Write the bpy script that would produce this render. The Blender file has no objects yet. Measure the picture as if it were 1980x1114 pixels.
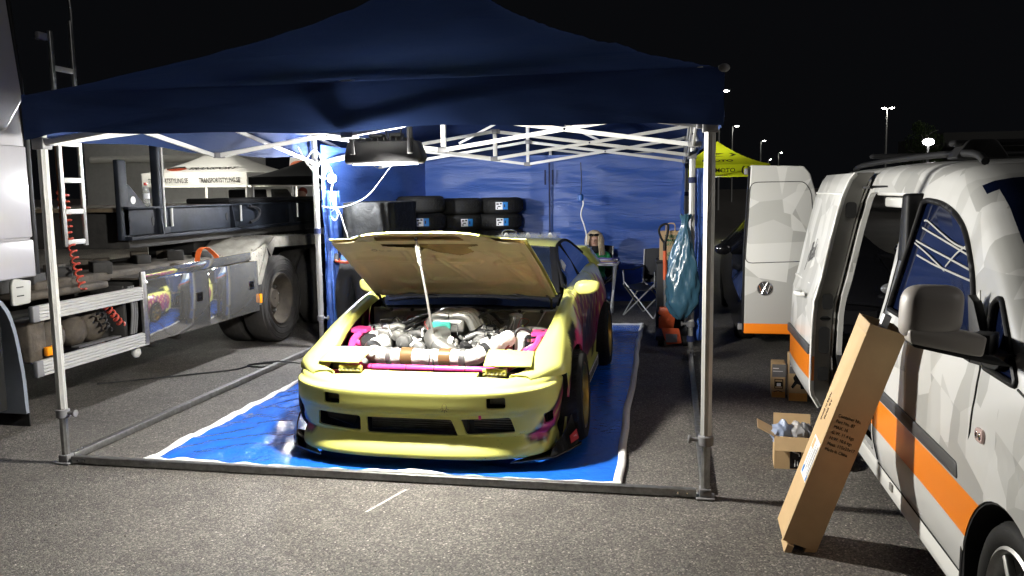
import bpy, bmesh, math, random
from mathutils import Matrix, Vector, Euler
R = math.radians
random.seed(7)
S = bpy.context.scene
COL = S.collection

# ------------------------------------------------------------------ camera
FPX, PITCH, ROLL, YAW = 1610.0, .1164, -.0135, .191
def cam_basis():
    cp, sp = math.cos(PITCH), math.sin(PITCH)
    fwd, up, rt = Vector((0, cp, -sp)), Vector((0, sp, cp)), Vector((1, 0, 0))
    cr, sr = math.cos(ROLL), math.sin(ROLL)
    r, u = cr*rt + sr*up, -sr*rt + cr*up
    Z = Matrix.Rotation(YAW, 3, 'Z')
    return Z @ fwd, Z @ r, Z @ u
_f, _r, _u = cam_basis()
cd = bpy.data.cameras.new('camera'); camera = bpy.data.objects.new('camera', cd); COL.objects.link(camera)
camera.matrix_world = Matrix(((_r.x, _u.x, -_f.x, 1.81), (_r.y, _u.y, -_f.y, -4.55), (_r.z, _u.z, -_f.z, 1.7), (0, 0, 0, 1)))
cd.sensor_width = 36; cd.lens = FPX/1980*36; cd.clip_start = .05; cd.clip_end = 2000
S.camera = camera

# ------------------------------------------------------------------ night sky, faint car-park light, exposure
W = bpy.data.worlds.new('World'); S.world = W; W.use_nodes = True
bg = W.node_tree.nodes['Background']; bg.inputs[0].default_value = (.62, .66, .8, 1); bg.inputs[1].default_value = .0036
sl = bpy.data.lights.new('sun', 'SUN'); sun = bpy.data.objects.new('sun', sl); COL.objects.link(sun)
sl.energy = .30; sl.angle = R(25); sl.color = (1, .96, .92)
sun.rotation_euler = Vector((.80, -.28, .53)).to_track_quat('Z', 'Y').to_euler()
S.render.engine = 'CYCLES'
S.view_settings.view_transform = 'Standard'; S.view_settings.look = 'None'
S.view_settings.gamma = 1; S.view_settings.use_curve_mapping = False
S.view_settings.exposure = .22
S.cycles.sample_clamp_indirect = 6; S.cycles.use_denoising = True; S.cycles.max_bounces = 8; S.cycles.caustics_reflective = False; S.cycles.caustics_refractive = False

# ------------------------------------------------------------------ helpers
TM = {}
def tm(o):
    while o.name not in TM: o = o.parent
    return TM[o.name]
def mat(name, col, rough=.5, metal=0., var=None, bump=None, coat=0., coat_rough=.05, trans=0., ior=1.45, spec=.5, emit=None, alpha=1., rvar=None, sub=0.):
    m = bpy.data.materials.new(name); m.use_nodes = True
    nt = m.node_tree; N, L = nt.nodes, nt.links
    b = N['Principled BSDF']
    c = (*col, 1)
    b.inputs['Base Color'].default_value = c; b.inputs['Roughness'].default_value = rough
    b.inputs['Metallic'].default_value = metal; b.inputs['Coat Weight'].default_value = coat
    b.inputs['Coat Roughness'].default_value = coat_rough
    b.inputs['Transmission Weight'].default_value = trans; b.inputs['IOR'].default_value = ior
    b.inputs['Specular IOR Level'].default_value = spec; b.inputs['Alpha'].default_value = alpha
    if emit: b.inputs['Emission Color'].default_value = (*emit[0], 1); b.inputs['Emission Strength'].default_value = emit[1]
    tc = N.new('ShaderNodeTexCoord')
    if var:
        n = N.new('ShaderNodeTexNoise'); n.inputs['Scale'].default_value = var[0]; n.inputs['Detail'].default_value = 6; n.inputs['Roughness'].default_value = .62
        L.new(tc.outputs['Object'], n.inputs['Vector'])
        mr = N.new('ShaderNodeMapRange'); mr.inputs[1].default_value = .3; mr.inputs[2].default_value = .7; mr.inputs[3].default_value = 1-var[1]; mr.inputs[4].default_value = 1+var[1]
        L.new(n.outputs['Fac'], mr.inputs[0])
        mx = N.new('ShaderNodeMix'); mx.data_type = 'RGBA'; mx.blend_type = 'MULTIPLY'; mx.inputs[0].default_value = 1
        mx.inputs[6].default_value = c; L.new(mr.outputs[0], mx.inputs[7]); L.new(mx.outputs[2], b.inputs['Base Color'])
        if rvar:
            m2 = N.new('ShaderNodeMapRange'); m2.inputs[1].default_value = .3; m2.inputs[2].default_value = .7; m2.inputs[3].default_value = max(.02, rough-rvar); m2.inputs[4].default_value = rough+rvar
            L.new(n.outputs['Fac'], m2.inputs[0]); L.new(m2.outputs[0], b.inputs['Roughness'])
    if bump:
        n = N.new('ShaderNodeTexNoise'); n.inputs['Scale'].default_value = bump[0]; n.inputs['Detail'].default_value = 5
        L.new(tc.outputs['Object'], n.inputs['Vector'])
        bp = N.new('ShaderNodeBump'); bp.inputs['Strength'].default_value = bump[1]; bp.inputs['Distance'].default_value = bump[2] if len(bump) > 2 else .01
        L.new(n.outputs['Fac'], bp.inputs['Height']); L.new(bp.outputs[0], b.inputs['Normal'])
    return m

def tag(o, label=None, cat=None, group=None, kind=None):
    if label: o['label'] = label
    if cat: o['category'] = cat
    if group: o['group'] = group
    if kind: o['kind'] = kind
    return o
def thing(name, label, cat, loc=(0, 0, 0), rz=0., group=None, rot=None):
    o = bpy.data.objects.new(name, None); COL.objects.link(o); o.empty_display_size = .1
    o.location = loc; o.rotation_euler = rot if rot else (0, 0, rz)
    TM[o.name] = Matrix.Translation(Vector(loc)) @ (Euler(rot).to_matrix().to_4x4() if rot else Matrix.Rotation(rz, 4, 'Z'))
    return tag(o, label, cat, group)
def copy_tree(o, parent=None):
    c = o.copy(); COL.objects.link(c)
    if parent: c.parent = parent
    for ch in list(o.children): copy_tree(ch, c)
    return c

class MB:
    def __init__(s): s.v = []; s.f = []; s.mi = []; s.cur = 0
    def add(s, vs, fs):
        n = len(s.v); s.v += [Vector(p) for p in vs]
        for f in fs: s.f.append([i+n for i in f]); s.mi.append(s.cur)
        return s
    def bx(s, x0, x1, y0, y1, z0, z1, M=None):
        vs = [Vector((x, y, z)) for z in (z0, z1) for y in (y0, y1) for x in (x0, x1)]
        if M: vs = [M @ p for p in vs]
        return s.add(vs, [(0, 2, 3, 1), (4, 5, 7, 6), (0, 1, 5, 4), (2, 6, 7, 3), (0, 4, 6, 2), (1, 3, 7, 5)])
    def bar(s, p, q, w, h, up=(0, 0, 1)):
        p, q = Vector(p), Vector(q); d = (q-p).normalized(); u = Vector(up)
        if abs(d.dot(u)) > .95: u = Vector((0, 1, 0))
        a = d.cross(u).normalized(); b = a.cross(d).normalized()
        o = [(-w/2, -h/2), (w/2, -h/2), (w/2, h/2), (-w/2, h/2)]
        vs = [p+a*i+b*j for i, j in o]+[q+a*i+b*j for i, j in o]
        return s.add(vs, [(3, 2, 1, 0), (4, 5, 6, 7), (0, 1, 5, 4), (1, 2, 6, 5), (2, 3, 7, 6), (3, 0, 4, 7)])
    def tube(s, path, r, n=8, closed=False, sy=1.):
        P = [Vector(p) for p in path]; m = len(P)
        rs = r if isinstance(r, (list, tuple)) else [r]*m
        t0 = (P[1]-P[0]).normalized(); u = Vector((0, 0, 1)) if abs(t0.z) < .9 else Vector((0, 1, 0))
        a = t0.cross(u).normalized(); vs = []
        for i in range(m):
            if closed: t = (P[(i+1) % m]-P[i-1]).normalized()
            else: t = (P[min(i+1, m-1)]-P[max(i-1, 0)]).normalized()
            a = (a-t*a.dot(t)).normalized(); b = t.cross(a)
            for k in range(n):
                an = 2*math.pi*k/n; vs.append(P[i]+(a*math.cos(an)+b*math.sin(an)*sy)*rs[i])
        fs = []
        for i in range(m if closed else m-1):
            j = (i+1) % m
            for k in range(n): fs.append((i*n+k, i*n+(k+1) % n, j*n+(k+1) % n, j*n+k))
        if not closed: fs += [tuple(range(n))[::-1], tuple((m-1)*n+k for k in range(n))]
        return s.add(vs, fs)
    def lathe(s, prof, n=24, M=None, cap=True, arc=None):
        vs = []; M = M or Matrix()
        for k in range(n):
            a = 2*math.pi*k/n
            for r, z in prof: vs.append(M @ Vector((r*math.cos(a), r*math.sin(a), z)))
        m = len(prof); fs = []
        for k in range(n):
            k2 = (k+1) % n
            for i in range(m-1): fs.append((k*m+i, k2*m+i, k2*m+i+1, k*m+i+1))
        if cap:
            fs += [tuple(k*m for k in range(n))[::-1], tuple(k*m+m-1 for k in range(n))]
        return s.add(vs, fs)
    def prism(s, poly, d0, d1, M=None):
        M = M or Matrix(); n = len(poly)
        vs = [M @ Vector((a, b, d0)) for a, b in poly]+[M @ Vector((a, b, d1)) for a, b in poly]
        return s.add(vs, [tuple(range(n))[::-1], tuple(range(n, 2*n))]+[(i, (i+1) % n, n+(i+1) % n, n+i) for i in range(n)])
    def grid(s, rows, closed_u=False):
        m, n = len(rows), len(rows[0]); fs = []
        for i in range(m-1):
            for j in range(n if closed_u else n-1):
                k = (j+1) % n; fs.append((i*n+j, i*n+k, (i+1)*n+k, (i+1)*n+j))
        return s.add([p for r in rows for p in r], fs)
    def shell(s, rows, t):
        m, n = len(rows), len(rows[0]); G = [[Vector(p) for p in r] for r in rows]
        Nn = []
        for i in range(m):
            for j in range(n):
                du = G[i][min(j+1, n-1)]-G[i][max(j-1, 0)]; dv = G[min(i+1, m-1)][j]-G[max(i-1, 0)][j]
                k = du.cross(dv); Nn.append(k.normalized() if k.length > 1e-9 else Vector((0, 0, 1)))
        vs = [p for r in G for p in r]; vs2 = [p-Nn[k]*t for k, p in enumerate(vs)]
        q = m*n; fs = []
        for i in range(m-1):
            for j in range(n-1):
                a, b, c, d = i*n+j, i*n+j+1, (i+1)*n+j+1, (i+1)*n+j
                fs += [(a, b, c, d), (q+d, q+c, q+b, q+a)]
        ring = [j for j in range(n)]+[i*n+n-1 for i in range(1, m)]+[(m-1)*n+j for j in range(n-2, -1, -1)]+[i*n for i in range(m-2, 0, -1)]
        for k in range(len(ring)):
            a, b = ring[k], ring[(k+1) % len(ring)]; fs.append((b, a, q+a, q+b))
        return s.add(vs+vs2, fs)
    def ball(s, c, r, n=12, m=8, M=None):
        rr = r if isinstance(r, (tuple, list)) else (r, r, r)
        prof = [(math.sin(math.pi*i/m), -math.cos(math.pi*i/m)) for i in range(m+1)]
        prof[0] = (1e-4, -1); prof[-1] = (1e-4, 1)
        T = Matrix.Translation(Vector(c)) @ (M or Matrix()) @ Matrix.Diagonal((*rr, 1))
        return s.lathe(prof, n, T)
    def xf(s, M): s.v = [M @ p for p in s.v]; return s
    def mir(s):
        n = len(s.v); k = len(s.f)
        s.v += [Vector((-p.x, p.y, p.z)) for p in s.v]
        for f, m in list(zip(s.f[:k], s.mi[:k])): s.f.append([i+n for i in f][::-1]); s.mi.append(m)
        return s
    def build(s, name, m, parent=None, w=False, smooth=None, bevel=0., cut=None, sub=0, fix=True, seg=2, label=None):
        me = bpy.data.meshes.new(name)
        vs = s.v
        if w and parent is not None: I = tm(parent).inverted(); vs = [I @ p for p in vs]
        me.from_pydata([tuple(p) for p in vs], [], s.f)
        for q in (m if isinstance(m, (list, tuple)) else [m]): me.materials.append(q)
        me.polygons.foreach_set('material_index', s.mi)
        if fix:
            b = bmesh.new(); b.from_mesh(me); bmesh.ops.recalc_face_normals(b, faces=b.faces); b.to_mesh(me); b.free()
        o = bpy.data.objects.new(name, me); COL.objects.link(o)
        if parent is not None: o.parent = parent
        mods = []
        if sub: k = o.modifiers.new('s', 'SUBSURF'); k.levels = k.render_levels = sub; mods.append(k)
        kill = []
        for c in (cut or []):
            k = o.modifiers.new('b', 'BOOLEAN'); k.operation = 'DIFFERENCE'; k.solver = 'EXACT'; k.object = c; mods.append(k); kill.append(c)
        if bevel:
            k = o.modifiers.new('v', 'BEVEL'); k.width = bevel; k.segments = seg; k.limit_method = 'ANGLE'; k.angle_limit = R(40); k.harden_normals = False; mods.append(k)
        if mods:
            par = o.parent; o.parent = None
            bpy.context.view_layer.update()
            ev = o.evaluated_get(bpy.context.evaluated_depsgraph_get())
            nm = bpy.data.meshes.new_from_object(ev); o.modifiers.clear(); old = o.data; o.data = nm; bpy.data.meshes.remove(old); nm.name = name
            o.parent = par
        if smooth is not None:
            o.data.shade_smooth(); o.data.set_sharp_from_angle(angle=R(smooth))
        elif bevel:
            o.data.shade_smooth(); o.data.set_sharp_from_angle(angle=R(50))
        if label: o['label'] = label
        return o
def cutter(mb):
    o = mb.build('cutter', CUTM, fix=True); CUTS.append(o); return o
CUTS = []
CUTM = bpy.data.materials.new('cutter')
def drop_cuts():
    for o in CUTS:
        me = o.data; bpy.data.objects.remove(o); bpy.data.meshes.remove(me)
    CUTS.clear()
def rrect(w, h, r, n=4, cx=0, cy=0):
    P = []
    for sx, sy, a0 in ((1, 1, 0), (-1, 1, 90), (-1, -1, 180), (1, -1, 270)):
        for k in range(n+1):
            a = R(a0+90*k/n); P.append((cx+sx*(w/2-r)+r*math.cos(a), cy+sy*(h/2-r)+r*math.sin(a)))
    return P
def rpoly(pts, r, n=4):
    out = []; m = len(pts)
    for i in range(m):
        p, a, b = Vector((*pts[i], 0)), Vector((*pts[i-1], 0)), Vector((*pts[(i+1) % m], 0))
        da, db = (a-p), (b-p); ra = min(r, da.length*.45, db.length*.45)
        s, e = p+da.normalized()*ra, p+db.normalized()*ra
        for k in range(n+1):
            t = k/n; q = s*(1-t)**2+p*2*t*(1-t)+e*t*t; out.append((q.x, q.y))
    return out
def cr(pts, n):
    """Catmull-Rom resample of a list of tuples, n points, uniform in the control parameter"""
    P = [tuple(p) for p in pts]; m = len(P)-1; out = []
    for k in range(n):
        t = k/(n-1)*m; i = min(int(t), m-1); f = t-i
        a, b, c, d = P[max(i-1, 0)], P[i], P[i+1], P[min(i+2, m)]
        out.append(tuple(.5*(2*b[q]+(c[q]-a[q])*f+(2*a[q]-5*b[q]+4*c[q]-d[q])*f*f+(3*b[q]-a[q]-3*c[q]+d[q])*f**3) for q in range(len(b))))
    return out
def lerp_tab(tab, x):
    if x <= tab[0][0]: return tab[0][1]
    for (a, va), (b, vb) in zip(tab, tab[1:]):
        if x <= b:
            t = (x-a)/(b-a); t2 = t
            return va+(vb-va)*t2
    return tab[-1][1]
def XZ(y=0.): return Matrix(((1, 0, 0, 0), (0, 0, 1, y), (0, 1, 0, 0), (0, 0, 0, 1)))      # (a,b,d) -> (x=a, y=d, z=b)
def YZ(x=0.): return Matrix(((0, 0, 1, x), (1, 0, 0, 0), (0, 1, 0, 0), (0, 0, 0, 1)))      # (a,b,d) -> (x=d, y=a, z=b)
AX = Matrix.Rotation(R(90), 4, 'Y')      # lathe axis z -> x
AY = Matrix.Rotation(R(-90), 4, 'X')     # lathe axis z -> y
def frame(o, ex, ey):
    """matrix whose local x,y run along ex, ey at origin o"""
    ex, ey = Vector(ex).normalized(), Vector(ey).normalized(); ez = ex.cross(ey).normalized()
    return Matrix(((ex.x, ey.x, ez.x, o[0]), (ex.y, ey.y, ez.y, o[1]), (ex.z, ey.z, ez.z, o[2]), (0, 0, 0, 1)))
def text(name, body, size, M, m, parent=None, ext=.0008, align='CENTER', shear=0., space=1., sx=1., w=False, bold=0.):
    cu = bpy.data.curves.new(name, 'FONT'); cu.body = body; cu.size = size; cu.align_x = align; cu.align_y = 'CENTER'
    cu.extrude = ext; cu.shear = shear; cu.space_character = space; cu.offset = bold; cu.resolution_u = 3
    t = bpy.data.objects.new(name, cu); COL.objects.link(t); bpy.context.view_layer.update()
    me = bpy.data.meshes.new_from_object(t.evaluated_get(bpy.context.evaluated_depsgraph_get()))
    bpy.data.objects.remove(t); bpy.data.curves.remove(cu)
    X = M @ Matrix.Diagonal((sx, 1, 1, 1))
    if w and parent is not None: X = tm(parent).inverted() @ X
    me.transform(X); me.materials.clear(); me.materials.append(m); me.name = name
    o = bpy.data.objects.new(name, me); COL.objects.link(o)
    if parent is not None: o.parent = parent
    return o
def hash01(*a):
    return math.modf(abs(math.sin(sum((k+1)*12.9898*v for k, v in enumerate(a))*1.37)*43758.5453))[0]
def sag(p, q, d, n=12):
    p, q = Vector(p), Vector(q)
    return [p.lerp(q, i/n)-Vector((0, 0, d*4*(i/n)*(1-i/n))) for i in range(n+1)]

# ------------------------------------------------------------------ materials
M_alu = mat('aluminium', (.50, .50, .48), .42, .35, var=(9, .06))
M_alud = mat('dull aluminium', (.42, .42, .41), .45, 1., var=(18, .25))
M_galv = mat('galvanised steel', (.3, .3, .3), .5, 1., var=(25, .25))
M_white = mat('white powder coat', (.55, .55, .53), .45, var=(6, .08))
M_black = mat('black plastic', (.010, .010, .011), .55, bump=(220, .08), spec=.3)
M_blackg = mat('gloss black', (.008, .008, .009), .12)
M_rub = mat('tyre rubber', (.016, .016, .0155), .7, spec=.22, var=(14, .3), bump=(90, .15, .004))
M_rubd = mat('dusty tyre rubber', (.030, .028, .026), .8, var=(9, .35), bump=(60, .2, .004))
M_greyl = mat('pale grey plastic', (.33, .33, .31), .5)
M_greyp = mat('grey plastic', (.16, .16, .165), .5, var=(12, .1))
M_chrome = mat('chrome', (.8, .8, .8), .08, 1.)
M_whitecab = mat('white cable', (.75, .75, .72), .4)
M_amber = mat('amber lens', (.85, .28, .01), .25)
M_kraft = mat('kraft cardboard', (.52, .36, .19), .75, var=(7, .07), bump=(160, .05))
M_dark = mat('dark interior', (.006, .006, .006), .8)
M_paper = mat('white paper', (.8, .8, .8), .6)
M_ink = mat('dark print', (.03, .025, .02), .6)
M_orange = mat('orange paint', (.72, .14, .03), .35, var=(8, .12))
M_denim = mat('denim blue', (.04, .07, .16), .9)
# ------------------------------------------------------------------ ground
def asphalt():
    m = bpy.data.materials.new('asphalt'); m.use_nodes = True; nt = m.node_tree; N, L = nt.nodes, nt.links; b = N['Principled BSDF']
    tc = N.new('ShaderNodeTexCoord')
    def noise(sc, det=4, ro=.6):
        n = N.new('ShaderNodeTexNoise'); n.inputs['Scale'].default_value = sc; n.inputs['Detail'].default_value = det; n.inputs['Roughness'].default_value = ro
        L.new(tc.outputs['Object'], n.inputs['Vector']); return n
    v = N.new('ShaderNodeTexVoronoi'); v.inputs['Scale'].default_value = 125; L.new(tc.outputs['Object'], v.inputs['Vector'])
    v.inputs['Randomness'].default_value = 1
    st = N.new('ShaderNodeValToRGB'); L.new(v.outputs['Color'], st.inputs[0])      # stone to stone colour
    e = st.color_ramp.elements; e[0].position = .1; e[0].color = (.04, .037, .034, 1); e[1].position = .97; e[1].color = (.40, .365, .32, 1)
    k = e.new(.62); k.color = (.115, .105, .094, 1); k = e.new(.86); k.color = (.20, .183, .16, 1)
    big = noise(.42, 6, .68); mid = noise(3.1, 7, .7)
    mr = N.new('ShaderNodeMapRange'); L.new(big.outputs[0], mr.inputs[0]); mr.inputs[1].default_value = .3; mr.inputs[2].default_value = .7; mr.inputs[3].default_value = .86; mr.inputs[4].default_value = 1.26
    m2 = N.new('ShaderNodeMapRange'); L.new(mid.outputs[0], m2.inputs[0]); m2.inputs[1].default_value = .3; m2.inputs[2].default_value = .7; m2.inputs[3].default_value = .76; m2.inputs[4].default_value = 1.18
    mu = N.new('ShaderNodeMath'); mu.operation = 'MULTIPLY'; L.new(mr.outputs[0], mu.inputs[0]); L.new(m2.outputs[0], mu.inputs[1])
    mx = N.new('ShaderNodeMix'); mx.data_type = 'RGBA'; mx.blend_type = 'MULTIPLY'; mx.inputs[0].default_value = 1
    L.new(st.outputs[0], mx.inputs[6]); L.new(mu.outputs[0], mx.inputs[7]); L.new(mx.outputs[2], b.inputs['Base Color'])
    b.inputs['Roughness'].default_value = .72; b.inputs['Specular IOR Level'].default_value = .4
    bp = N.new('ShaderNodeBump'); bp.inputs['Strength'].default_value = .75; bp.inputs['Distance'].default_value = .006
    ad = N.new('ShaderNodeMath'); ad.operation = 'MULTIPLY_ADD'; fine = noise(240, 3)
    L.new(v.outputs['Distance'], ad.inputs[0]); ad.inputs[1].default_value = -1; L.new(fine.outputs[0], ad.inputs[2])
    L.new(ad.outputs[0], bp.inputs['Height']); L.new(bp.outputs[0], b.inputs['Normal'])
    return m
g = MB(); g.bx(-400, 400, -60, 900, -.5, 0)
ground = tag(g.build('ground', asphalt()), kind='structure')
pm = MB(); M_oldpaint = mat('worn white road paint', (.42, .4, .37), .8, var=(60, .5))
pm.add([(.205, -.50, .004), (.222, -.495, .004), (.330, -.14, .004), (.312, -.135, .004)], [(0, 1, 2, 3)])
tag(pm.build('painted_line', M_oldpaint), kind='structure')

# ------------------------------------------------------------------ pop-up tent, 4 x 8 m, x -2..2, y 0..8
def fabric(name, col, bs=6., st=.5, rough=.62, trans=.0, spec=.3):
    m = bpy.data.materials.new(name); m.use_nodes = True; nt = m.node_tree; N, L = nt.nodes, nt.links; b = N['Principled BSDF']
    b.inputs['Base Color'].default_value = (*col, 1); b.inputs['Roughness'].default_value = rough; b.inputs['Specular IOR Level'].default_value = spec
    tc = N.new('ShaderNodeTexCoord'); mp = N.new('ShaderNodeMapping'); mp.inputs['Scale'].default_value = (.45, .45, 2.6); L.new(tc.outputs['Object'], mp.inputs[0])
    n = N.new('ShaderNodeTexNoise'); n.inputs['Scale'].default_value = bs; n.inputs['Detail'].default_value = 4; n.inputs['Distortion'].default_value = .6; L.new(mp.outputs[0], n.inputs['Vector'])
    n2 = N.new('ShaderNodeTexNoise'); n2.inputs['Scale'].default_value = 900; n2.inputs['Detail'].default_value = 1; L.new(tc.outputs['Object'], n2.inputs['Vector'])
    ad = N.new('ShaderNodeMath'); ad.operation = 'MULTIPLY_ADD'; L.new(n2.outputs[0], ad.inputs[0]); ad.inputs[1].default_value = .02; L.new(n.outputs[0], ad.inputs[2])
    bp = N.new('ShaderNodeBump'); bp.inputs['Strength'].default_value = st; bp.inputs['Distance'].default_value = .05
    L.new(ad.outputs[0], bp.inputs['Height']); L.new(bp.outputs[0], b.inputs['Normal'])
    if trans:
        t = N.new('ShaderNodeBsdfTranslucent'); t.inputs[0].default_value = (*col, 1)
        mx = N.new('ShaderNodeMixShader'); mx.inputs[0].default_value = trans; L.new(b.outputs[0], mx.inputs[1]); L.new(t.outputs[0], mx.inputs[2])
        L.new(mx.outputs[0], N['Material Output'].inputs[0])
    return m
M_navy = fabric('navy canopy cloth', (.018, .033, .096), 3.2, .4, rough=.85, trans=.08, spec=.1)
M_wall = fabric('blue wall cloth', (.05, .12, .42), 3.0, .65, rough=.42, trans=.05, spec=.5)
M_strap = mat('dark blue strap', (.01, .018, .07), .7)

tent = thing('pop_up_tent', 'large navy blue pop-up tent on aluminium legs standing over the yellow car', 'tent', (0, 0, 0))
PK1, PK2, EZ, VZ = (0, 2.0, 3.3), (0, 6.0, 3.3), 2.31, 2.055
def roof_z(x, y):
    """distance-based concave hip roof"""
    dx = 1-abs(x)/2.06
    dy = min((y+.06)/2.06, (8.06-y)/2.06, 1)
    t = max(0, min(dx, dy))
    return EZ+.80*t+.20*t*t+.18*t**4
rows = []
ny, nx = 97, 57
for j in range(ny):
    y = -.06+8.12*j/(ny-1); r = []
    for i in range(nx):
        x = -2.06+4.12*i/(nx-1)
        z = roof_z(x, y)
        e = min(2.06-abs(x), y+.06, 8.06-y)
        wr = .010*math.sin(x*9+math.sin(y*5)*2)*math.sin(y*7+x*3)*min(1, e*2) - .03*min(1, e*1.2)*abs(math.sin(math.pi*(y/4)))*.5
        wr += .006*math.sin(x*23+y*9+3*math.sin(x*4))*min(1, e*3)*.5
        # gathered cloth close to the peaks
        d = min(math.hypot(x, y-2), math.hypot(x, y-6))
        if d < .55: wr += .022*math.sin(math.atan2(x, y-(2 if y < 4 else 6))*14)*(1-d/.55)
        r.append((x, y, z+wr))
    rows.append(r)
can = MB(); can.grid(rows)
can.build('roof_canopy', M_navy, tent, smooth=60, fix=False)
def valance(p, q, seed):
    p, q = Vector(p), Vector(q); d = q-p; n = max(24, int(d.length*22)); nrm = Vector((d.y, -d.x, 0)).normalized()
    rr = []
    for k in range(9):
        t = k/8; row = []
        for i in range(n+1):
            s = i/n; L = s*d.length
            off = (.004*math.sin(L*2.1+seed)+.005*math.sin(L*6.3+t*2.2+seed*2)+.0025*math.sin(L*19+seed-t*5))*(t**.8)
            off += .05*math.exp(-((s-.08)/.05)**2)*t*.3
            low = VZ+(.018-.010*L if seed == 1 else 0)+.012*math.sin(L*2.3+seed)+.008*math.sin(L*5.1+seed)
            # corner droop
            low -= .045*math.exp(-(L/.18)**2)*(1 if seed == 1 else .2)
            c = p+d*s+nrm*off; row.append((c.x, c.y, EZ+.004+(low-EZ-.004)*t))
        rr.append(row)
    m = MB(); m.grid(rr); return m.build('valance', M_navy, tent, smooth=60, fix=False)
valance((-2.065, -.065, 0), (2.065, -.065, 0), 1)
valance((2.065, -.065, 0), (2.065, 8.065, 0), 2)
valance((2.065, 8.065, 0), (-2.065, 8.065, 0), 3)
valance((-2.065, 8.065, 0), (-2.065, -.065, 0), 4)
cr_ = MB(); cr_.ball((2.062, -.062, EZ), (.03, .03, .022)); cr_.build('corner_cap', M_greyp, tent, smooth=50)
# legs
def leg_profile(r):
    P = []
    for k in range(8):
        a = R(22.5+45*k); p = Vector((math.cos(a), math.sin(a)))*r
        a2 = R(22.5+45*(k+1)); q = Vector((math.cos(a2), math.sin(a2)))*r
        for t in (0, .28, .30, .40, .42, .58, .60, .70, .72):
            c = p.lerp(q, t); 
            if t in (.30, .40, .60, .70): c *= .955
            P.append((c.x, c.y))
    return P
lean = {}
def make_leg(x, y, mt=M_alu):
    l = MB(); l.prism(leg_profile(.031), .34, 2.3, Matrix.Translation((x, y, 0)))
    lg = l.build('leg', mt, tent)
    l = MB(); l.prism(leg_profile(.026), .012, .35, Matrix.Translation((x, y, 0))); l.build('lower_leg', M_alud, lg)
    l = MB(); l.bx(x-.05, x+.05, y-.05, y+.05, 0.002, .014); l.bx(x-.032, x+.032, y-.032, y+.032, .014, .06); l.build('foot', M_greyp, lg, bevel=.004)
    l = MB(); l.lathe([(.036, .30), (.042, .305), (.042, .352), (.036, .357)], 16, Matrix.Translation((x, y, 0)))
    sx = -1 if x > 0 else 1
    l.lathe([(.012, 0), (.012, .055)], 10, Matrix.Translation((x+sx*.03, y, .33)) @ Matrix.Rotation(R(90*sx), 4, 'Y'))
    l.lathe([(.022, .05), (.024, .055), (.024, .062), (.02, .066)], 12, Matrix.Translation((x+sx*.03, y, .33)) @ Matrix.Rotation(R(90*sx), 4, 'Y'))
    l.build('clamp_collar', M_greyp, lg, smooth=40)
    return lg
for x in (-2, 2):
    for y in (0, 4, 8): make_leg(x, y)
# ground rails
for p, q in (((-1.95, 0, .028), (1.95, 0, .028)), ((-2, .05, .028), (-2, 3.95, .028)), ((2, .05, .028), (2, 3.95, .028))):
    m = MB(); m.bar(p, q, .045, .045)
    rl = m.build('ground_rail', M_galv, tent, bevel=.004)
    m = MB(); P, Q = Vector(p), Vector(q); d = (Q-P).normalized()
    for c, s in ((P, 1), (Q, -1)):
        for k in (.05, .10):
            b = c+d*s*k; m.ball((b.x, b.y-(.024 if abs(d.x) > .5 else 0), b.z+(.0 if abs(d.x) > .5 else .024)), .008, 8, 5)
    m.build('bolt', M_chrome, rl)
# scissor trusses
LO, HI = 2.03, 2.31
def xbars(p, q, name='truss_bar', lo=LO, hi=HI, off=.02):
    """one scissor pair between two nodes p and q (xy), bars cross in the middle"""
    p, q = Vector((*p, 0)), Vector((*q, 0)); d = (q-p).normalized(); n = Vector((d.y, -d.x, 0))*off
    for s, (za, zb) in ((1, (lo, hi)), (-1, (hi, lo))):
        m = MB(); m.bar(p+n*s+Vector((0, 0, za)), q+n*s+Vector((0, 0, zb)), .018, .034); m.build(name, M_white, tent, bevel=.003)
    c = (p+q)/2; m = MB(); m.lathe([(.009, -.035), (.009, .035)], 8, Matrix.Translation((c.x, c.y, (lo+hi)/2)) @ frame((0, 0, 0), (0, 0, 1), (d.x, d.y, 0))); m.build('pivot_bolt', M_chrome, tent)
def node(x, y, lo=LO, hi=HI, post=True):
    for z in (lo, hi):
        m = MB(); m.prism([(-.05, -.014), (-.03, -.014), (-.03, -.03), (.03, -.03), (.03, -.014), (.05, -.014), (.05, .014), (.03, .014), (.03, .03), (-.03, .03), (-.03, .014), (-.05, .014)], -.022, .022, Matrix.Translation((x, y, z))); m.build('truss_joint', M_greyp, tent, bevel=.004)
    if post:
        m = MB(); m.bx(x-.019, x+.019, y-.019, y+.019, lo+.026, hi-.026); m.build('truss_post', M_white, tent, bevel=.003)
for y in (0, 2, 4, 6, 8):
    for a, b in ((-1.96, 0), (0, 1.96)): xbars((a, y), (b, y))
    node(0, y)
    if y in (2, 6): node(-1.97, y, post=False); node(1.97, y, post=False)
for x in (-1.98, 1.98):
    for y in (0, 2, 4, 6): xbars((x, y+.04), (x, y+1.96))
for x in (-2, 2):
    for y in (0, 4, 8):
        sx = -1 if x > 0 else 1
        m = MB(); m.bx(x-.04, x+.04, y-.04, y+.04, LO-.04, LO+.03); m.bx(x+sx*.04-.03, x+sx*.04+.03, y-.02, y+.02, LO-.02, LO+.02); m.build('slider', M_greyp, tent, bevel=.004)
for y in (2, 6):                                   # peak posts and ridge
    m = MB(); m.bx(-.021, .021, y-.021, y+.021, HI+.026, 3.44); m.build('peak_post', M_white, tent, bevel=.003)
    m = MB()
    for sx in (-1, 1): m.bar((0, y, 2.75), (sx*.0+sx*.9, y, HI), .016, .03)
    m.build('roof_strut', M_white, tent)
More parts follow.
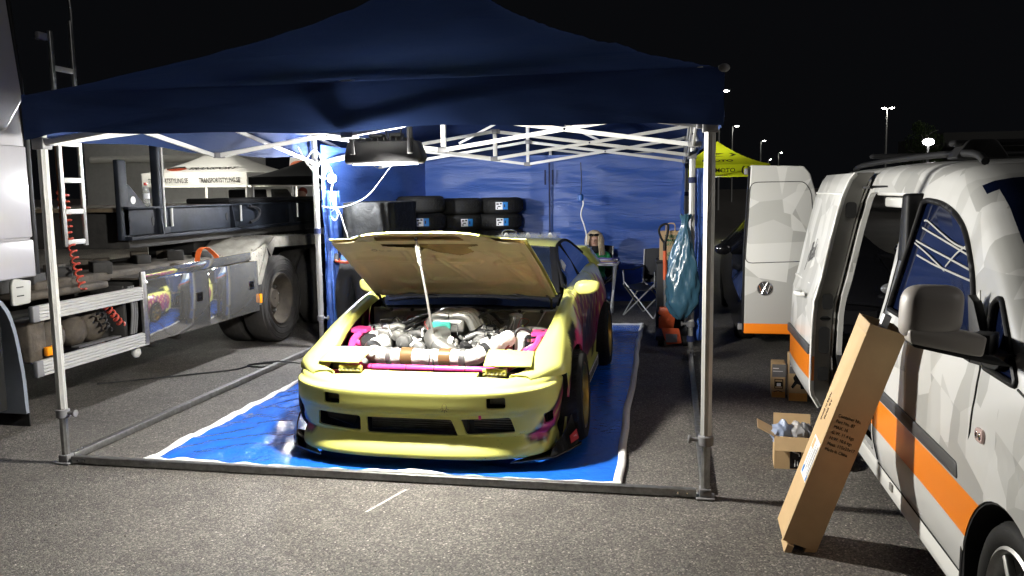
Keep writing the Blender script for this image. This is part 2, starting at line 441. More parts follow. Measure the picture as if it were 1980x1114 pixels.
# side walls: back wall (two halves) and the rear half of the left side
def wall(p, q, z0, z1, seed, amp=1., name='side_wall', n=90, m_=40, mt=None):
    p, q = Vector((*p, 0)), Vector((*q, 0)); d = q-p; nr = Vector((d.y, -d.x, 0)).normalized(); rr = []
    for k in range(m_+1):
        t = k/m_; row = []
        for i in range(n+1):
            s = i/n; L = s*d.length; z = z0+(z1-z0)*t
            a = .035*math.sin(z*4.2+1.3*math.sin(L*1.6+seed)+seed)+.016*math.sin(z*13+2.2*math.sin(L*2.1+seed*2)+L*1.1)+.007*math.sin(z*27+3*math.sin(L*1.7)+L*3)
            a += .05*math.sin(L*.9+seed)
            a *= amp*min(1, 6*s+.1)*min(1, 6*(1-s)+.1)*min(1, (1-t)*5+.1)
            c = p+d*s+nr*a; row.append((c.x, c.y, z))
        rr.append(row)
    g = MB(); g.grid(rr); return g.build(name, mt or M_wall, tent, smooth=70, fix=False)
wall((-1.96, 7.95), (-.0, 7.95), .03, 2.22, 1.)
wall((.0, 7.95), (1.96, 7.95), .03, 2.22, 2.4)
wall((-1.95, 4.06), (-1.95, 7.95), .1, 2.22, 3.3, amp=1.2)
wall((1.97, 7.1), (1.97, 7.95), .1, 2.22, 5.3, amp=.6)
m = MB(); m.bx(-.012, .012, 7.86, 7.885, .3, 2.1); m.build('wall_zip', M_strap, tent)
# gathered wall cloth tied at the middle left leg, and straps on the legs
def gather(x, y, z0, z1, r0, r1, seed, name='gathered_wall'):
    rr = []
    for k in range(25):
        t = k/24; z = z0+(z1-z0)*t; row = []
        rad = r0+(r1-r0)*abs(math.sin(t*math.pi*1.5+.4))
        for i in range(28):
            a = 2*math.pi*i/28; q = rad*(1+.28*math.sin(a*5+seed+t*2)+.15*math.sin(a*9+t*7))
            row.append((x+q*math.cos(a), y+q*math.sin(a), z))
        rr.append(row)
    g = MB(); g.grid(rr, closed_u=True); return g.build(name, M_wall, tent, smooth=70)
gather(-1.88, 4.12, .12, 1.72, .045, .075, 1.)
gather(2.07, 4.1, .15, 1.9, .03, .05, 2.)
for x, y, zz in ((-2, 4, 1.29), (2, 4, 1.78), (2, 4, .18), (2, 8, 1.62)):
    m = MB(); m.lathe([(.036, -.03), (.038, -.028), (.038, .028), (.036, .03)], 14, Matrix.Translation((x, y, zz))); m.build('tie_strap', M_strap, tent, smooth=40)
# short hanging strap ends under the back eave
for x in (-.06, .05):
    m = MB(); m.bx(x-.012, x+.012, 7.84, 7.846, 1.78, 2.0); m.build('strap_end', M_strap, tent)

# ------------------------------------------------------------------ tarpaulin under the car
def tarp_mat():
    m = mat('blue plastic tarpaulin', (.014, .135, .66), .22, spec=.7, coat=.5, coat_rough=.14, bump=(16, .8, .015)); return m
M_tarp = tarp_mat(); M_hem = mat('white hem tape', (.78, .78, .76), .5, bump=(30, .4, .01))
def tz(x, y):
    left = max(0, min(1, (-x-.55)/.5))
    z = .012+.004*math.sin(x*7+2*math.sin(y*3))*math.sin(y*6+x*2)
    z += left*(.010*(math.sin(x*17+3*math.sin(y*5))*math.sin(y*13+2*math.sin(x*7)))+.007*(1-abs(math.sin(x*5.3-y*4.1+2.6*math.sin(y*2.3+x*1.7))))**3+.007*(1-abs(math.sin(x*4+y*7+2*math.sin(x*3.1))))**4)
    if y < .12: z += .016*math.exp(-((x-.33)/.1)**2)*(1+math.sin(x*50)*.2)+.003*math.sin(x*21)
    return z
TX0, TX1, TY0, TY1 = -1.5, 1.53, .06, 5.86
def txy(u, v):
    x = TX0+(TX1-TX0)*u-.07*v*u; y = TY0+(TY1-TY0)*v
    x += (.007*math.sin(y*2.3+u*4)+.004*math.sin(y*7.1+2*math.sin(y*1.3)))*(1 if u < .5 else -1)*abs(2*u-1); y += .012*math.sin(x*5)*abs(2*v-1)
    return x, y
tarp = thing('tarpaulin', 'bright blue plastic tarpaulin with white hem spread under the yellow car', 'tarpaulin', (0, 0, 0))
rr = []
for j in range(150):
    row = []
    for i in range(90):
        x, y = txy(i/89, (j/149)**1.6); row.append((x, y, tz(x, y)))
    rr.append(row)
m = MB(); m.grid(rr); m.build('sheet', M_tarp, tarp, smooth=60, fix=False)
def hem(f, n=160, wd=.045):
    rr = []
    for k in range(n+1):
        t = k/n; (x, y), (nx_, ny_) = f(t); row = []
        for q, h in ((-.006, .0), (-.002, .016), (wd*.5, .022+.004*math.sin(t*90)), (wd, .014), (wd+.002, .004)):
            a, b = x+nx_*q, y+ny_*q; row.append((a, b, h+tz(a, b)*.9))
        rr.append(row)
    g = MB(); g.grid(rr); g.build('hem', M_hem, tarp, smooth=70, fix=False)
hem(lambda t: (txy(0, t), (1, 0))); hem(lambda t: (txy(1, t), (-1, 0))); hem(lambda t: (txy(t, 0), (0, 1)), wd=.04); hem(lambda t: (txy(t, 1), (0, -1)))
# ------------------------------------------------------------------ lamps of the tent (with their light)
M_lampglass = mat('lit lamp glass', (1, 1, 1), .3, emit=((1, .98, .93), 60.))
M_ledglow = mat('lit led panel', (1, 1, 1), .3, emit=((1, .98, .92), 14.))
fl = thing('double_floodlight', 'black twin floodlight bar hanging from the front roof truss above the car nose', 'floodlight', (.16, .13, 1.94))
m = MB()
m.prism(rpoly([(-.235, -.045), (-.225, -.075), (.225, -.075), (.245, -.045), (.21, .055), (-.21, .055)], .02), -.05, .06, XZ(0)); 
hs = m.build('housing', M_black, fl, bevel=.012)
m = MB()
for k in range(10): m.bx(-.17+k*.036, -.162+k*.036, -.045, .06, .056, .074)
m.build('cooling_fin', M_black, hs)
m = MB(); m.bx(-.09, .0, -.02, .05, .074, .098); m.bx(.03, .11, -.02, .05, .074, .102); m.build('driver_box', M_black, fl, bevel=.01)
for s in (-1, 1):
    m = MB(); m.bx(s*.175-.016, s*.175+.016, -.066, -.052, -.02, .32); m.build('bracket', M_black, fl, bevel=.003)
m = MB(); m.bx(-.185, -.01, -.03, .05, -.079, -.0755); m.bx(.01, .185, -.03, .05, -.079, -.0755); m.build('led_panel', M_ledglow, fl)
m = MB(); m.tube(cr([(-.6, .0, .20), (-.3, -.02, .17), (-.1, -.01, .16), (.0, .0, .13), (.02, .0, .06)], 24), .006, 6); m.tube(cr([(.1, 0, .05), (.11, 0, .2), (.12, 0, .34)], 8), .004, 6); m.build('power_cable', M_black, fl)
la = bpy.data.lights.new('flood_light', 'POINT'); la.shadow_soft_size = .07; la.energy = 490; la.color = (1, .965, .89)
lo = bpy.data.objects.new('flood_light', la); COL.objects.link(lo); lo.location = (.16, .13, 1.775)

wl = thing('work_lamp', 'small glowing white work lamp fixed to the middle left tent leg', 'lamp', (-1.86, 4.1, 1.86))
m = MB(); m.bx(-.05, .05, .0, .03, -.045, .045); wb = m.build('housing', M_black, wl, bevel=.008)
m = MB(); m.lathe([(.048, 0), (.050, .010), (.040, .030), (.02, .042), (.002, .045)], 24, Matrix.Translation((.01, -.0005, 0)) @ Matrix.Rotation(R(90), 4, 'X')); m.build('lens', M_lampglass, wl, smooth=50)
m = MB(); m.bar((-.07, .015, 0), (-.115, .0, .0), .012, .02); m.build('bracket', M_black, wl)
lp = bpy.data.lights.new('work_light', 'POINT'); lp.energy = 350; lp.shadow_soft_size = .05; lp.color = (.97, .98, 1)
l2 = bpy.data.objects.new('work_light', lp); COL.objects.link(l2); l2.location = (-1.79, 3.98, 1.89)
# ------------------------------------------------------------------ yellow drift car (local: x across, y back from the lip, z up)
CY = (.77, .765, .20)
def chips(m, src):
    # stone chips and grime specks in the paint
    nt = m.node_tree; N, L = nt.nodes, nt.links; b = N['Principled BSDF']
    tc = N.new('ShaderNodeTexCoord'); v = N.new('ShaderNodeTexVoronoi'); v.inputs['Scale'].default_value = 48; L.new(tc.outputs['Object'], v.inputs['Vector'])
    n = N.new('ShaderNodeTexNoise'); n.inputs['Scale'].default_value = 3.5; n.inputs['Detail'].default_value = 5; L.new(tc.outputs['Object'], n.inputs['Vector'])
    th = N.new('ShaderNodeMapRange'); th.inputs[1].default_value = .50; th.inputs[2].default_value = .72; th.inputs[3].default_value = 0; th.inputs[4].default_value = .15; L.new(n.outputs['Fac'], th.inputs[0])
    lt = N.new('ShaderNodeMath'); lt.operation = 'LESS_THAN'; L.new(v.outputs['Distance'], lt.inputs[0]); L.new(th.outputs[0], lt.inputs[1])
    k = N.new('ShaderNodeMath'); k.operation = 'MULTIPLY'; k.inputs[1].default_value = .75; L.new(lt.outputs[0], k.inputs[0])
    mx = N.new('ShaderNodeMix'); mx.data_type = 'RGBA'; L.new(k.outputs[0], mx.inputs[0]); mx.inputs[7].default_value = (.16, .14, .06, 1)
    if src: L.new(src, mx.inputs[6])
    else:
        if b.inputs['Base Color'].links: L.new(b.inputs['Base Color'].links[0].from_socket, mx.inputs[6])
        else: mx.inputs[6].default_value = b.inputs['Base Color'].default_value
    L.new(mx.outputs[2], b.inputs['Base Color'])
def car_paint(name, attr=True):
    m = mat(name, CY, .32, coat=.7, coat_rough=.06, spec=.5, var=None if attr else (4, .03), bump=(7, .03, .01))
    if attr:
        nt = m.node_tree; a = nt.nodes.new('ShaderNodeVertexColor'); a.layer_name = 'paint'
        nt.links.new(a.outputs['Color'], nt.nodes['Principled BSDF'].inputs['Base Color'])
        chips(m, a.outputs['Color'])
    else: chips(m, None)
    return m
M_yel = car_paint('yellow car paint', False)
M_yelg = car_paint('yellow paint with flame print')
M_pink = mat('hot pink paint', (.85, .06, .26), .3, coat=.5)
M_bay = mat('grey engine bay paint', (.46, .46, .44), .4, var=(9, .12), coat=.2)
M_cast = mat('cast aluminium', (.40, .395, .375), .38, .8, var=(22, .18), bump=(180, .12))
M_castd = mat('dark cast metal', (.15, .15, .145), .5, .6, var=(20, .3))
M_wrap = mat('white heat wrap', (.58, .565, .53), .65, bump=(45, .9, .012), var=(30, .12))
M_brown = mat('bronze silicone band', (.17, .10, .045), .35, .3)
M_coilred = mat('dull red wire', (.25, .03, .025), .5)
M_hose = mat('black hose', (.015, .015, .016), .5)
M_glass = mat('dark tinted glass', (.012, .016, .024), .04, spec=.9, coat=.5)
M_gold = mat('gold wheel paint', (.55, .36, .10), .3, .9)
M_under = mat('dusty cream yellow primer', (.70, .635, .42), .6, var=(5, .08), bump=(30, .05))
car = thing('drift_car', 'yellow drift coupe with flame print and its bonnet propped open on the blue tarpaulin', 'car', (.255, .15, 0))

def plan(yf, hw, n, D, th):
    s, c = math.sin(th), math.cos(th)
    x = hw*math.copysign(abs(s)**(2/n), s); y = yf+D*(1-abs(c)**(2/n)) if abs(c) > 1e-6 else yf+D
    return x, y
ROWS = [  # z, yf, hw, n, D
    (.085, .05, .80, 2.9, .46), (.088, .012, .835, 2.9, .5), (.10, .0, .845, 2.9, .51), (.122, .002, .846, 2.9, .51), (.15, .018, .842, 2.9, .5), (.185, .052, .832, 2.9, .47),
    (.212, .074, .835, 2.8, .45), (.235, .07, .845, 3.0, .45), (.30, .068, .855, 3.0, .45), (.345, .06, .862, 3.0, .455), (.365, .036, .868, 3.0, .475), (.39, .03, .872, 3.0, .48), (.44, .03, .874, 3.0, .48),
    (.472, .030, .874, 3.0, .48), (.490, .034, .872, 3.0, .475), (.499, .046, .866, 2.9, .46), (.506, .062, .868, 2.6, .45), (.522, .085, .868, 2.6, .43), (.545, .14, .866, 2.6, .38), (.562, .20, .862, 2.6, .33), (.572, .26, .856, 2.6, .28)]
NB = 89
ths = [R(-90+180*i/(NB-1)) for i in range(NB)]
rows = []
for z, yf, hw, n, D in ROWS:
    r = []
    for th in ths:
        x, y = plan(yf, hw, n, D, th)
        # crease and lip climb a little to the sides
        zz = z+(.018*(abs(x)/.85)**3 if z > .36 else 0)
        r.append((x, y, zz))
    rows.append(r)
# densify rows
cols = [cr([rows[i][j] for i in range(len(rows))], 58) for j in range(NB)]
rows = [[cols[j][i] for j in range(NB)] for i in range(58)]
mb = MB(); mb.shell([[p for p in r] for r in rows], .022)
def yprism(pts, r, y0=-.3, y1=.5):
    c = MB(); c.prism(rpoly(pts, r), y0, y1, XZ(0)); return cutter(c)
cuts = [yprism([(-.30, .218), (.285, .218), (.245, .322), (-.30, .322)], .014),
        yprism([(.335, .226), (.63, .240), (.60, .336), (.30, .325)], .018), yprism([(-.34, .226), (-.65, .240), (-.64, .336), (-.34, .325)], .018),
        yprism([(.465, .398), (.58, .400), (.58, .468), (.465, .464)], .014), yprism([(-.465, .398), (-.58, .400), (-.58, .468), (-.465, .464)], .014)]
for s in (-1, 1):
    c = MB(); c.prism(rpoly([(s*.79, .262), (s*.835, .27), (s*.835, .345), (s*.785, .335)], .012), -.1, .6, XZ(0)); cuts.append(cutter(c))
    c = MB(); c.prism([(s*.375, .205), (s*.57, .205), (s*.66, .27), (s*.70, .36), (s*.72, .9), (s*.375, .9)], .505, .9); cuts.append(cutter(c))
    c = MB(); c.lathe([(.345, -.5), (.345, .5)], 40, Matrix.Translation((s*1.0, .86, .31)) @ AX); cuts.append(cutter(c))
bumper = mb.build('front_bumper', M_yelg, car, cut=cuts, smooth=42)
drop_cuts()
# dark duct behind the openings, intercooler fins
m = MB(); m.bx(-.70, .70, .33, .36, .2, .5); m.build('bumper_duct', M_dark, car)
m = MB(); m.bx(-.31, .31, .20, .26, .21, .36); ic = m.build('intercooler', M_castd, car)
for k in range(9):
    z = .226+k*.0135; m = MB(); m.bx(-.30, .29, .170, .2, z, z+.006); m.build('fin', M_castd, ic)
m = MB(); m.tube([(-.6, .25, .30), (-.52, .22, .29), (-.44, .25, .25)], .045, 10); m.build('cooling_hose', M_hose, car, smooth=60)
for s in (-1, 1):
    cx = s*.5225
    m = MB(); m.bx(cx-.075, cx+.075, .155, .17, .38, .485); rc = m.build('fog_recess', M_blackg, car)
    m = MB(); m.bx(cx-.05, cx+.05, .14, .153, .41, .455); m.build('mesh_panel', M_castd, rc)
m = MB(); m.bx(.415, .43, .07, .11, .33, .42); m.build('tow_strap', M_pink, car)
# inner mesh of right lower opening
m = MB()
for k in range(7): m.bx(.36, .63, .19, .2, .24+k*.015, .246+k*.015)
m.build('oil_cooler', M_castd, car)

# --- side bodies
ST = [ # y, (xi,zi), (xc,zc), (xs,zs), (xw,zw), (xl,zl), (xb,zb)
    (.235, (.575, .552), (.65, .556), (.690, .548), (.698, .50), (.698, .35), (.68, .12)),
    (.30, (.655, .570), (.735, .574), (.768, .562), (.775, .50), (.775, .35), (.76, .12)),
    (.37, (.68, .598), (.77, .600), (.822, .580), (.834, .50), (.834, .35), (.82, .12)),
    (.45, (.69, .628), (.795, .630), (.866, .595), (.888, .50), (.885, .35), (.86, .12)),
    (.62, (.71, .675), (.80, .685), (.862, .645), (.905, .54), (.90, .35), (.87, .12)),
    (.86, (.74, .752), (.805, .765), (.852, .725), (.918, .62), (.91, .38), (.88, .12)),
    (1.12, (.752, .82), (.80, .832), (.842, .79), (.918, .66), (.905, .36), (.87, .12)),
    (1.40, (.757, .875), (.795, .885), (.832, .845), (.888, .67), (.872, .35), (.845, .12)),
    (1.66, (.745, .910), (.775, .918), (.818, .875), (.862, .68), (.85, .35), (.835, .12)),
    (2.2, (.68, .915), (.742, .926), (.808, .885), (.850, .68), (.842, .35), (.832, .12)),
    (2.9, (.67, .925), (.738, .938), (.808, .895), (.856, .70), (.846, .35), (.834, .12)),
    (3.33, (.66, .935), (.735, .948), (.818, .905), (.908, .70), (.90, .38), (.87, .14)),
    (3.8, (.63, .935), (.705, .945), (.79, .90), (.868, .68), (.85, .36), (.82, .18)),
    (4.2, (.60, .92), (.67, .92), (.75, .87), (.81, .66), (.795, .38), (.77, .22)),
    (4.42, (.56, .88), (.63, .875), (.70, .83), (.75, .64), (.74, .40), (.72, .26))]
tab = [tuple([s[0]]+[c for p in s[1:] for c in p]) for s in ST]
dense = cr(tab, 420)
def section(row):
    y = row[0]; P = [(row[1], row[2]-.05), (row[1], row[2]-.004), (row[1]+.012, row[2]+.004)]+[(row[1+2*k], row[2+2*k]) for k in range(1, 6)]
    q = cr(P, 64); return [(a, y, b) for a, b in q]
SEC = [section(r) for r in dense]
def sec_x(y, z):
    r = min(SEC, key=lambda s: abs(s[0][1]-y)); return min(r[16:], key=lambda p: abs(p[2]-z))[0]
def side_piece(y0, y1, name, mt, mirror=False, arches=(), gap=.004):
    rs = [[(p[0], p[1], p[2]) for p in s] for s in SEC if y0+gap <= s[0][1] <= y1-gap]
    mb = MB(); mb.shell([r[::-1] for r in rs], .014)
    if mirror: mb.xf(Matrix.Diagonal((-1, 1, 1, 1)))
    cu = []
    for ay in arches:
        if ay < 1: c = MB(); c.bx(-1.3, 1.3, .1, .522, .0, .545); cu.append(cutter(c))
        c = MB(); c.lathe([(.345, -.6), (.345, .6)], 48, Matrix.Translation(((-1 if mirror else 1)*1.0, ay, .31)) @ AX); cu.append(cutter(c))
    o = mb.build(name, mt, car, cut=cu, smooth=40); drop_cuts(); return o
panels = [bumper]
for mi in (False, True):
    panels.append(side_piece(.235, 1.66, 'front_fender', M_yelg, mi, (.86,)))
    panels.append(side_piece(1.66, 2.95, 'door', M_yelg, mi))
    panels.append(side_piece(2.95, 4.5, 'rear_quarter', M_yelg, mi, (3.33,)))
# rear end cap (mostly unseen)
rows = []
for z in (.26, .40, .64, .83, .875): rows.append([(.75*math.sin(R(-90+12*k)), 4.42+.16*math.cos(R(-90+12*k)), z) for k in range(16)])
m = MB(); m.shell(rows, .01); m.build('rear_bumper', M_yel, car, smooth=50)

# --- flame print as vertex colour
PINK, MAG, BLK, BLU, SIL = (.80, .05, .20), (.32, .03, .13), (.008, .008, .01), (.02, .05, .22), (.30, .30, .33)
def inpoly(x, y, P):
    c = False; n = len(P)
    for i in range(n):
        x1, y1 = P[i]; x2, y2 = P[i-1]
        if (y1 > y) != (y2 > y) and x < (x2-x1)*(y-y1)/(y2-y1)+x1: c = not c
    return c
FL = [ # polygons in (y, z), later ones on top
    (BLK, [(.17, .17), (.24, .31), (.38, .44), (.62, .54), (.62, .34), (.42, .24), (.28, .15)]), ((.48, .03, .17), [(.19, .18), (.26, .28), (.40, .40), (.62, .51), (.60, .40), (.42, .28), (.29, .18)]), (CY, [(.30, .27), (.40, .34), (.56, .42), (.44, .33)]),
    (MAG, [(.40, .22), (.47, .30), (.6, .38), (.6, .30), (.5, .27)]),
    (BLK, [(.47, .42), (.60, .56), (.86, .74), (1.12, .79), (1.0, .71), (.78, .60), (.62, .46)]),
    (PINK, [(.47, .36), (.56, .48), (.72, .60), (.98, .72), (1.35, .80), (1.30, .70), (1.16, .60), (1.1, .45), (.86, .68), (.66, .58), (.56, .44)]),
    (PINK, [(.8, .63), (1.3, .80), (1.36, .60), (1.2, .5), (1.15, .3), (.86, .655)]),
    (SIL, [(1.02, .70), (1.30, .78), (1.42, .74), (1.25, .70)])]
def flame_side(y, z):
    col = CY
    for c, P in FL:
        if inpoly(y, z, P): col = c
    if y > 1.05:
        # long purple and silver licks hanging down from the belt
        k = y*5.2; f = abs((k % 1)-.5)*2; h = hash01(int(k), 3)
        top = .86-.10*h+.09*f
        if z < top and y > 1.28:
            col = MAG if hash01(int(k), 1) > .35 else (.17, .035, .16)
            w = math.sin(y*46+z*9)+.7*math.sin(y*23-z*31)
            if w > 1.05: col = CY if z > .55 else SIL
            if 1.75 < y < 2.5 and .46 < z < .66+.05*math.sin(y*9): col = BLU if w < .6 else SIL
        if z < .30: col = CY if hash01(int(y*6), 8) > .4 else BLK
    return col
def flame_aa(y, z):
    cs = [flame_side(y+a, z+b) for a, b in ((0, 0), (.007, .004), (-.007, -.004), (.004, -.008), (-.004, .008))]
    return tuple(sum(c[k] for c in cs)/5 for k in range(3))
for o in panels:
    me = o.data; at = me.color_attributes.new('paint', 'FLOAT_COLOR', 'POINT')
    for i, v in enumerate(me.vertices):
        x, y, z = v.co; c = CY
        if abs(x) > .80: c = flame_aa(y, z)
        elif o is bumper and abs(x) > .66 and z < .5 and y > .16: c = flame_aa(y, z)
        at.data[i].color = (*c, 1)

# emblem scuff on the bumper
m = MB()
for k in range(5):
    a = R(200+k*35); m.tube([(.215+.012*math.cos(a), .0295, .405+.014*math.sin(a)), (.215+.03*math.cos(a), .0295, .405+.03*math.sin(a))], .0016, 4)
m.tube([(.215+.014*math.cos(R(k*30)), .0290, .41+.02*math.sin(R(k*30))) for k in range(12)], .0014, 4, closed=True)
m.build('emblem_mark', mat('old emblem glue', (.16, .12, .03), .6), car)
m = MB(); m.ball((.86, .46, .58), (.004, .012, .012), 10, 6); m.ball((-.86, .46, .58), (.004, .012, .012), 10, 6); m.build('side_marker', M_blackg, car)

# --- front side fins / splitter
for s in (-1, 1):
    m = MB(); m.prism(rpoly([(s*.60, .06), (s*.86, .22), (s*.99, .52), (s*.99, .56), (s*.84, .50), (s*.70, .20)], .02), .062, .074)
    sp = m.build('splitter', M_blackg, car, bevel=.003)
    m = MB(); m.shell([cr([(s*.83, .20, .075), (s*.925, .36, .078), (s*.975, .50, .085)], 8), cr([(s*.845, .24, .12), (s*.90, .38, .19), (s*.925, .52, .27)], 8)], .006)
    m.build('side_fin', M_blackg, sp, smooth=50)
    if s > 0:
        m = MB(); m.shell([cr([(.935, .40, .105), (.972, .50, .11)], 4), cr([(.925, .41, .15), (.957, .505, .17)], 4)], -.004); st = m.build('fin_sticker', mat('red sticker', (.5, .02, .03), .4), sp)
        text('lettering', 'PROSPEC', .018, frame((.951, .455, .134), (.4, 1, .1), (-.18, 0, 1)), M_paper, sp, sx=.9)

# --- pop-up headlamp lids with led bars
for s in (-1, 1):
    def lid(u, v):
        x0 = .385+.025*(1-v); x1 = .705-.015*v
        x = x0+(x1-x0)*u
        y = .25+.05*u*u*(1-v)+.27*v
        z = .625+.05*v+.006*math.sin(math.pi*v)-.008*u*u*(1-v*.3)
        return (s*x, y, z)
    rows = [[lid(i/10, j/10) for i in range(11)] for j in range(11)]
    m = MB(); m.shell(rows if s > 0 else [r[::-1] for r in rows], .012)
    ld = m.build('headlamp_lid', M_yel, car, smooth=50, bevel=.004)
    cx = s*.475
    m = MB(); m.bx(cx-.075, cx+.075, .265, .30, .552, .598); lb = m.build('led_bar', mat('yellow led lens', (.75, .68, .12), .25, coat=.5), car, bevel=.004)
    for k in range(6):
        m = MB(); m.lathe([(.009, 0), (.011, .006), (.004, .0025)], 10, Matrix.Translation((cx-.062+k*.025, .262, .575)) @ Matrix.Rotation(R(90), 4, 'X')); m.build('led', mat('pale led', (.9, .85, .35), .15, .4), lb, smooth=30)
    m = MB(); m.prism([(s*.38, .25), (s*.60, .25), (s*.69, .34), (s*.70, .56), (s*.38, .55)], .505, .518); m.build('headlamp_well', M_dark, car)
    m = MB(); m.bx(s*.60-.03, s*.60+.03, .31, .34, .53, .555); m.build('well_bracket', M_pink, car)

# --- engine bay
bay = MB()
bay.bx(-.76, .76, 1.50, 1.52, .35, .80); bay.build('firewall', M_bay, car)
m = MB(); m.bx(-.72, .72, 1.52, 1.72, .76, .80); m.bx(-.70, .70, 1.47, 1.50, .775, .80); cw = m.build('cowl', M_bay, car, bevel=.006)
for k in range(8):
    m = MB(); m.lathe([(.014, 0), (.014, .016)], 8, Matrix.Translation((-.6+k*.17, 1.468, .79)) @ Matrix.Rotation(R(90), 4, 'X')); m.build('cowl_clip', M_hose, cw)
for s in (-1, 1):
    m = MB(); m.prism(rpoly([(s*.72, .55), (s*.62, .55), (s*.55, .95), (s*.54, 1.5), (s*.77, 1.5)], .02), .30, .60); m.build('inner_wing', M_bay, car, bevel=.01)
    m = MB(); m.lathe([(.20, .50), (.19, .66), (.165, .69), (.15, .695), (.09, .70), (.085, .715), (.03, .715)], 28, Matrix.Translation((s*.585, 1.14, 0))); tw = m.build('strut_tower', M_bay, car, smooth=40)
    for k in range(3):
        a = R(30+120*k); m = MB(); m.lathe([(.012, 0), (.012, .018), (.006, .03)], 6, Matrix.Translation((s*.585+.115*math.cos(a), 1.14+.115*math.sin(a), .698))); m.build('stud', M_chrome, tw)
    # pink tube frame in the wings
    m = MB(); m.tube(cr([(s*.50, .50, .55), (s*.60, .62, .60), (s*.66, .80, .66), (s*.655, .98, .70)], 14), .026, 10); m.tube([(s*.66, .80, .66), (s*.50, .88, .56)], .022, 10)
    m.prism(rpoly([(s*.60, .90), (s*.72, .90), (s*.72, 1.06), (s*.60, 1.02)], .02), .70, .725); m.prism(rpoly([(s*.58, .60), (s*.68, .62), (s*.70, .72), (s*.6, .70)], .015), .56, .575)
    m.build('tube_brace', M_pink, car, smooth=50)
m = MB(); m.bx(-.74, .74, .5, 1.5, .22, .26); m.build('bay_floor', M_dark, car)
m = MB(); m.tube([(-.50, .47, .548), (.46, .47, .548)], .021, 14); 
m.tube(cr([(-.50, .47, .548), (-.54, .48, .56), (-.55, .5, .61), (-.50, .53, .635), (-.56, .56, .64)], 16), .022, 12)
m.bx(-.60, -.44, .44, .50, .525, .537)
pb = m.build('pink_crossbar', M_pink, car, smooth=50)
for x in (-.40, -.16, .03, .24):
    m = MB(); m.lathe([(.0225, -.003), (.0225, .003)], 14, Matrix.Translation((x, .47, .548)) @ AX); m.build('cable_tie', M_hose, pb)
m = MB(); m.bx(-.46, .46, .50, .57, .26, .535); rad = m.build('radiator', M_castd, car, bevel=.01)
for k in range(5):
    m = MB(); m.tube(cr([(-.35+k*.15, .50, .54), (-.30+k*.15, .46, .525+.01*(k % 2)), (-.24+k*.15, .50, .54)], 8), .006, 6); m.build('wire', M_whitecab if k % 2 else M_cast, rad)
# white wrapped cross pipe with bands
path = cr([(-.42, .80, .66), (-.47, .70, .635), (-.44, .62, .61), (-.34, .595, .60), (-.1, .59, .598), (.15, .59, .60), (.26, .60, .605), (.33, .65, .63), (.40, .74, .67), (.47, .83, .70)], 50)
m = MB(); m.tube(path, [.055+.003*math.sin(i*1.9) for i in range(50)], 18); pp = m.build('charge_pipe', M_wrap, car, smooth=60)
for x, w in ((-.315, .018), (-.19, .042), (.075, .04), (.195, .022)):
    m = MB(); m.lathe([(.058, -w), (.0615, -w+.004), (.0615, w-.004), (.058, w)], 20, Matrix.Translation((x, .592, .599)) @ AX); m.build('clamp_band', M_brown if abs(w) > .03 else M_castd, pp, smooth=40)
m = MB(); m.tube(path[6:11], .062, 18); m.build('clamp_ring', M_hose, pp, smooth=50)
m = MB(); m.tube(path[37:40], .063, 18); m.build('clamp_ring', M_hose, pp, smooth=50)
m = MB(); m.tube([(.0, .536, .62), (.005, .53, .57), (.0, .54, .5)], .005, 6); m.tube([(-.028, .54, .66), (-.02, .53, .6), (-.03, .53, .54)], .003, 6); m.build('lead', M_hose, pp)
# big silver elbow into the plenum
m = MB(); m.tube(cr([(.13, .66, .60), (.06, .70, .62), (-.02, .735, .655), (-.07, .79, .69), (-.055, .86, .70), (-.02, .93, .70)], 30), [.052+.012*math.sin(i/29*3) for i in range(30)], 22)
el = m.build('intake_elbow', mat('brushed silver pipe', (.5, .5, .48), .3, .9), car, smooth=60)
m = MB(); m.tube(cr([(-.012, .728, .650), (-.022, .737, .656)], 3), .0665, 22); m.build('weld_bead', M_cast, el, smooth=50)
# intake plenum and runners (v8)
m = MB(); m.prism(rpoly([(-.13, .94), (.11, .94), (.13, 1.28), (-.11, 1.28)], .03), .70, .80)
pl_ = m.build('intake_plenum', M_cast, car, bevel=.022)
for k in range(4):
    for s in (-1, 1):
        y = .98+k*.082; m = MB(); m.tube(cr([(s*.005, y, .812), (s*.07, y, .822), (s*.13, y+.005, .80), (s*.17, y+.01, .72)], 10), .027, 10, sy=1.)
        m.build('intake_runner', M_cast, pl_, smooth=60)
m = MB(); m.bx(-.125, .02, .925, .937, .735, .785); m.build('teal_plate', mat('teal decal', (.06, .36, .29), .4), pl_, bevel=.003)
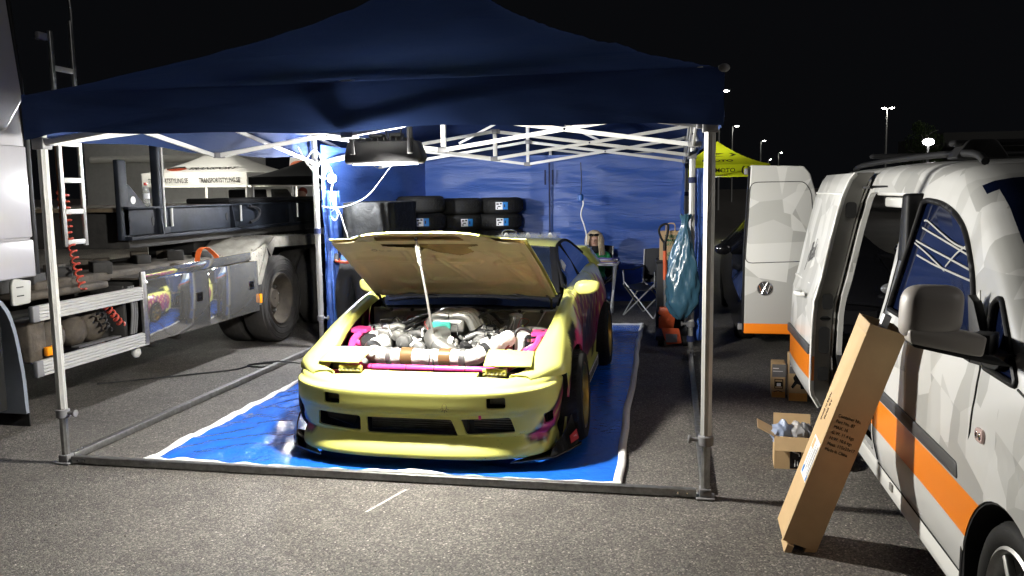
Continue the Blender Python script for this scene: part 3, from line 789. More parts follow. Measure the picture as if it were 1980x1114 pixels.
# cylinder banks, valve covers with coils
for s in (-1, 1):
    M = Matrix.Translation((s*.27, 1.10, .60)) @ Matrix.Rotation(R(s*38), 4, 'Y')
    m = MB(); m.bx(-.085, .085, -.24, .24, -.12, .05); b = m.xf(M).build('valve_cover', M_cast if s < 0 else M_castd, car, bevel=.018)
    for k in range(4):
        y = -.17+k*.105
        m = MB(); m.bx(-.045, .045, y-.04, y+.04, .05, .075); m.bx(-.03, .03, y-.03, y+.03, .075, .10); m.xf(M).build('ignition_coil', M_black, b, bevel=.008)
        m = MB(); m.tube([M @ Vector((-s*.05, y, .08)), M @ Vector((-s*.11, y-.02, .05)), M @ Vector((-s*.15, y-.03, -.02))], .021, 10); m.build('coil_boot', M_black if k % 2 else M_castd, b, smooth=50)
        m = MB(); m.tube([M @ Vector((s*.03, y, .06)), M @ Vector((s*.10, y-.02, .055)), M @ Vector((s*.16, y-.03, -.0))], .026, 12); m.build('header_tube', M_cast, b, smooth=50)
    m = MB(); m.tube([M @ Vector((-s*.0, -.22, .112)), M @ Vector((-s*.0, .22, .112))], .014, 8); m.build('fuel_rail', M_alu, b, smooth=50)
# front of the engine: pulleys, alternator, pumps, brackets and small hoses
rnd = random.Random(5)
for (x, y, z, r, w, mt) in ((-.18, .80, .60, .06, .05, M_castd), (-.28, .80, .66, .05, .09, M_castd), (.20, .80, .58, .065, .05, M_castd), (.0, .86, .60, .075, .04, M_cast), (-.06, .78, .54, .07, .05, M_castd), (.25, .86, .655, .05, .07, M_castd), (-.36, .9, .69, .04, .08, M_cast)):
    m = MB(); m.lathe([(r*.3, -w*.7), (r*.9, -w*.6), (r, -w*.5), (r, -w*.1), (r*.8, 0), (r, w*.1), (r, w*.5), (r*.5, w*.6)], 20, Matrix.Translation((x, y, z)) @ AY); m.build('pulley', mt, car, smooth=40)
m = MB(); m.lathe([(.05, -.07), (.062, -.06), (.062, .06), (.05, .07)], 18, Matrix.Translation((-.545, .84, .62)) @ Matrix.Rotation(R(35), 4, 'X')); m.build('air_filter', M_hose, car, smooth=40)
m = MB(); m.bx(-.50, -.40, .86, .98, .60, .73); m.tube([(-.47, .9, .72), (-.40, .98, .74), (-.34, 1.0, .72)], .03, 10); m.bx(-.46, -.42, .88, .94, .73, .76); m.build('water_pot', M_cast, car, bevel=.012)
for s, cnt in ((-1, 30), (1, 30)):
    for k in range(cnt):
        x = s*(.06+.48*rnd.random()); y = .70+.62*rnd.random(); z = .62+.07*rnd.random()
        t = rnd.random(); mt = (M_castd, M_cast, M_hose, M_alu, M_hose, M_castd, M_coilred, M_whitecab)[k % 8]
        m = MB()
        if t < .45:
            a, b, c = .015+.02*rnd.random(), .02+.02*rnd.random(), .012+.03*rnd.random(); m.bx(-a, a, -b, b, -c, c)
            m.xf(Matrix.Translation((x, y, z)) @ Euler((rnd.random()*2, rnd.random(), rnd.random()*3)).to_matrix().to_4x4())
            m.build('engine_bracket', mt, car, bevel=.004)
        else:
            m.tube(cr([(x, y, z), (x+.05*(rnd.random()-.5), y+.05, z+.05*rnd.random()), (x+.16*(rnd.random()-.5), y+.12, z+.02), (x+.2*(rnd.random()-.5), y+.2, z-.04)], 14), .007+.006*rnd.random(), 8); m.build('engine_hose', mt, car, smooth=60)
# thin wires
for k in range(26):
    x0 = -.5+1.0*rnd.random(); y0 = .75+.6*rnd.random(); m = MB(); m.tube(cr([(x0, y0, .70), (x0+.1*(rnd.random()-.5), y0+.04, .76+.03*rnd.random()), (x0+.22*(rnd.random()-.5), y0+.1, .74), (x0+.3*(rnd.random()-.5), y0+.14, .66)], 14), .0032, 5); m.build('engine_wire', (M_hose, M_hose, M_coilred, M_cast)[k % 4], car, smooth=60)
# black hoses arching across the bay
m = MB(); m.tube(cr([(-.46, .98, .70), (-.25, 1.22, .78), (.0, 1.34, .82), (.2, 1.36, .80), (.32, 1.30, .72)], 30), .016, 10); m.build('vacuum_hose', M_hose, car, smooth=60)
m = MB(); m.tube(cr([(-.44, 1.0, .69), (-.28, 1.18, .74), (-.15, 1.3, .76), (-.1, 1.42, .72)], 24), .014, 10); m.build('vacuum_hose', M_hose, car, smooth=60)
m = MB(); m.tube(cr([(.12, 1.05, .72), (.2, 1.28, .80), (.36, 1.40, .80), (.44, 1.42, .76)], 24), .012, 10); m.build('vacuum_hose', M_hose, car, smooth=60)
# brake fluid pot, wiper motor, ignition box, overflow can on the bay's right
m = MB(); m.lathe([(.045, .66), (.05, .67), (.05, .74), (.052, .745), (.052, .77), (.02, .785)], 18, Matrix.Translation((.40, 1.40, 0))); m.build('brake_fluid_pot', M_white, car, smooth=40)
m = MB(); m.tube([(.55, 1.36, .66), (.62, 1.48, .80)], .006, 6); m.tube([(.40, 1.42, .70), (.47, 1.47, .80)], .006, 6); m.build('firewall_stay', M_alu, car)
m = MB(); m.tube([(-.42, 1.44, .70), (-.34, 1.45, .73)], .035, 10); m.bx(-.36, -.30, 1.40, 1.47, .70, .76); m.bx(-.22, -.12, 1.43, 1.5, .70, .76); m.build('wiper_motor', M_castd, car, bevel=.008)
m = MB(); m.lathe([(.052, .58), (.055, .585), (.055, .66), (.05, .665), (.05, .69), (.04, .70)], 20, Matrix.Translation((.605, .92, 0))); oc = m.build('catch_can', M_blackg, car, smooth=40)
m = MB(); m.lathe([(.056, .664), (.056, .686)], 20, Matrix.Translation((.605, .92, 0))); m.build('can_lid', M_chrome, oc, smooth=40)
m = MB(); m.bx(.58, .635, .860, .866, .60, .625); m.build('blue_label', mat('blue label', (.05, .16, .5), .4), oc)
m = MB(); m.tube(cr([(.60, .92, .72), (.55, .90, .75), (.50, .88, .73), (.49, .86, .62), (.50, .84, .5)], 18), .012, 8); m.tube(cr([(.64, .92, .71), (.68, .98, .72), (.66, 1.06, .70)], 10), .01, 8); m.build('braided_hose', M_hose, car, smooth=60)
m = MB(); m.tube([(.535, .83, .68), (.53, .80, .5)], .014, 8); m.tube([(.51, .84, .70), (.505, .81, .52)], .01, 8); m.build('braided_hose', M_whitecab, car, smooth=60)

# --- bonnet, hinged at the cowl and propped open
TH = R(27); HB = Vector((0, 1.43, .925))
HM = Matrix.Translation(HB) @ Matrix(((1, 0, 0, 0), (0, -math.cos(TH), -math.sin(TH), 0), (0, math.sin(TH), -math.cos(TH), 0), (0, 0, 0, 1)))
# hood coords: x, s (from hinge to nose), h (down, towards the engine)
HL = 1.10
def hw(s): return lerp_tab([(0, .715), (.25, .705), (.6, .688), (.9, .668), (HL, .655)], s)
def hcrown(x, s): return -.018*(1-(x/.7)**2)+.030*(s/HL)**3-.012*math.exp(-((abs(x)-.42)/.05)**2)
def skin(h):
    return [[(x, s, hcrown(x, s)+h) for x in [hw(s)*(-1+2*i/60) for i in range(61)]] for s in [HL*j/50 for j in range(51)]]
m = MB(); m.shell([[tuple(p) for p in r] for r in skin(0)], -.006); 
# tongue between the headlamps
tong = []
for j in range(9):
    t = j/8; s = HL-.004+.135*t; w = .50-.115*t**.8; tong.append([(w*(-1+2*i/30), s, hcrown(w*(-1+2*i/30)*.7, HL)+.012*t+.010*t*t+.02*t*abs(-1+2*i/30)**4) for i in range(31)])
m.shell(tong, -.010)
M_brownp = mat('brown stained tongue', (.16, .10, .04), .8, var=(9, .3))
hood = m.xf(HM).build('bonnet', M_yel, car, smooth=45)
m = MB(); m.grid([[HM @ Vector((x*.97, s, h+.0072)) for x, s, h in r] for r in skin(0)]); m.build('bonnet_underside', mat('brown stained panel underside', (.26, .185, .075), .8, var=(7, .3)), hood, smooth=50, fix=False)
m = MB(); m.grid([[HM @ Vector((x*.96, s, h+.0125)) for x, s, h in r] for r in tong[:8]]); m.build('tongue_underside', M_brownp, hood, smooth=50, fix=False)
# inner frame with pressed ribs, slot and cut-out
def dseg(x, s, a, b):
    ax, ay = a; bx_, by = b; dx, dy = bx_-ax, by-ay; t = max(0, min(1, ((x-ax)*dx+(s-ay)*dy)/(dx*dx+dy*dy))); return math.hypot(x-ax-t*dx, s-ay-t*dy)
RIBS = [((-.20, .99), (-.20, .28)), ((.28, .96), (.60, .50)), ((-.60, .72), (-.02, .66)), ((-.02, .66), (.24, .66)), ((.40, .62), (.60, .72)), ((.0, .74), (.14, .28)), ((.42, .62), (.56, .28)), ((-.45, .28), (.5, .28))]
SLOT = rpoly([(-.34, 1.115), (-.31, 1.195), (.23, 1.195), (.27, 1.115)], .02)
CUTO = [(-.24, 1.02), (-.05, .985), (.02, .90), (.055, .86), (.10, .82), (.17, .795), (.22, .77), (.27, .80), (.33, .84), (.345, .93), (.33, 1.0), (.40, 1.03), (.40, 1.055), (-.24, 1.06)]
CUTO = [(x-.07, s) for x, s in CUTO]
def inner_h(x, s):
    w = hw(min(s, HL)); e = min(w-abs(x), s, )
    h = .004
    ring = max(0, min(1, (.085-e)/.02)); h += .024*ring
    for a, b in RIBS:
        d = dseg(x, s, a, b); h = max(h, .004+.018*(lambda q: q*q*(3-2*q))(max(0, min(1, (.048-d)/.018))))
        if d < .011: h -= .010*(1-d/.011)
    if s > .90: h = max(h, .028*min(1, (s-.90)/.03))
    if e < .03: h *= max(0, e/.03)**.5
    return h
gx, gy = 121, 121
rows = []
for j in range(gy):
    s = .015+(HL+.105)*j/(gy-1); w = hw(s)-.012 if s <= HL-.012 else (.50-.115*((s-HL)/.135)**.8 if s > HL else hw(s)-.012)-.012
    rows.append([(w*(-1+2*i/(gx-1)), s) for i in range(gx)])
vs, fs = [], []; idx = {}
for j in range(gy):
    for i in range(gx):
        x, s = rows[j][i]; idx[(i, j)] = len(vs)
        vs.append((x, s, hcrown(x, min(s, HL))+.007+inner_h(x, s)*(1 if s < HL else 1)))
for j in range(gy-1):
    for i in range(gx-1):
        x = (rows[j][i][0]+rows[j+1][i+1][0])/2; s = (rows[j][i][1]+rows[j+1][i+1][1])/2
        if inpoly(x, s, SLOT) or inpoly(x, s, CUTO): continue
        fs.append((idx[(i, j)], idx[(i+1, j)], idx[(i+1, j+1)], idx[(i, j+1)]))
m = MB(); m.add([HM @ Vector(v) for v in vs], fs); m.build('inner_frame', M_under, hood, smooth=180, fix=False)
m = MB(); m.tube([HM @ Vector((-.33, 1.15, .02)), HM @ Vector((.24, 1.15, .018))], .012, 8); m.bx(-.02, .02, -.02, .02, -.01, .02, HM @ Matrix.Translation((-.03, 1.02, .01))); m.build('inner_brace', mat('brown stained foam', (.24, .15, .06), .9), hood, smooth=50)
for x, s in ((-.54, 1.01), (.52, 1.01)):
    m = MB(); m.lathe([(.03, 0), (.026, .004), (.012, -.004)], 14, HM @ Matrix.Translation((x, s, .036)) @ Matrix.Diagonal((1, .45, 1, 1))); m.build('bump_stop', M_hose, hood)
for x, s in ((-.33, 1.06), (.36, 1.06)):
    m = MB(); m.tube([HM @ Vector((x+.03*math.cos(R(30*k)), s+.012*math.sin(R(30*k)), .036)) for k in range(12)], .003, 5, closed=True); m.build('pressed_ring', M_castd, hood)
m = MB()
for k in range(3): m.tube([HM @ Vector((-.40+.05*k+.02*math.cos(R(40*i)), .93+.013*math.sin(R(40*i)), .0345)) for i in range(9)], .0013, 4, closed=True)
m.build('pen_mark', M_castd, hood)
for s in (-1, 1):
    m = MB(); m.bar((s*.66, 1.50, .80), (s*.67, 1.40, .90), .02, .008); m.bar((s*.67, 1.40, .90), (s*.655, 1.30, .93), .02, .008); m.build('bonnet_hinge', M_castd, car)
# prop rod
top = HM @ Vector((-.055, 1.13, .03)); bot = Vector((-.055, .79, .62))
m = MB(); m.tube([bot, bot.lerp(top, .5)+Vector((.004, 0, 0)), top], .0085, 8); pr = m.build('prop_rod', M_alu, car, smooth=50)
m = MB(); m.tube([bot.lerp(top, .77), bot.lerp(top, .8), bot.lerp(top, .84), bot.lerp(top, .88), bot.lerp(top, .93), bot.lerp(top, .95)], [.012, .0165, .0145, .0165, .015, .010], 12); m.build('foam_grip', M_wrap, pr, smooth=50)
m = MB(); m.tube([top-Vector((0, .0, .02)), top+Vector((0, .02, .01))], .010, 8); m.build('rod_tip', M_hose, pr)

# --- cowl panel, windscreen, greenhouse
m = MB(); m.shell([cr([(-.69, 1.50, .815), (-.4, 1.46, .83), (0, 1.45, .838), (.4, 1.46, .83), (.69, 1.50, .815)], 24), cr([(-.71, 1.70, .90), (-.4, 1.62, .90), (0, 1.60, .905), (.4, 1.62, .90), (.71, 1.70, .90)], 24)], .01); cp_ = m.build('cowl_panel', M_blackg, car, smooth=50)
m = MB()
for s in (-.25, .38): m.tube([(s, 1.56, .90), (s-.25, 1.60, .925), (s-.46, 1.63, .93)], .007, 6)
m.build('wiper', M_black, car)
def gh(u, v):    # windscreen to roof to hatch: v 0..1 along, u -1..1 across
    prof = [(1.66, .905, .70), (1.92, 1.03, .655), (2.2, 1.15, .60), (2.42, 1.215, .565), (2.7, 1.242, .56), (3.1, 1.238, .56), (3.4, 1.19, .57), (3.75, 1.08, .59), (4.1, .97, .60)]
    y, z, w = cr(prof, 201)[int(round(v*200))]
    return (w*u, y-.05*(1-u*u)*(1 if v < .35 else 0)*(1-v/.35 if v < .35 else 0)*1.6, z+.03*(1-u*u)*(.4+.6*min(1, v*3)))
rows = [[gh(-1+2*i/24, j/80) for i in range(25)] for j in range(81)]
M_roofp = M_yel
def gpart(j0, j1, i0, i1, name, mt, t=.008):
    m = MB(); m.shell([[r[i] for i in range(i0, i1+1)] for r in rows[j0:j1+1]][::1], -t); return m.build(name, mt, car, smooth=50)
ws = gpart(0, 28, 1, 23, 'windscreen', M_glass); gpart(28, 50, 0, 24, 'roof', M_yel); gpart(50, 80, 0, 24, 'rear_hatch', M_glass)
for i0, i1 in ((0, 1), (23, 24)): gpart(0, 28, i0, i1, 'windscreen_pillar', M_black, .012)
# side glass + pillars
for s in (-1, 1):
    bot_ = [(s*.735, y, .925) for y in (1.72, 2.1, 2.6, 3.1, 3.6, 3.95)]
    topy = [(1.76, .945), (2.1, 1.10), (2.45, 1.205), (2.9, 1.232), (3.3, 1.20), (3.75, 1.06)]
    tp = [(s*(.725-.55*(z-.925)), y, z) for y, z in topy]
    A, B = cr(bot_, 30), cr(tp, 30); rr = [A, [tuple((a[k]+b[k])/2+(s*.012 if k == 0 else 0) for k in range(3)) for a, b in zip(A, B)], B]
    m = MB(); m.shell(rr if s < 0 else [q[::-1] for q in rr], .006); m.build('side_window', M_glass, car, smooth=50)
    m = MB(); m.tube([(p[0], p[1], p[2]+.004) for p in B], .016, 8); m.build('window_seal', M_black, car, smooth=50)
    m = MB(); m.bar((s*.742, 2.72, .925), (s*.565, 2.66, 1.225), .035, .02); m.build('door_pillar', M_black, car)
m = MB(); m.lathe([(.10, -.002), (.115, -.002), (.115, .002), (.10, .002)], 24, frame((.690, 2.2, 1.02), (0, 1, 0), (-.5, 0, 1))); m.build('window_roundel', M_paper, car)
# screen lettering
WF = frame((0, 1.655, .925), (1, 0, 0), (0, .26, .14))
text('lettering', 'DKST', .06, frame((.02, 1.60, .925), (1, 0, 0), (0, .26, .14)), M_paper, ws, ext=.001, bold=.002)
text('lettering', 'Tuning', .055, frame((.19, 1.605, .922), (1, 0, 0), (0, .26, .14)), M_greyp, ws, ext=.001, shear=.3)
text('lettering', 'SHIV', .07, frame((-.50, 1.64, .925), (1, .1, 0), (0, .26, .14)), M_paper, ws, ext=.001, shear=.3)
# interior roll bar and seat shapes seen through nothing: keep closed. clear box with lamps on the roof
# mirrors
for s in (-1, 1):
    m = MB(); m.ball((0, 0, 0), 1, 28, 18); Q = []
    for p in m.v:
        sg = lambda a, e: math.copysign(abs(a)**e, a)
        Q.append(Vector((s*(.895+.10*sg(p.x, .62)+.012*p.z), 1.83+.055*sg(p.y, .8), .935+.058*sg(p.z, .66)*(1-.12*p.x)+.008*p.x)))
    m.v = Q; mm = m.build('door_mirror', M_yel, car, smooth=80)
    m = MB(); m.prism(rpoly([(s*.72, 1.74), (s*.82, 1.80), (s*.82, 1.86), (s*.72, 1.90)], .01), .87, .92); m.build('mirror_foot', M_black, mm, bevel=.01)
# rear wing
m = MB()
m.prism(rpoly([(4.10, 1.055), (4.32, 1.075), (4.33, 1.085), (4.12, 1.09)], .012), -.70, .70, YZ(0)); wing = m.build('rear_wing', M_yel, car, bevel=.004)
for s in (-1, 1):
    m = MB(); m.prism(rpoly([(s*.42, 1.105), (s*.66, 1.105), (s*.80, .92), (s*.74, .90), (s*.60, 1.055), (s*.42, 1.065)], .012), 4.08, 4.34, XZ(0)); m.build('wing_post', M_yel, wing, bevel=.012)
# side skirts, sill board with print
for s in (-1, 1):
    m = MB(); m.prism(rpoly([(1.28, .08), (2.95, .08), (2.95, .20), (1.34, .20)], .02), s*.80, s*.885, YZ(0)); sk = m.build('side_skirt', M_yel, car, bevel=.008)
    m = MB(); m.bx(s*.886, s*.889, 1.4, 2.9, .095, .185); bd = m.build('skirt_sticker', M_paper, sk)
    if s > 0:
        for k in range(12):
            m = MB(); x0 = 1.46+k*.118; m.prism(rpoly([(x0, .11), (x0+.08, .11), (x0+.07, .17), (x0-.0, .17)], .01), .8895, .8915, YZ(0)); m.build('skirt_print', M_ink, sk)
# wheels
def car_wheel(x, y, s, steer=0, rad_=.305, w=.235):
    e = bpy.data.objects.new('wheel', None); COL.objects.link(e); e.parent = car; e.location = (x, y, rad_); e.rotation_euler = (0, R(-2.5*s), R(steer)); TM[e.name] = Matrix()
    m = MB(); hw_ = w/2
    m.lathe([(.222, -hw_*.9), (.25, -hw_), (.285, -hw_*.96), (rad_-.006, -hw_*.8), (rad_, -hw_*.6), (rad_, hw_*.6), (rad_-.006, hw_*.8), (.285, hw_*.96), (.25, hw_), (.222, hw_*.9)], 56, AX, cap=False); ty = m.build('tyre', M_rub, e, smooth=40)
    m = MB()
    for k in range(56):
        a = 2*math.pi*k/56
        for q in (-1, 1):
            M = Matrix.Rotation(a, 4, 'X') @ Matrix.Translation((q*.05, 0, rad_)) @ Matrix.Rotation(R(28*q), 4, 'Z'); m.bx(-.035, .035, -.008, .008, -.004, .004, M)
    tag(m.build('tread_block', M_rub, e), kind='stuff')
    m = MB(); m.lathe([(.215, -s*hw_*.9), (.224, -s*hw_*.9), (.224, s*hw_*.92), (.215, s*hw_*.92), (.205, s*hw_*.7), (.20, -s*hw_*.5)], 40, AX, cap=False); m.build('rim', M_gold, e, smooth=40)
    for k in range(5):
        m = MB(); M = Matrix.Rotation(2*math.pi*k/5, 4, 'X'); m.prism(rpoly([(-.028, .03), (.028, .03), (.02, .21), (-.02, .21)], .006), s*hw_*.45-.012, s*hw_*.45+.014, M @ YZ(0)); m.build('spoke', M_gold, e, bevel=.004)
    m = MB(); m.lathe([(.05, 0), (.05, s*.03), (.02, s*.04)], 16, Matrix.Translation((s*hw_*.45, 0, 0)) @ AX); m.lathe([(.16, -.012), (.16, .012)], 28, AX); m.build('brake_disc', M_castd, e, smooth=40)
for s in (-1, 1):
    car_wheel(s*.872, .86, s, steer=0); car_wheel(s*.855, 3.33, s)
# lower floor so that no light leaks under
m = MB(); m.bx(-.74, .74, .36, 4.3, .13, .2); m.build('underbody', M_dark, car)
m = MB(); m.bx(-.70, .70, 1.7, 3.9, .45, .92); m.build('cabin_floor', M_dark, car)

# clear plastic tray of lamps on the roof
tr = thing('clear_tray', 'clear plastic tray of small lamps lying on the car roof', 'tray', (.27+.28, 2.85, 1.277))
M_clear = mat('clear plastic', (.85, .88, .9), .08, trans=.9, ior=1.3, alpha=.55)
m = MB(); m.bx(-.26, .26, -.12, .12, 0, .006); m.bx(-.26, .26, -.124, -.12, 0, .04); m.bx(-.26, .26, .12, .124, 0, .04); m.build('tray', M_clear, tr)
for k in range(5):
    m = MB(); m.lathe([(.018, 0), (.022, .012), (.012, .035), (.006, .04)], 10, Matrix.Translation((-.21+k*.1, -.04+.03*(k % 2), .007))); m.build('small_lamp', M_chrome if k % 2 else M_white, tr, smooth=40)
m = MB(); m.tube(cr([(-.25, -.05, .006), (-.24, -.05, .06), (-.18, -.05, .075), (-.12, -.05, .06), (-.11, -.05, .006)], 14), .006, 8); m.build('tray_handle', M_chrome, tr)
# ------------------------------------------------------------------ transporter truck on the left (side plane x = -2.6)
M_cab = mat('white truck paint', (.31, .305, .325), .3, var=(3, .06), coat=.4)
M_chas = mat('grimy chassis paint', (.022, .021, .02), .75, var=(8, .5), bump=(30, .3, .01))
M_grime = mat('dusty brown metal', (.055, .045, .034), .8, var=(7, .5), bump=(40, .4, .008))
M_steel = mat('polished steel door', (.47, .465, .45), .06, .86, var=(3, .10), rvar=.02)
M_chk = mat('dull checker plate', (.36, .34, .29), .5, .6, var=(8, .3))
M_deck = mat('dark blue deck paint', (.008, .0105, .016), .65, spec=.25, var=(5, .6), bump=(35, .12, .004))
M_wood = mat('worn deck boards', (.11, .085, .055), .8, var=(12, .35))
M_coilr = mat('red air hose', (.38, .05, .03), .45)
M_mud = mat('grey blue mudguard plastic', (.17, .19, .225), .5, var=(6, .12))
TX = -2.6
tk = thing('transporter_truck', 'white transporter truck with steel side boxes and dark blue flat deck', 'truck', (TX, 0, 0))
# cab side: stepped slabs
def tb(name, mt, *boxes, parent=tk, bevel=.01, M=None, smooth=None):
    m = MB()
    for b in boxes: m.bx(*b)
    return m.build(name, mt, parent, w=True, bevel=bevel, smooth=smooth)
m = MB()
m.prism(rpoly([(-1.6, 1.14), (.50, 1.14), (.575, 1.18), (.585, 2.14), (.55, 2.5), (.46, 3.35), (-1.6, 3.35)], .04), TX-2.4, TX-.02, YZ(0)); cab = m.build('cab', M_cab, tk, w=True, bevel=.03, seg=3)
m = MB(); m.prism(rpoly([(-1.2, 2.45), (.38, 2.14), (.55, 2.36), (.44, 3.3), (-1.2, 3.3)], .03), TX-.03, TX+.02, YZ(0)); m.build('upper_side_panel', M_cab, cab, w=True, bevel=.018, seg=3)
m = MB(); pth = [(TX+.022, y, z) for y, z in rpoly([(-.5, 2.52), (.22, 2.38), (.30, 2.44), (.20, 3.2), (-.5, 3.2)], .08)]; m.tube(pth, .010, 6, closed=True); m.build('panel_groove', M_greyp, cab, w=True, smooth=60)
tb('side_fairing', M_cab, (TX-.02, TX+.012, -.9, .55, 1.42, 2.05), parent=cab, bevel=.012)
tb('side_fairing', M_cab, (TX-.02, TX+.008, -.9, .56, 1.145, 1.405), parent=cab, bevel=.012)
tb('fairing_edge', M_black, (TX-.05, TX-.012, .586, .62, 1.16, 2.2), parent=cab, bevel=.006)
m = MB(); m.tube([(TX-.03, .60, 2.15), (TX-.02, .575, 2.5), (TX-.02, .49, 3.35)], .02, 8); m.build('rear_seal', M_black, cab, w=True, smooth=50)
# step well, mudguard and front wheel
tb('step_well', M_dark, (TX-.5, TX-.06, -.9, .28, .25, 1.13), parent=cab)
m = MB(); m.shell([cr([(TX+.0, -.42, .96), (TX+.0, -.10, 1.09), (TX+.0, .16, 1.06), (TX+.0, .31, .90), (TX, .38, .55), (TX, .40, .20)], 30), cr([(TX-.34, -.42, .96), (TX-.34, -.10, 1.09), (TX-.34, .16, 1.06), (TX-.34, .31, .90), (TX-.34, .38, .55), (TX-.34, .40, .20)], 30)], .03)
mg = m.build('mudguard', M_mud, tk, w=True, smooth=50)
m = MB(); m.bx(TX-.34, TX-.01, .405, .415, .10, .24); m.build('mud_flap', M_rub, mg, w=True)
m = MB(); m.prism(rpoly([(.34, .96), (.50, .96), (.52, 1.12), (.36, 1.15), (.34, 1.1)], .015), TX-.03, TX-.005, YZ(0)); tl = m.build('guard_bracket', M_greyl, mg, w=True, bevel=.006)
for z in (1.02, 1.08): 
    m = MB(); m.bx(TX-.006, TX-.002, .38, .44, z, z+.008); m.build('slot', M_dark, tl, w=True)
def truck_wheel(y, x_out, dual, name='wheel'):
    e = bpy.data.objects.new(name, None); COL.objects.link(e); e.parent = tk; e.location = (x_out-TX, y, .5); TM[e.name] = Matrix()
    for k in range(2 if dual else 1):
        xo = -k*.33; m = MB()
        m.lathe([(.30, -.24), (.36, -.275), (.44, -.275), (.485, -.255), (.50, -.225), (.50, -.05), (.485, -.02), (.44, .0), (.36, 0.), (.30, -.035)], 60, Matrix.Translation((xo, 0, 0)) @ AX, cap=False); t = m.build('tyre', M_rubd, e, smooth=38)
        m = MB()
        for r in (.335, .40, .455): m.lathe([(r-.006, .0), (r, .005), (r+.006, .0)], 60, Matrix.Translation((xo, 0, 0)) @ AX, cap=False)
        m.build('sidewall_ring', M_rubd, t, smooth=50)
        m = MB()
        for a in (-.21, -.165, -.12, -.075): m.lathe([(.501, a-.006), (.492, a-.004), (.492, a+.004), (.501, a+.006)], 60, Matrix.Translation((xo, 0, 0)) @ AX, cap=False)
        m.build('tread_groove', M_dark, t)
    m = MB(); m.lathe([(.305, -.26), (.305, -.03), (.29, -.012), (.275, -.02), (.262, -.06), (.24, -.10), (.225, -.165), (.12, -.175), (.12, -.12), (.10, -.10), (.01, -.10)], 48, AX, cap=False); r = m.build('rim', M_grime, e, smooth=30)
    for k in range(10):
        a = 2*math.pi*k/10+.2; m = MB(); m.lathe([(.018, -.18), (.018, -.145), (.01, -.135)], 6, Matrix.Translation((0, .17*math.cos(a), .17*math.sin(a))) @ AX); m.build('wheel_nut', M_galv, r)
    for k in range(5):
        a = 2*math.pi*k/5; m = MB(); m.lathe([(.036, -.172), (.036, -.168)], 12, Matrix.Translation((0, .205*math.cos(a), .205*math.sin(a))) @ AX); m.build('hand_hole', M_dark, r)
    return e
truck_wheel(-.24, TX-.06, False); truck_wheel(4.32, TX-.0, True); truck_wheel(5.65, TX-.0, True)
# chassis beams, axle, inner clutter
tb('chassis_beam', M_chas, (TX-.85, TX-.75, .3, 8.5, .72, 1.0), (TX-1.75, TX-1.65, .3, 8.5, .72, 1.0))
tb('axle', M_chas, (TX-2.2, TX-.4, 4.24, 4.40, .42, .58), (TX-2.2, TX-.4, 5.57, 5.73, .42, .58), bevel=.05)
tb('under_shield', M_chas, (TX-2.0, TX-.55, .65, 1.9, .40, .80), bevel=.03)
tb('gearbox_cover', M_grime, (TX-.95, TX-.30, .9, 3.6, .98, 1.06), (TX-.7, TX-.2, .7, 1.6, .94, 1.0), bevel=.02)
rnd = random.Random(3)
for k in range(14):
    y = .75+k*.2; x = TX-.35-.5*rnd.random(); m = MB()
    m.bx(-.05-.05*rnd.random(), .06, -.07, .07+.05*rnd.random(), -.02, .05+.05*rnd.random()); m.xf(Matrix.Translation((x, y, 1.06)) @ Matrix.Rotation(rnd.random(), 4, 'Z')); m.build('chassis_fitting', (M_grime, M_chas)[k % 2], tk, w=True, bevel=.008)
# side guard rails
for z0, z1 in ((.425, .54), (.82, .935)):
    m = MB(); n = 5; P = []
    for k in range(n):
        a = z0+(z1-z0)*k/n; b = z0+(z1-z0)*(k+1)/n; P += [(0, a+.002), (.006, a+.006), (.006, b-.006), (0, b-.002)]
    P += [(-.03, z1), (-.03, z0)]
    m.prism(P, .56, 1.785, Matrix(((1, 0, 0, TX), (0, 0, 1, 0), (0, 1, 0, 0), (0, 0, 0, 1)))); rl = m.build('side_rail', M_alu, tk, w=True)
    tb('end_cap', M_greyp, (TX-.034, TX+.007, .50, .56, z0, z1), parent=rl, bevel=.006)
# air tanks, dirty box, lamp
for y, x, r, L_ in ((.80, TX-.22, .14, .30), (1.10, TX-.25, .12, .4), (1.38, TX-.30, .135, .5)):
    m = MB(); m.lathe([(.02, 0), (r*.7, .02), (r*.95, .05), (r, .09), (r, L_)], 24, Matrix.Translation((x+.16, y, .66)) @ Matrix.Rotation(R(-90), 4, 'Y')); m.build('air_tank', M_grime if y < 1 else M_grime, tk, w=True, smooth=40)
tb('battery_case', M_grime, (TX-.25, TX-.06, .52, .68, .52, .82), bevel=.015)
tb('marker_lamp', M_amber, (TX-.05, TX-.01, .63, .72, .555, .62), bevel=.006)
tb('tank_shelf', M_galv, (TX-.12, TX-.05, 1.0, 1.5, .545, .556), bevel=0)
tb('battery_wall', M_chas, (TX-.30, TX-.26, .6, 1.7, .50, .82), (TX-.30, TX-.1, 1.62, 1.66, .45, .95))
for y in (1.70, 1.73, 1.76):
    m = MB(); m.tube(cr([(TX-.10, y, .94), (TX-.08, y+.01, .75), (TX-.10, y, .53)], 10), .011, 6); m.build('grey_pipe', M_greyp, tk, w=True, smooth=50)
def coil(name, p, q, r, turns, mt, wire=.008):
    p, q = Vector(p), Vector(q); d = (q-p).normalized(); a = d.cross(Vector((.3, 1, .2))).normalized(); b = d.cross(a); n = turns*12
    m = MB(); m.tube([p.lerp(q, i/n)+(a*math.cos(2*math.pi*i/12)+b*math.sin(2*math.pi*i/12))*r for i in range(n+1)], wire, 6); return m.build(name, mt, tk, w=True, smooth=60)
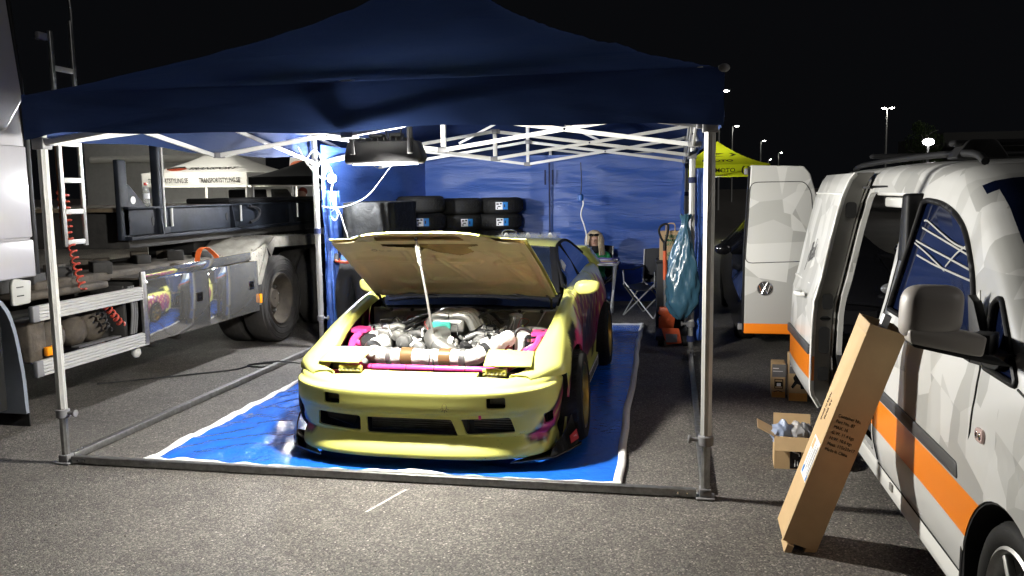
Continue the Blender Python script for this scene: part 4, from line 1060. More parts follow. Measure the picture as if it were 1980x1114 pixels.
coil('coiled_air_hose', (TX-.42, 1.42, 1.45), (TX-.17, 1.24, .96), .026, 10, M_coilr); coil('coiled_air_hose', (TX-.50, 1.50, 1.75), (TX-.42, 1.42, 1.45), .04, 6, M_coilr)
coil('coiled_air_hose', (TX-.06, 1.35, .82), (TX-.05, 1.52, .64), .026, 5, M_coilr); coil('coiled_air_hose', (TX-.06, 1.26, .79), (TX-.05, 1.36, .62), .022, 4, M_hose)
# steel side boxes
bx1 = tb('tool_box', M_chas, (TX-.55, TX-.012, 1.80, 3.75, .44, 1.0))
for y0, y1 in ((1.80, 2.755), (2.765, 3.75)):
    d = tb('box_door', M_steel, (TX-.012, TX+.006, y0, y1, .44, .985), bevel=.006)
    yc = y1-.16; m = MB(); m.prism(rrect(.10, .085, .008, 3, yc, .74), TX+.006, TX+.010, YZ(0)); hh = m.build('latch_plate', M_chrome, d, w=True)
    m = MB(); m.prism(rrect(.075, .06, .006, 3, yc, .74), TX+.0105, TX+.0125, YZ(0)); m.build('latch_recess', M_blackg, hh, w=True)
    m = MB(); m.bx(TX+.0125, TX+.017, yc-.02, yc+.012, .733, .747); m.build('latch_pull', M_chrome, hh, w=True)
m = MB(); m.bar((TX-.01, 1.74, 1.02), (TX-.01, 3.62, 1.045), .02, .085); m.build('box_lip', M_steel, tk, w=True, bevel=.004)
tb('box_lid', M_grime, (TX-.60, TX-.03, 1.75, 3.6, .99, 1.005), bevel=0)
tb('lid_end', M_alud, (TX-.02, TX+.008, 1.735, 1.79, .44, 1.06), bevel=.004)
m = MB(); m.tube([(TX-.1, 3.62, 1.03), (TX-.1, 3.85, 1.04)], .022, 10); m.build('filler_pipe', mat('rusty pipe', (.16, .06, .04), .7), tk, w=True)
tb('box_marker_lamp', M_amber, (TX-.02, TX+.018, 3.755, 3.80, .52, .62), bevel=.006)
for y in (1.95, 2.35): 
    m = MB(); m.tube([(TX-.1, y, .43), (TX-.15, y+.1, .38), (TX-.3, y+.15, .38)], .03, 8); m.build('under_pipe', M_grime, tk, w=True, smooth=50)
m = MB(); m.lathe([(.02, 0), (.035, -.02), (.04, -.06), (.02, -.09)], 12, Matrix.Translation((TX-.08, 1.72, .42))); m.build('drain_cup', M_white, tk, w=True, smooth=40)
# checker plate fender over the rear wheels
prof = [(3.70, .50), (3.72, .72), (3.98, 1.12), (4.16, 1.22), (5.9, 1.16)]
m = MB()
for (a, b), (c, d) in zip(prof, prof[1:]):
    m.add([(TX-.0, a, b), (TX-.0, c, d), (TX-.60, c, d), (TX-.60, a, b)], [(0, 1, 2, 3)])
    m.add([(TX+.003, a, b), (TX+.003, c, d), (TX+.003, c+(.03 if c < 4.1 else 0), d-.115), (TX+.003, a+(.10 if a < 4.1 else 0), b-(.0 if a < 3.9 else .115))], [(0, 1, 2, 3)])
fd = m.build('checker_fender', M_chk, tk, w=True, fix=False)
m = MB(); 
m.add([(TX-.02, 3.62, 1.02), (TX-.02, 3.98, 1.20), (TX-.62, 4.0, 1.24), (TX-.62, 3.6, 1.05)], [(0, 1, 2, 3)])
m.add([(TX-.012, 3.60, .62), (TX-.012, 3.70, .62), (TX-.012, 3.98, 1.12), (TX-.012, 3.98, 1.16), (TX-.012, 3.60, 1.05)], [(0, 1, 2, 3, 4)]); m.build('checker_plate', M_chk, fd, w=True, fix=False)
m = MB(); rnd = random.Random(2)
for i in range(24):
    for j in range(7):
        y = 3.66+i*.055; zz = .66+j*.075+(.03 if i % 2 else 0)
        if zz < .62+(y-3.66)*1.5 and y < 4.0: continue
        if y < 3.98 and zz < 1.13 and zz > .60+(y-3.72)*1.55: m.ball((TX-.009, y, zz), (.006, .016, .012), 6, 4)
for i in range(30):
    for j in range(6):
        y = 4.2+i*.05; m.ball((TX-.05-j*.09-(.045 if i % 2 else 0), y, 1.222-(y-4.16)*.034), (.018, .012, .006), 6, 4)
tag(m.build('checker_stud', M_chk, fd, w=True, smooth=60), kind='stuff')
tb('inner_wheel_arch', M_dark, (TX-1.2, TX-.65, 3.6, 6.4, .55, 1.2))
# flat deck
DX = -3.0
tb('deck_floor', M_wood, (DX-2.2, DX-.02, 2.12, 9.5, 1.555, 1.59), bevel=0)
m = MB(); m.bx(DX-.012, DX+.0, 2.12, 9.5, 1.34, 1.60); m.bx(DX-.012, DX+.07, 2.12, 9.5, 1.30, 1.335); m.bx(DX-.012, DX+.05, 2.12, 9.5, 1.58, 1.60); dk = m.build('deck_side_beam', M_deck, tk, w=True, bevel=.004)
tb('deck_underside', M_chas, (DX-2.0, DX-.02, 2.2, 9.4, 1.22, 1.54))
for y in (2.62, 3.95, 5.4, 6.9):
    m = MB(); m.prism([(0, 1.335), (.062, 1.335), (.03, 1.58), (0, 1.58)], y-.008, y+.008, Matrix(((1, 0, 0, DX), (0, 0, 1, 0), (0, 1, 0, 0), (0, 0, 0, 1)))); rb = m.build('beam_gusset', M_deck, dk, w=True)
    m = MB(); m.lathe([(.03, 0), (.03, .004)], 14, Matrix.Translation((DX+.001, y-.08, 1.46)) @ AX @ Matrix.Diagonal((1.5, .7, 1, 1))); m.build('beam_hole', M_dark, rb, w=True)
    m = MB(); m.bx(DX+.002, DX+.05, y+.02, y+.12, 1.335, 1.40); m.build('stake_pocket', M_deck, dk, w=True, bevel=.006)
    m = MB(); m.tube([(DX+.02, y+.2, 1.60), (DX+.02, y+.2, 1.40)], .012, 8); m.build('silver_pin', M_alu, dk, w=True)
m = MB(); m.tube(cr([(DX+.05, 4.3, 1.57), (DX+.06, 4.5, 1.52), (DX+.06, 4.46, 1.42), (DX+.05, 4.3, 1.38)], 16), .015, 8); m.build('loop_hose', M_hose, dk, w=True, smooth=60)
m = MB(); m.bx(DX-.04, DX+.04, 2.60, 2.68, 1.335, 2.5); m.build('stake_post', M_deck, tk, w=True, bevel=.012)
m = MB(); m.tube([(DX+.045, 2.67, 1.4), (DX+.045, 2.67, 2.5)], .010, 8); m.build('post_rod', M_alu, tk, w=True)
tb('headboard_post', M_deck, (DX-.05, DX+.0, 2.08, 2.20, 1.30, 2.02))
m = MB(); m.prism([(2.20, 1.60), (2.46, 1.60), (2.22, 1.80), (2.20, 1.80)], DX-.02, DX-.005, YZ(0)); gs = m.build('headboard_gusset', M_deck, tk, w=True)
m = MB(); m.lathe([(.035, 0), (.035, .003)], 16, Matrix.Translation((DX-.004, 2.27, 1.66)) @ AX); m.build('gusset_hole', mat('bright opening', (.6, .6, .58), .7), gs, w=True)
tb('deck_flap', M_black, (DX-.6, DX-.05, 4.05, 6.3, 1.60, 1.66), bevel=.02)
# ladder behind the cab and its handrail
LX = -2.95
for y in (1.31, 1.545):
    m = MB(); m.bx(LX-.012, LX+.012, y-.018, y+.018, 1.30 if True else 0, 2.98 if y < 1.4 else 3.1); ld = m.build('ladder_rail', M_alud, tk, w=True, bevel=.004)
for z in (1.335, 1.58, 1.83, 2.12, 2.42, 2.70):
    m = MB(); m.bx(LX-.011, LX+.011, 1.33, 1.527, z-.02, z+.02); m.build('ladder_rung', M_alu, tk, w=True, bevel=.003)
m = MB(); m.tube(cr([(LX, 1.55, 2.95), (LX, 1.55, 3.25), (LX-.05, 1.50, 3.42), (LX-.05, .8, 3.45)], 20), .012, 8); m.build('ladder_handrail', M_galv, tk, w=True, smooth=60)
tb('ladder_board', mat('brown plywood', (.22, .10, .04), .7), (LX-.06, LX-.04, 1.33, 1.40, 1.35, 2.2))
tb('cab_rear_wall', M_chas, (TX-2.3, TX-.35, .62, .72, 1.0, 3.2))
tb('exhaust_stack', M_chas, (TX-.8, TX-.45, .8, 1.1, 1.1, 3.0), bevel=.06)
tb('work_lamp_bracket', M_greyp, (TX-.40, TX-.36, 1.2, 1.30, 2.90, 2.96), bevel=.01)

# loose things on the truck
bt = thing('water_bottle', 'clear plastic water bottle with red cap standing on the truck deck', 'bottle', (-3.02, 2.49, 1.60))
M_pet = mat('clear bottle plastic', (.8, .84, .84), .1, trans=.75, ior=1.2, alpha=.6)
m = MB(); m.lathe([(.030, .0), (.034, .006), (.034, .05), (.031, .055), (.034, .06), (.034, .13), (.030, .155), (.015, .185), (.013, .20)], 18); m.build('bottle_body', M_pet, bt, smooth=40)
m = MB(); m.lathe([(.0150, .195), (.0150, .22)], 14); m.build('cap', mat('red cap', (.45, .04, .03), .4), bt, smooth=40)
m = MB(); m.lathe([(.0346, .07), (.0346, .12)], 18, cap=False); m.build('bottle_label', mat('pale bottle label', (.5, .52, .55), .5), bt)
so = MB(); pts = cr([(-2.72, 2.78, 1.04), (-2.70, 2.80, 1.16), (-2.70, 2.92, 1.18), (-2.68, 3.04, 1.10), (-2.66, 3.06, 1.05)], 30)
so.shell([[(p[0]-.025, p[1], p[2]) for p in pts], [(p[0]+.025, p[1]+.01, p[2]) for p in pts]], .004)
tag(so.build('orange_strap', M_orange, smooth=60), 'orange lifting strap looped over the edge of the steel tool box', 'strap')
# ------------------------------------------------------------------ white and orange panel van on the right (local: x inwards from its tent side, y rearwards from its nose)
def facet_mat():
    m = bpy.data.materials.new('van facet wrap'); m.use_nodes = True; nt = m.node_tree; N, L = nt.nodes, nt.links; b = N['Principled BSDF']
    tc = N.new('ShaderNodeTexCoord')
    def vor(scale, ofs, stretch):
        mp = N.new('ShaderNodeMapping'); mp.inputs['Location'].default_value = ofs; mp.inputs['Scale'].default_value = stretch; mp.inputs['Rotation'].default_value = (R(28), R(14), R(20)); L.new(tc.outputs['Object'], mp.inputs[0])
        v = N.new('ShaderNodeTexVoronoi'); v.inputs['Scale'].default_value = scale; L.new(mp.outputs[0], v.inputs['Vector']); return v
    a, c = vor(3.4, (.3, .1, .7), (1, 1.7, .8)), vor(2.5, (2.3, 1.1, .2), (1, .7, 1.6))
    sx = N.new('ShaderNodeSeparateColor'); L.new(a.outputs['Color'], sx.inputs[0]); sy = N.new('ShaderNodeSeparateColor'); L.new(c.outputs['Color'], sy.inputs[0])
    ad = N.new('ShaderNodeMath'); ad.operation = 'ADD'; L.new(sx.outputs[0], ad.inputs[0]); L.new(sy.outputs[1], ad.inputs[1])
    rp = N.new('ShaderNodeValToRGB'); rp.color_ramp.interpolation = 'CONSTANT'; md = N.new('ShaderNodeMath'); md.operation = 'MULTIPLY'; md.inputs[1].default_value = .5; L.new(ad.outputs[0], md.inputs[0]); L.new(md.outputs[0], rp.inputs[0])
    e = rp.color_ramp.elements; e[0].position = 0; e[0].color = (.38, .38, .365, 1); e[1].position = .30; e[1].color = (.50, .50, .48, 1)
    for p, cc in ((.42, (.60, .60, .58)), (.52, (.42, .42, .40)), (.60, (.62, .62, .60)), (.72, (.51, .51, .49))): k = e.new(p); k.color = (*cc, 1)
    # orange band between two heights
    sp = N.new('ShaderNodeSeparateXYZ'); L.new(tc.outputs['Object'], sp.inputs[0])
    def cmp(op, val, src):
        q = N.new('ShaderNodeMath'); q.operation = op; q.inputs[1].default_value = val; L.new(src, q.inputs[0]); return q.outputs[0]
    def mul(p, q):
        k = N.new('ShaderNodeMath'); k.operation = 'MULTIPLY'; L.new(p, k.inputs[0]); L.new(q, k.inputs[1]); return k.outputs[0]
    msk = mul(mul(cmp('GREATER_THAN', .455, sp.outputs['Z']), cmp('LESS_THAN', .615, sp.outputs['Z'])), cmp('GREATER_THAN', 1.1, sp.outputs['Y']))
    mx = N.new('ShaderNodeMix'); mx.data_type = 'RGBA'; L.new(msk, mx.inputs[0]); L.new(rp.outputs[0], mx.inputs[6]); mx.inputs[7].default_value = (.85, .23, .012, 1)
    low = mul(cmp('LESS_THAN', .455, sp.outputs['Z']), cmp('GREATER_THAN', 1.1, sp.outputs['Y']))
    m3 = N.new('ShaderNodeMix'); m3.data_type = 'RGBA'; L.new(low, m3.inputs[0]); L.new(mx.outputs[2], m3.inputs[6]); m3.inputs[7].default_value = (.60, .60, .58, 1)
    L.new(m3.outputs[2], b.inputs['Base Color']); b.inputs['Roughness'].default_value = .34; b.inputs['Coat Weight'].default_value = .35; b.inputs['Coat Roughness'].default_value = .12
    return m
M_van = facet_mat()
M_vanin = mat('grey bare van metal', (.20, .195, .18), .5, var=(8, .1)); M_vanw = mat('plain white van paint', (.74, .74, .71), .35, coat=.3)
M_vang = mat('blue black van glass', (.004, .007, .024), .06, spec=.35)
M_mir = mat('warm grey mirror shell', (.43, .395, .36), .45)
M_mould = mat('dark grey moulding', (.05, .05, .052), .5)
VO = (2.85, -2.75, 0)
van = thing('panel_van', 'white panel van with grey facet print and orange stripe, its sliding door open', 'van', VO)
def vx(z): return lerp_tab([(.20, .07), (.26, .03), (.34, .012), (.40, .0), (.66, .0), (.9, .006), (1.0, .02), (1.12, .05), (1.45, .115), (1.64, .16), (1.74, .20), (1.83, .27)], z)
def vtop(y): return lerp_tab([(0, .62), (.06, .78), (.2, .90), (.5, .99), (.80, 1.06), (1.05, 1.22), (1.40, 1.46), (1.7, 1.63), (1.95, 1.735), (2.2, 1.79), (2.6, 1.815), (3.4, 1.83), (4.95, 1.82)], y)
def nose_in(y): return .32*max(0, 1-y/.55)**2.2
def vsec(y):
    T = vtop(y); n = nose_in(y); P = []
    for k in range(26):
        z = .20+(T-.09-.20)*k/25; P.append((vx(z)+n+.012*math.exp(-((y-.95)/.5)**2)*(-1 if z < .8 else 0), y, z))
    xe = P[-1][0]
    for dx, dz in ((.015, -.06), (.045, -.035), (.09, -.016), (.16, -.004), (.30, .003), (.6, .012), (.9, .015)): P.append((min(.9, xe+dx) if dx < .9 else .9, y, T+dz))
    return P
ysn = [4.95*k/120 for k in range(121)]
rows = [vsec(y) for y in ysn]
full = [[(1.8-p[0], p[1], p[2]) for p in r[::-1]][:-1] for r in rows]
whole = [r+[(1.8-p[0], p[1], p[2]) for p in r[::-1]][1:] for r in rows]
def yzcut(pts, r, x0=-.4, x1=.55):
    c = MB(); c.prism(rpoly(pts, r), x0, x1, YZ(0)); return cutter(c)
mb = MB(); mb.shell(whole, .03)
WIN = [(1.44, 1.065), (2.66, 1.08), (2.56, 1.62)]+cr([(2.50, 1.628), (2.27, 1.615), (2.05, 1.575), (1.88, 1.515), (1.75, 1.435), (1.63, 1.33), (1.52, 1.19), (1.455, 1.09)], 22)
QUA = [(1.03, 1.06), (1.33, 1.065), (1.40, 1.28), (1.34, 1.31)]
DOORO = [(2.76, .30), (3.74, .30), (3.74, 1.66), (2.80, 1.66)]
cu = [yzcut(WIN, .02), yzcut(QUA, .03), yzcut(DOORO, .06)]
for y in (.95, 3.95):
    c = MB(); c.lathe([(.375, -.4), (.375, .45)], 40, Matrix.Translation((0, y, .315)) @ AX); cu.append(cutter(c))
    c = MB(); c.lathe([(.375, -.4), (.375, .45)], 40, Matrix.Translation((1.8, y, .315)) @ AX); cu.append(cutter(c))
c = MB(); c.bx(.1, 1.7, 4.90, 5.2, .50, 1.72); cu.append(cutter(c))
vb = mb.build('body_shell', [M_van, M_vang, M_vanin], van, cut=cu, smooth=38); drop_cuts()
for p in vb.data.polygons:                       # windscreen glass
    c = p.center
    if .80 < c.y < 1.93 and .22 < c.x < 1.58 and c.z > 1.06 and p.normal.z > .2: p.material_index = 1
    elif c.y > 2.0 and p.normal.x > .5 and c.x < .4: p.material_index = 2
m = MB(); m.prism(rpoly([(1.36, 1.03), (2.66, 1.06), (2.58, 1.63), (2.05, 1.66), (1.78, 1.60), (1.57, 1.47)], .05), .0, .02, Matrix(((-.0, 0, 1, 0), (1, 0, 0, 0), (0, 1, 0, 0), (0, 0, 0, 1))))
def glass(pts, r, name, mt, off=.014, parent=van):
    P = rpoly(pts, r); m = MB(); n = len(P)
    vs = [(vx(z)+off, y, z) for y, z in P]+[(vx(z)+off+.006, y, z) for y, z in P]
    m.add(vs, [tuple(range(n))[::-1], tuple(range(n, 2*n))]+[(i, (i+1) % n, n+(i+1) % n, n+i) for i in range(n)]); return m.build(name, mt, parent)
gw = glass(WIN, .02, 'front_door_window', M_vang); glass(QUA, .03, 'quarter_window', M_vang)
def seal(pts, r, name, rad=.014):
    m = MB(); m.tube([(vx(z)-.001, y, z) for y, z in rpoly(pts, r)], rad, 6, closed=True); m.build(name, M_black, van, smooth=60)
seal(WIN, .02, 'window_seal'); seal(QUA, .03, 'quarter_seal', .012)
# white sail panel inside the window's front corner
m = MB(); m.prism([(1.40, 1.07), (1.52, 1.07), (1.50, 1.28), (1.46, 1.32)], 0, .004, Matrix.Translation((.055, 0, 0)) @ YZ(0)); m.build('inner_pillar', M_vanw, van)
# reflections on the door glass, modelled as thin pale strips
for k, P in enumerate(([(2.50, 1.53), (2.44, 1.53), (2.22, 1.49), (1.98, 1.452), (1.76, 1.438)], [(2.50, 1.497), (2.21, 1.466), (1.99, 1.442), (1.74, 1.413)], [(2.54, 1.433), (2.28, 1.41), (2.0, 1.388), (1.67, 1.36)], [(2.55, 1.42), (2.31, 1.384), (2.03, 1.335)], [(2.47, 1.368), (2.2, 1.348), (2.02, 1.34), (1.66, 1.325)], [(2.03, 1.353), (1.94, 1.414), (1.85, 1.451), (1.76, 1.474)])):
    m = MB(); pp = cr(P, 24); m.shell([[(vx(z)+.010, y, z-.0042) for y, z in pp], [(vx(z)+.010, y, z+.0042) for y, z in pp]], .002); m.build('reflection_strip', M_greyl, gw, smooth=60)
# shut lines and front door edge
def line(pts, name='shut_line', rad=.0045, mt=M_dark):
    m = MB(); m.tube([(vx(z)-.0005, y, z) for y, z in pts], rad, 6); m.build(name, mt, van, smooth=60)
line(cr([(1.345, 1.05), (1.325, .95), (1.335, .75), (1.36, .5), (1.37, .26)], 24)); line(cr([(2.70, 1.64), (2.72, 1.1), (2.72, .5), (2.70, .28)], 20))
line([(1.37, .262), (2.70, .262)]); line(cr([(1.345, 1.05), (1.36, 1.07)], 3))
line(cr([(1.02, 1.055), (.85, 1.03), (.6, .985)], 8)); 
m = MB(); m.prism(rpoly([(1.40, .625), (2.69, .625), (2.69, .685), (1.42, .685)], .02), -.010, .004, YZ(0)); m.build('door_moulding', M_mould, van, bevel=.006)
m = MB(); m.prism(rrect(.075, .048, .02, 4, 1.225, .845), -.006, .01, YZ(0)); rp_ = m.build('side_repeater', mat('pale pink lens', (.62, .45, .42), .12, coat=.5), van, bevel=.005)
m = MB(); m.ball((-.006, 1.21, .845), (.004, .014, .014), 10, 6); m.ball((-.006, 1.24, .845), (.004, .010, .014), 10, 6); m.build('lens_bubble', M_chrome, rp_, smooth=50)
# sill
m = MB(); m.prism(rpoly([(1.33, .16), (3.55, .16), (3.55, .27), (1.33, .27)], .02), .03, .075, YZ(0)); sl_ = m.build('side_sill', M_vanw, van, bevel=.015)
m = MB(); m.bx(.022, .035, 2.40, 2.45, .21, .245); m.build('jack_point', M_vanin, sl_)
# arch liners, wheels
for y in (.95, 3.95):
    m = MB(); m.shell([[(x, y+.378*math.cos(R(a)), .315+.378*math.sin(R(a))) for a in range(-20, 201, 10)] for x in (-.004, .45)], .012); m.build('arch_liner', M_dark, van, smooth=50)
m = MB(); m.prism(rpoly([(1.29, .20), (1.345, .20), (1.345, .40), (1.30, .42)], .01), -.004, .10, YZ(0)); m.build('mud_flap', M_black, van)
def van_wheel(y):
    e = bpy.data.objects.new('wheel', None); COL.objects.link(e); e.parent = van; e.location = (.035, y, .315); TM[e.name] = Matrix()
    m = MB(); m.lathe([(.235, .0), (.25, -.014), (.28, -.018), (.303, -.006), (.315, .015), (.315, .18), (.303, .20), (.25, .205), (.235, .19)], 60, AX, cap=False); ty = m.build('tyre', M_rub, e, smooth=38)
    m = MB()
    for a in (.05, .085, .12): m.lathe([(.3155, a-.004), (.310, a-.003), (.310, a+.003), (.3155, a+.004)], 60, AX, cap=False)
    for k in range(60):
        an = 2*math.pi*k/60; m.bx(-.02, .02, -.003, .003, -.001, .001, Matrix.Rotation(an, 4, 'X') @ Matrix.Translation((.03, 0, .3145)) @ Matrix.Rotation(R(25), 4, 'Z'))
    tag(m.build('tread_groove', M_dark, ty), kind='stuff')
    m = MB(); m.lathe([(.236, -.006), (.225, -.012), (.218, -.002), (.212, .012), (.21, .14)], 56, AX, cap=False); rm = m.build('rim', M_alud, e, smooth=30)
    for k in range(7):
        M = Matrix.Rotation(2*math.pi*k/7+.25, 4, 'X')
        m = MB(); m.prism([(-.016, .04), (.016, .04), (.011, .214), (-.011, .214)], .004, .03, M @ YZ(0)); m.build('spoke', M_alu, e, bevel=.005)
        m = MB(); m.bx(.028, .034, -.001, .001, .05, .2, M); m.build('spoke_shadow_rib', M_castd, e)
    m = MB(); m.lathe([(.05, .035), (.05, .0), (.03, -.004)], 20, AX); m.build('hub_cap', M_castd, e, smooth=40)
    m = MB(); m.lathe([(.16, .05), (.16, .065)], 30, AX); m.build('brake_disc', M_dark, e)
    m = MB(); m.tube([(.0, .10*0+.225*math.cos(R(100+i*8)), .225*math.sin(R(100+i*8))) for i in range(6)], .006, 6); m.build('balance_weight', M_chrome, e)
van_wheel(.95); van_wheel(3.95)
# door mirror
m = MB(); m.ball((0, 0, 0), 1, 36, 22); Q = []
for p in m.v:
    sg = lambda a, e: math.copysign(abs(a)**e, a)
    fr = 1.0 if p.y < 0 else .35
    Q.append(Vector((-.205+.096*sg(p.x, .5)+.010*p.z, 1.12+.075*p.y*fr, 1.288+.088*sg(p.z, .5)*(1-.05*p.x))))
m.v = Q; mm = m.build('door_mirror', M_mir, van, smooth=80)
m = MB(); m.prism(rrect(.165, .145, .04, 5, -.205, 1.288), 1.142, 1.151, XZ(0)); m.build('mirror_glass', M_chrome, mm)
m = MB(); m.prism(rpoly([(-.275, 1.200), (-.02, 1.150), (.03, 1.12), (-.03, 1.125), (-.27, 1.178)], .008), 1.06, 1.15, XZ(0)); m.build('mirror_base', M_black, mm, bevel=.012)
m = MB(); m.prism(rpoly([(-.285, 1.235), (-.12, 1.232), (-.05, 1.215), (-.06, 1.150), (-.10, 1.155), (-.28, 1.190)], .012), 1.05, 1.13, XZ(0)); m.build('mirror_arm', M_mir, mm, bevel=.012)
m = MB(); m.prism(rpoly([(1.36, 1.02), (1.20, 1.03), (1.10, 1.06), (1.30, 1.30), (1.40, 1.32)], .02), -.02, .06, Matrix.Translation((.02, 0, 0)) @ YZ(0)); 
m = MB(); m.prism(rpoly([(1.20, 1.08), (1.44, 1.055), (1.50, 1.30), (1.44, 1.28), (1.32, 1.14), (1.10, 1.15)], .01), .028, .06, YZ(0)); m.bar((-.06, 1.10, 1.18), (.04, 1.30, 1.16), .06, .07); m.build('mirror_foot', M_black, mm, bevel=.008)
# inside: white roof trim, seat, bulkhead, far windows, floor
m = MB(); m.bx(.10, 1.7, 2.66, 4.8, .28, .32); m.build('load_floor', M_mould, van)
m = MB(); m.bx(1.66, 1.70, 2.2, 4.85, .32, 1.7); fw = m.build('far_wall', M_vanin, van)
m = MB(); m.bx(1.63, 1.655, 2.85, 3.75, 1.10, 1.58); m.build('far_window', M_vang, fw, bevel=.03)
m = MB(); m.prism(rpoly([(2.80, 1.15), (3.70, 1.15), (3.70, 1.60), (2.80, 1.60)], .05), .26, .285, YZ(0)); 
m = MB(); m.bar((.25, 2.80, 1.665), (.25, 3.74, 1.665), .09, .05); hd = m.build('door_header', M_vanw, van, bevel=.01)
m = MB(); m.tube([(.20, 2.78, 1.69), (.19, 3.76, 1.69)], .014, 8); m.build('slide_rail', M_black, hd)
m = MB(); m.bar((.30, 2.80, 1.60), (.30, 3.74, 1.60), .09, .06); m.build('roof_trim', M_vanw, van, bevel=.01)
m = MB(); m.prism(rpoly([(2.62, .30), (2.80, .30), (2.80, 1.0), (2.70, 1.66), (2.60, 1.66)], .02), .09, .20, YZ(0)); m.build('middle_pillar', M_black, van, bevel=.02)
seat_m = mat('dark red seat cloth', (.07, .008, .012), .85)
m = MB(); m.prism(rpoly([(1.95, .55), (2.45, .55), (2.62, 1.15), (2.52, 1.20), (2.30, .75), (1.95, .72)], .05), .28, .75, YZ(0)); st = m.build('front_seat', seat_m, van, bevel=.04)
m = MB(); m.prism(rpoly([(2.52, 1.22), (2.66, 1.24), (2.68, 1.42), (2.56, 1.42)], .04), .38, .64, YZ(0)); m.build('head_rest', seat_m, st, bevel=.03)
m = MB(); m.bx(.8, 1.6, 3.9, 4.7, .32, .8); m.build('load_crate', M_black, van, bevel=.02)
m = MB(); m.bx(.35, .75, 3.85, 4.05, .32, .95); m.build('load_panel', M_mould, van, bevel=.02)
# open sliding door: outer skin, inner frame, edge with openings
SX = -.155
SY0, SY1 = 3.74, 4.72
def sdx(z): return vx(z)+SX+.0
rr = []
for k in range(40):
    z = .28+1.50*k/39; row = []
    for i in range(16):
        y = SY0+(SY1-SY0)*i/15; x = sdx(z)-.012*math.sin(math.pi*i/15)
        if .955 < z < .985: x -= .006
        if z < .42: x += .0
        row.append((x+(.03*max(0, (.36-z)/.08) if z < .36 else 0), y, z))
    rr.append(row)
m = MB(); m.shell([r[::-1] for r in rr], .02); sd = m.build('sliding_door', M_van, van, smooth=40)
rr2 = [[(p[0]+.02+(.10 if True else 0)*t, SY0+.03*t, p[2]) for t in (0, .35, .7, 1)] for p in [r[0] for r in rr] if True]
m = MB(); m.shell(rr2, .012); ed = m.build('door_edge', M_vanin, sd, smooth=50)
m = MB(); m.shell([[(vx(z)+SX+.125, y, z) for y in (SY0+.03, SY1)] for z in (.30, .6, .95, 1.3, 1.6, 1.74)], -.01); m.build('door_inner_panel', M_vanin, sd, smooth=50)
m = MB(); m.tube([(r[0][0]-.004, SY0-.002, r[0][2]) for r in rr], .008, 6); m.build('door_lip', M_vanw, sd, smooth=60)
for zc, hh in ((.50, .09), (.72, .17), (.86, .03), (.97, .10), (1.55, .10)):
    m = MB(); n = 6; P = rrect(.065, hh, .02); x0 = sdx(zc)+.075; m.prism(P, -.002, .012, Matrix.Translation((x0, SY0+.006, zc)) @ XZ(0)); m.build('edge_opening', M_dark, ed)
m = MB(); m.prism(rpoly([(SY0+.01, .625), (SY1-.02, .625), (SY1-.02, .685), (SY0+.01, .685)], .012), SX-.024, SX-.004, YZ(0)); m.build('door_moulding', M_mould, sd, bevel=.005)
m = MB(); m.tube(cr([(SX-.012, 4.00, .985), (SX-.05, 4.02, .985), (SX-.055, 4.10, .985), (SX-.012, 4.14, .985)], 14), .016, 10); m.build('door_handle', M_vanw, sd, smooth=60)
m = MB(); m.bx(sdx(1.65)-.012, sdx(1.65)+.01, SY0+.05, SY1-.02, 1.645, 1.66); m.build('upper_crease', M_vanw, sd, bevel=.006)
m = MB(); m.bx(sdx(1.05)-.010, sdx(1.05)+.01, SY0+.30, SY1-.02, 1.045, 1.06); m.build('track_cover', M_vanw, sd, bevel=.005)
nz = Vector((-1, 0, -.2)).normalized()
text('lettering', 'yllak', .20, frame((sdx(1.25)-.016, 4.22, 1.25), (0, -1, .22), (.22, .25, 1)), mat('grey script', (.03, .03, .035), .4), sd, shear=.35, ext=.001, bold=-.003)
m = MB(); m.bar((sdx(1.70)+.10, SY0, 1.69), (.16, 3.70, 1.69), .02, .015); m.build('upper_roller_arm', M_black, sd)
# rear pillar edge and the open rear door
RD0, RD1 = -.47, .12        # free edge .. hinge
DYR = 5.05
P = [(RD0, .53), (RD1, .53), (RD1, 1.06), (RD1-.05, 1.6), (RD1-.11, 1.80), (RD1-.16, 1.86), (RD0+.03, 1.875), (RD0, 1.2)]
m = MB(); m.prism(rpoly(P, .015), DYR, DYR+.07, XZ(0)); rd_ = m.build('rear_door', M_van, van, bevel=.010)
m = MB(); m.prism([(RD0-.012, .55), (RD0-.001, .55), (RD0-.001, 1.2), (RD0+.03, 1.86), (RD0+.018, 1.86), (RD0-.012, 1.2)], DYR+.0, DYR+.06, XZ(0)); m.build('rubber_edge', M_black, rd_)
for z in (.56, 1.80):
    m = MB(); m.bx(RD0-.045+(.03 if z > 1 else 0), RD0-.005+(.02 if z > 1 else 0), DYR+.01, DYR+.05, z, z+.05); m.build('door_latch', M_greyp, rd_, bevel=.006)
m = MB(); pl2 = [(x, DYR-.001, z) for x, z in rpoly([(RD0+.03, 1.74), (RD1-.15, 1.74), (RD1-.10, 1.66), (RD1-.05, 1.12), (RD0, 1.10)], .06)]; m.tube(pl2, .0035, 5, closed=True); m.build('window_outline', M_mould, rd_)
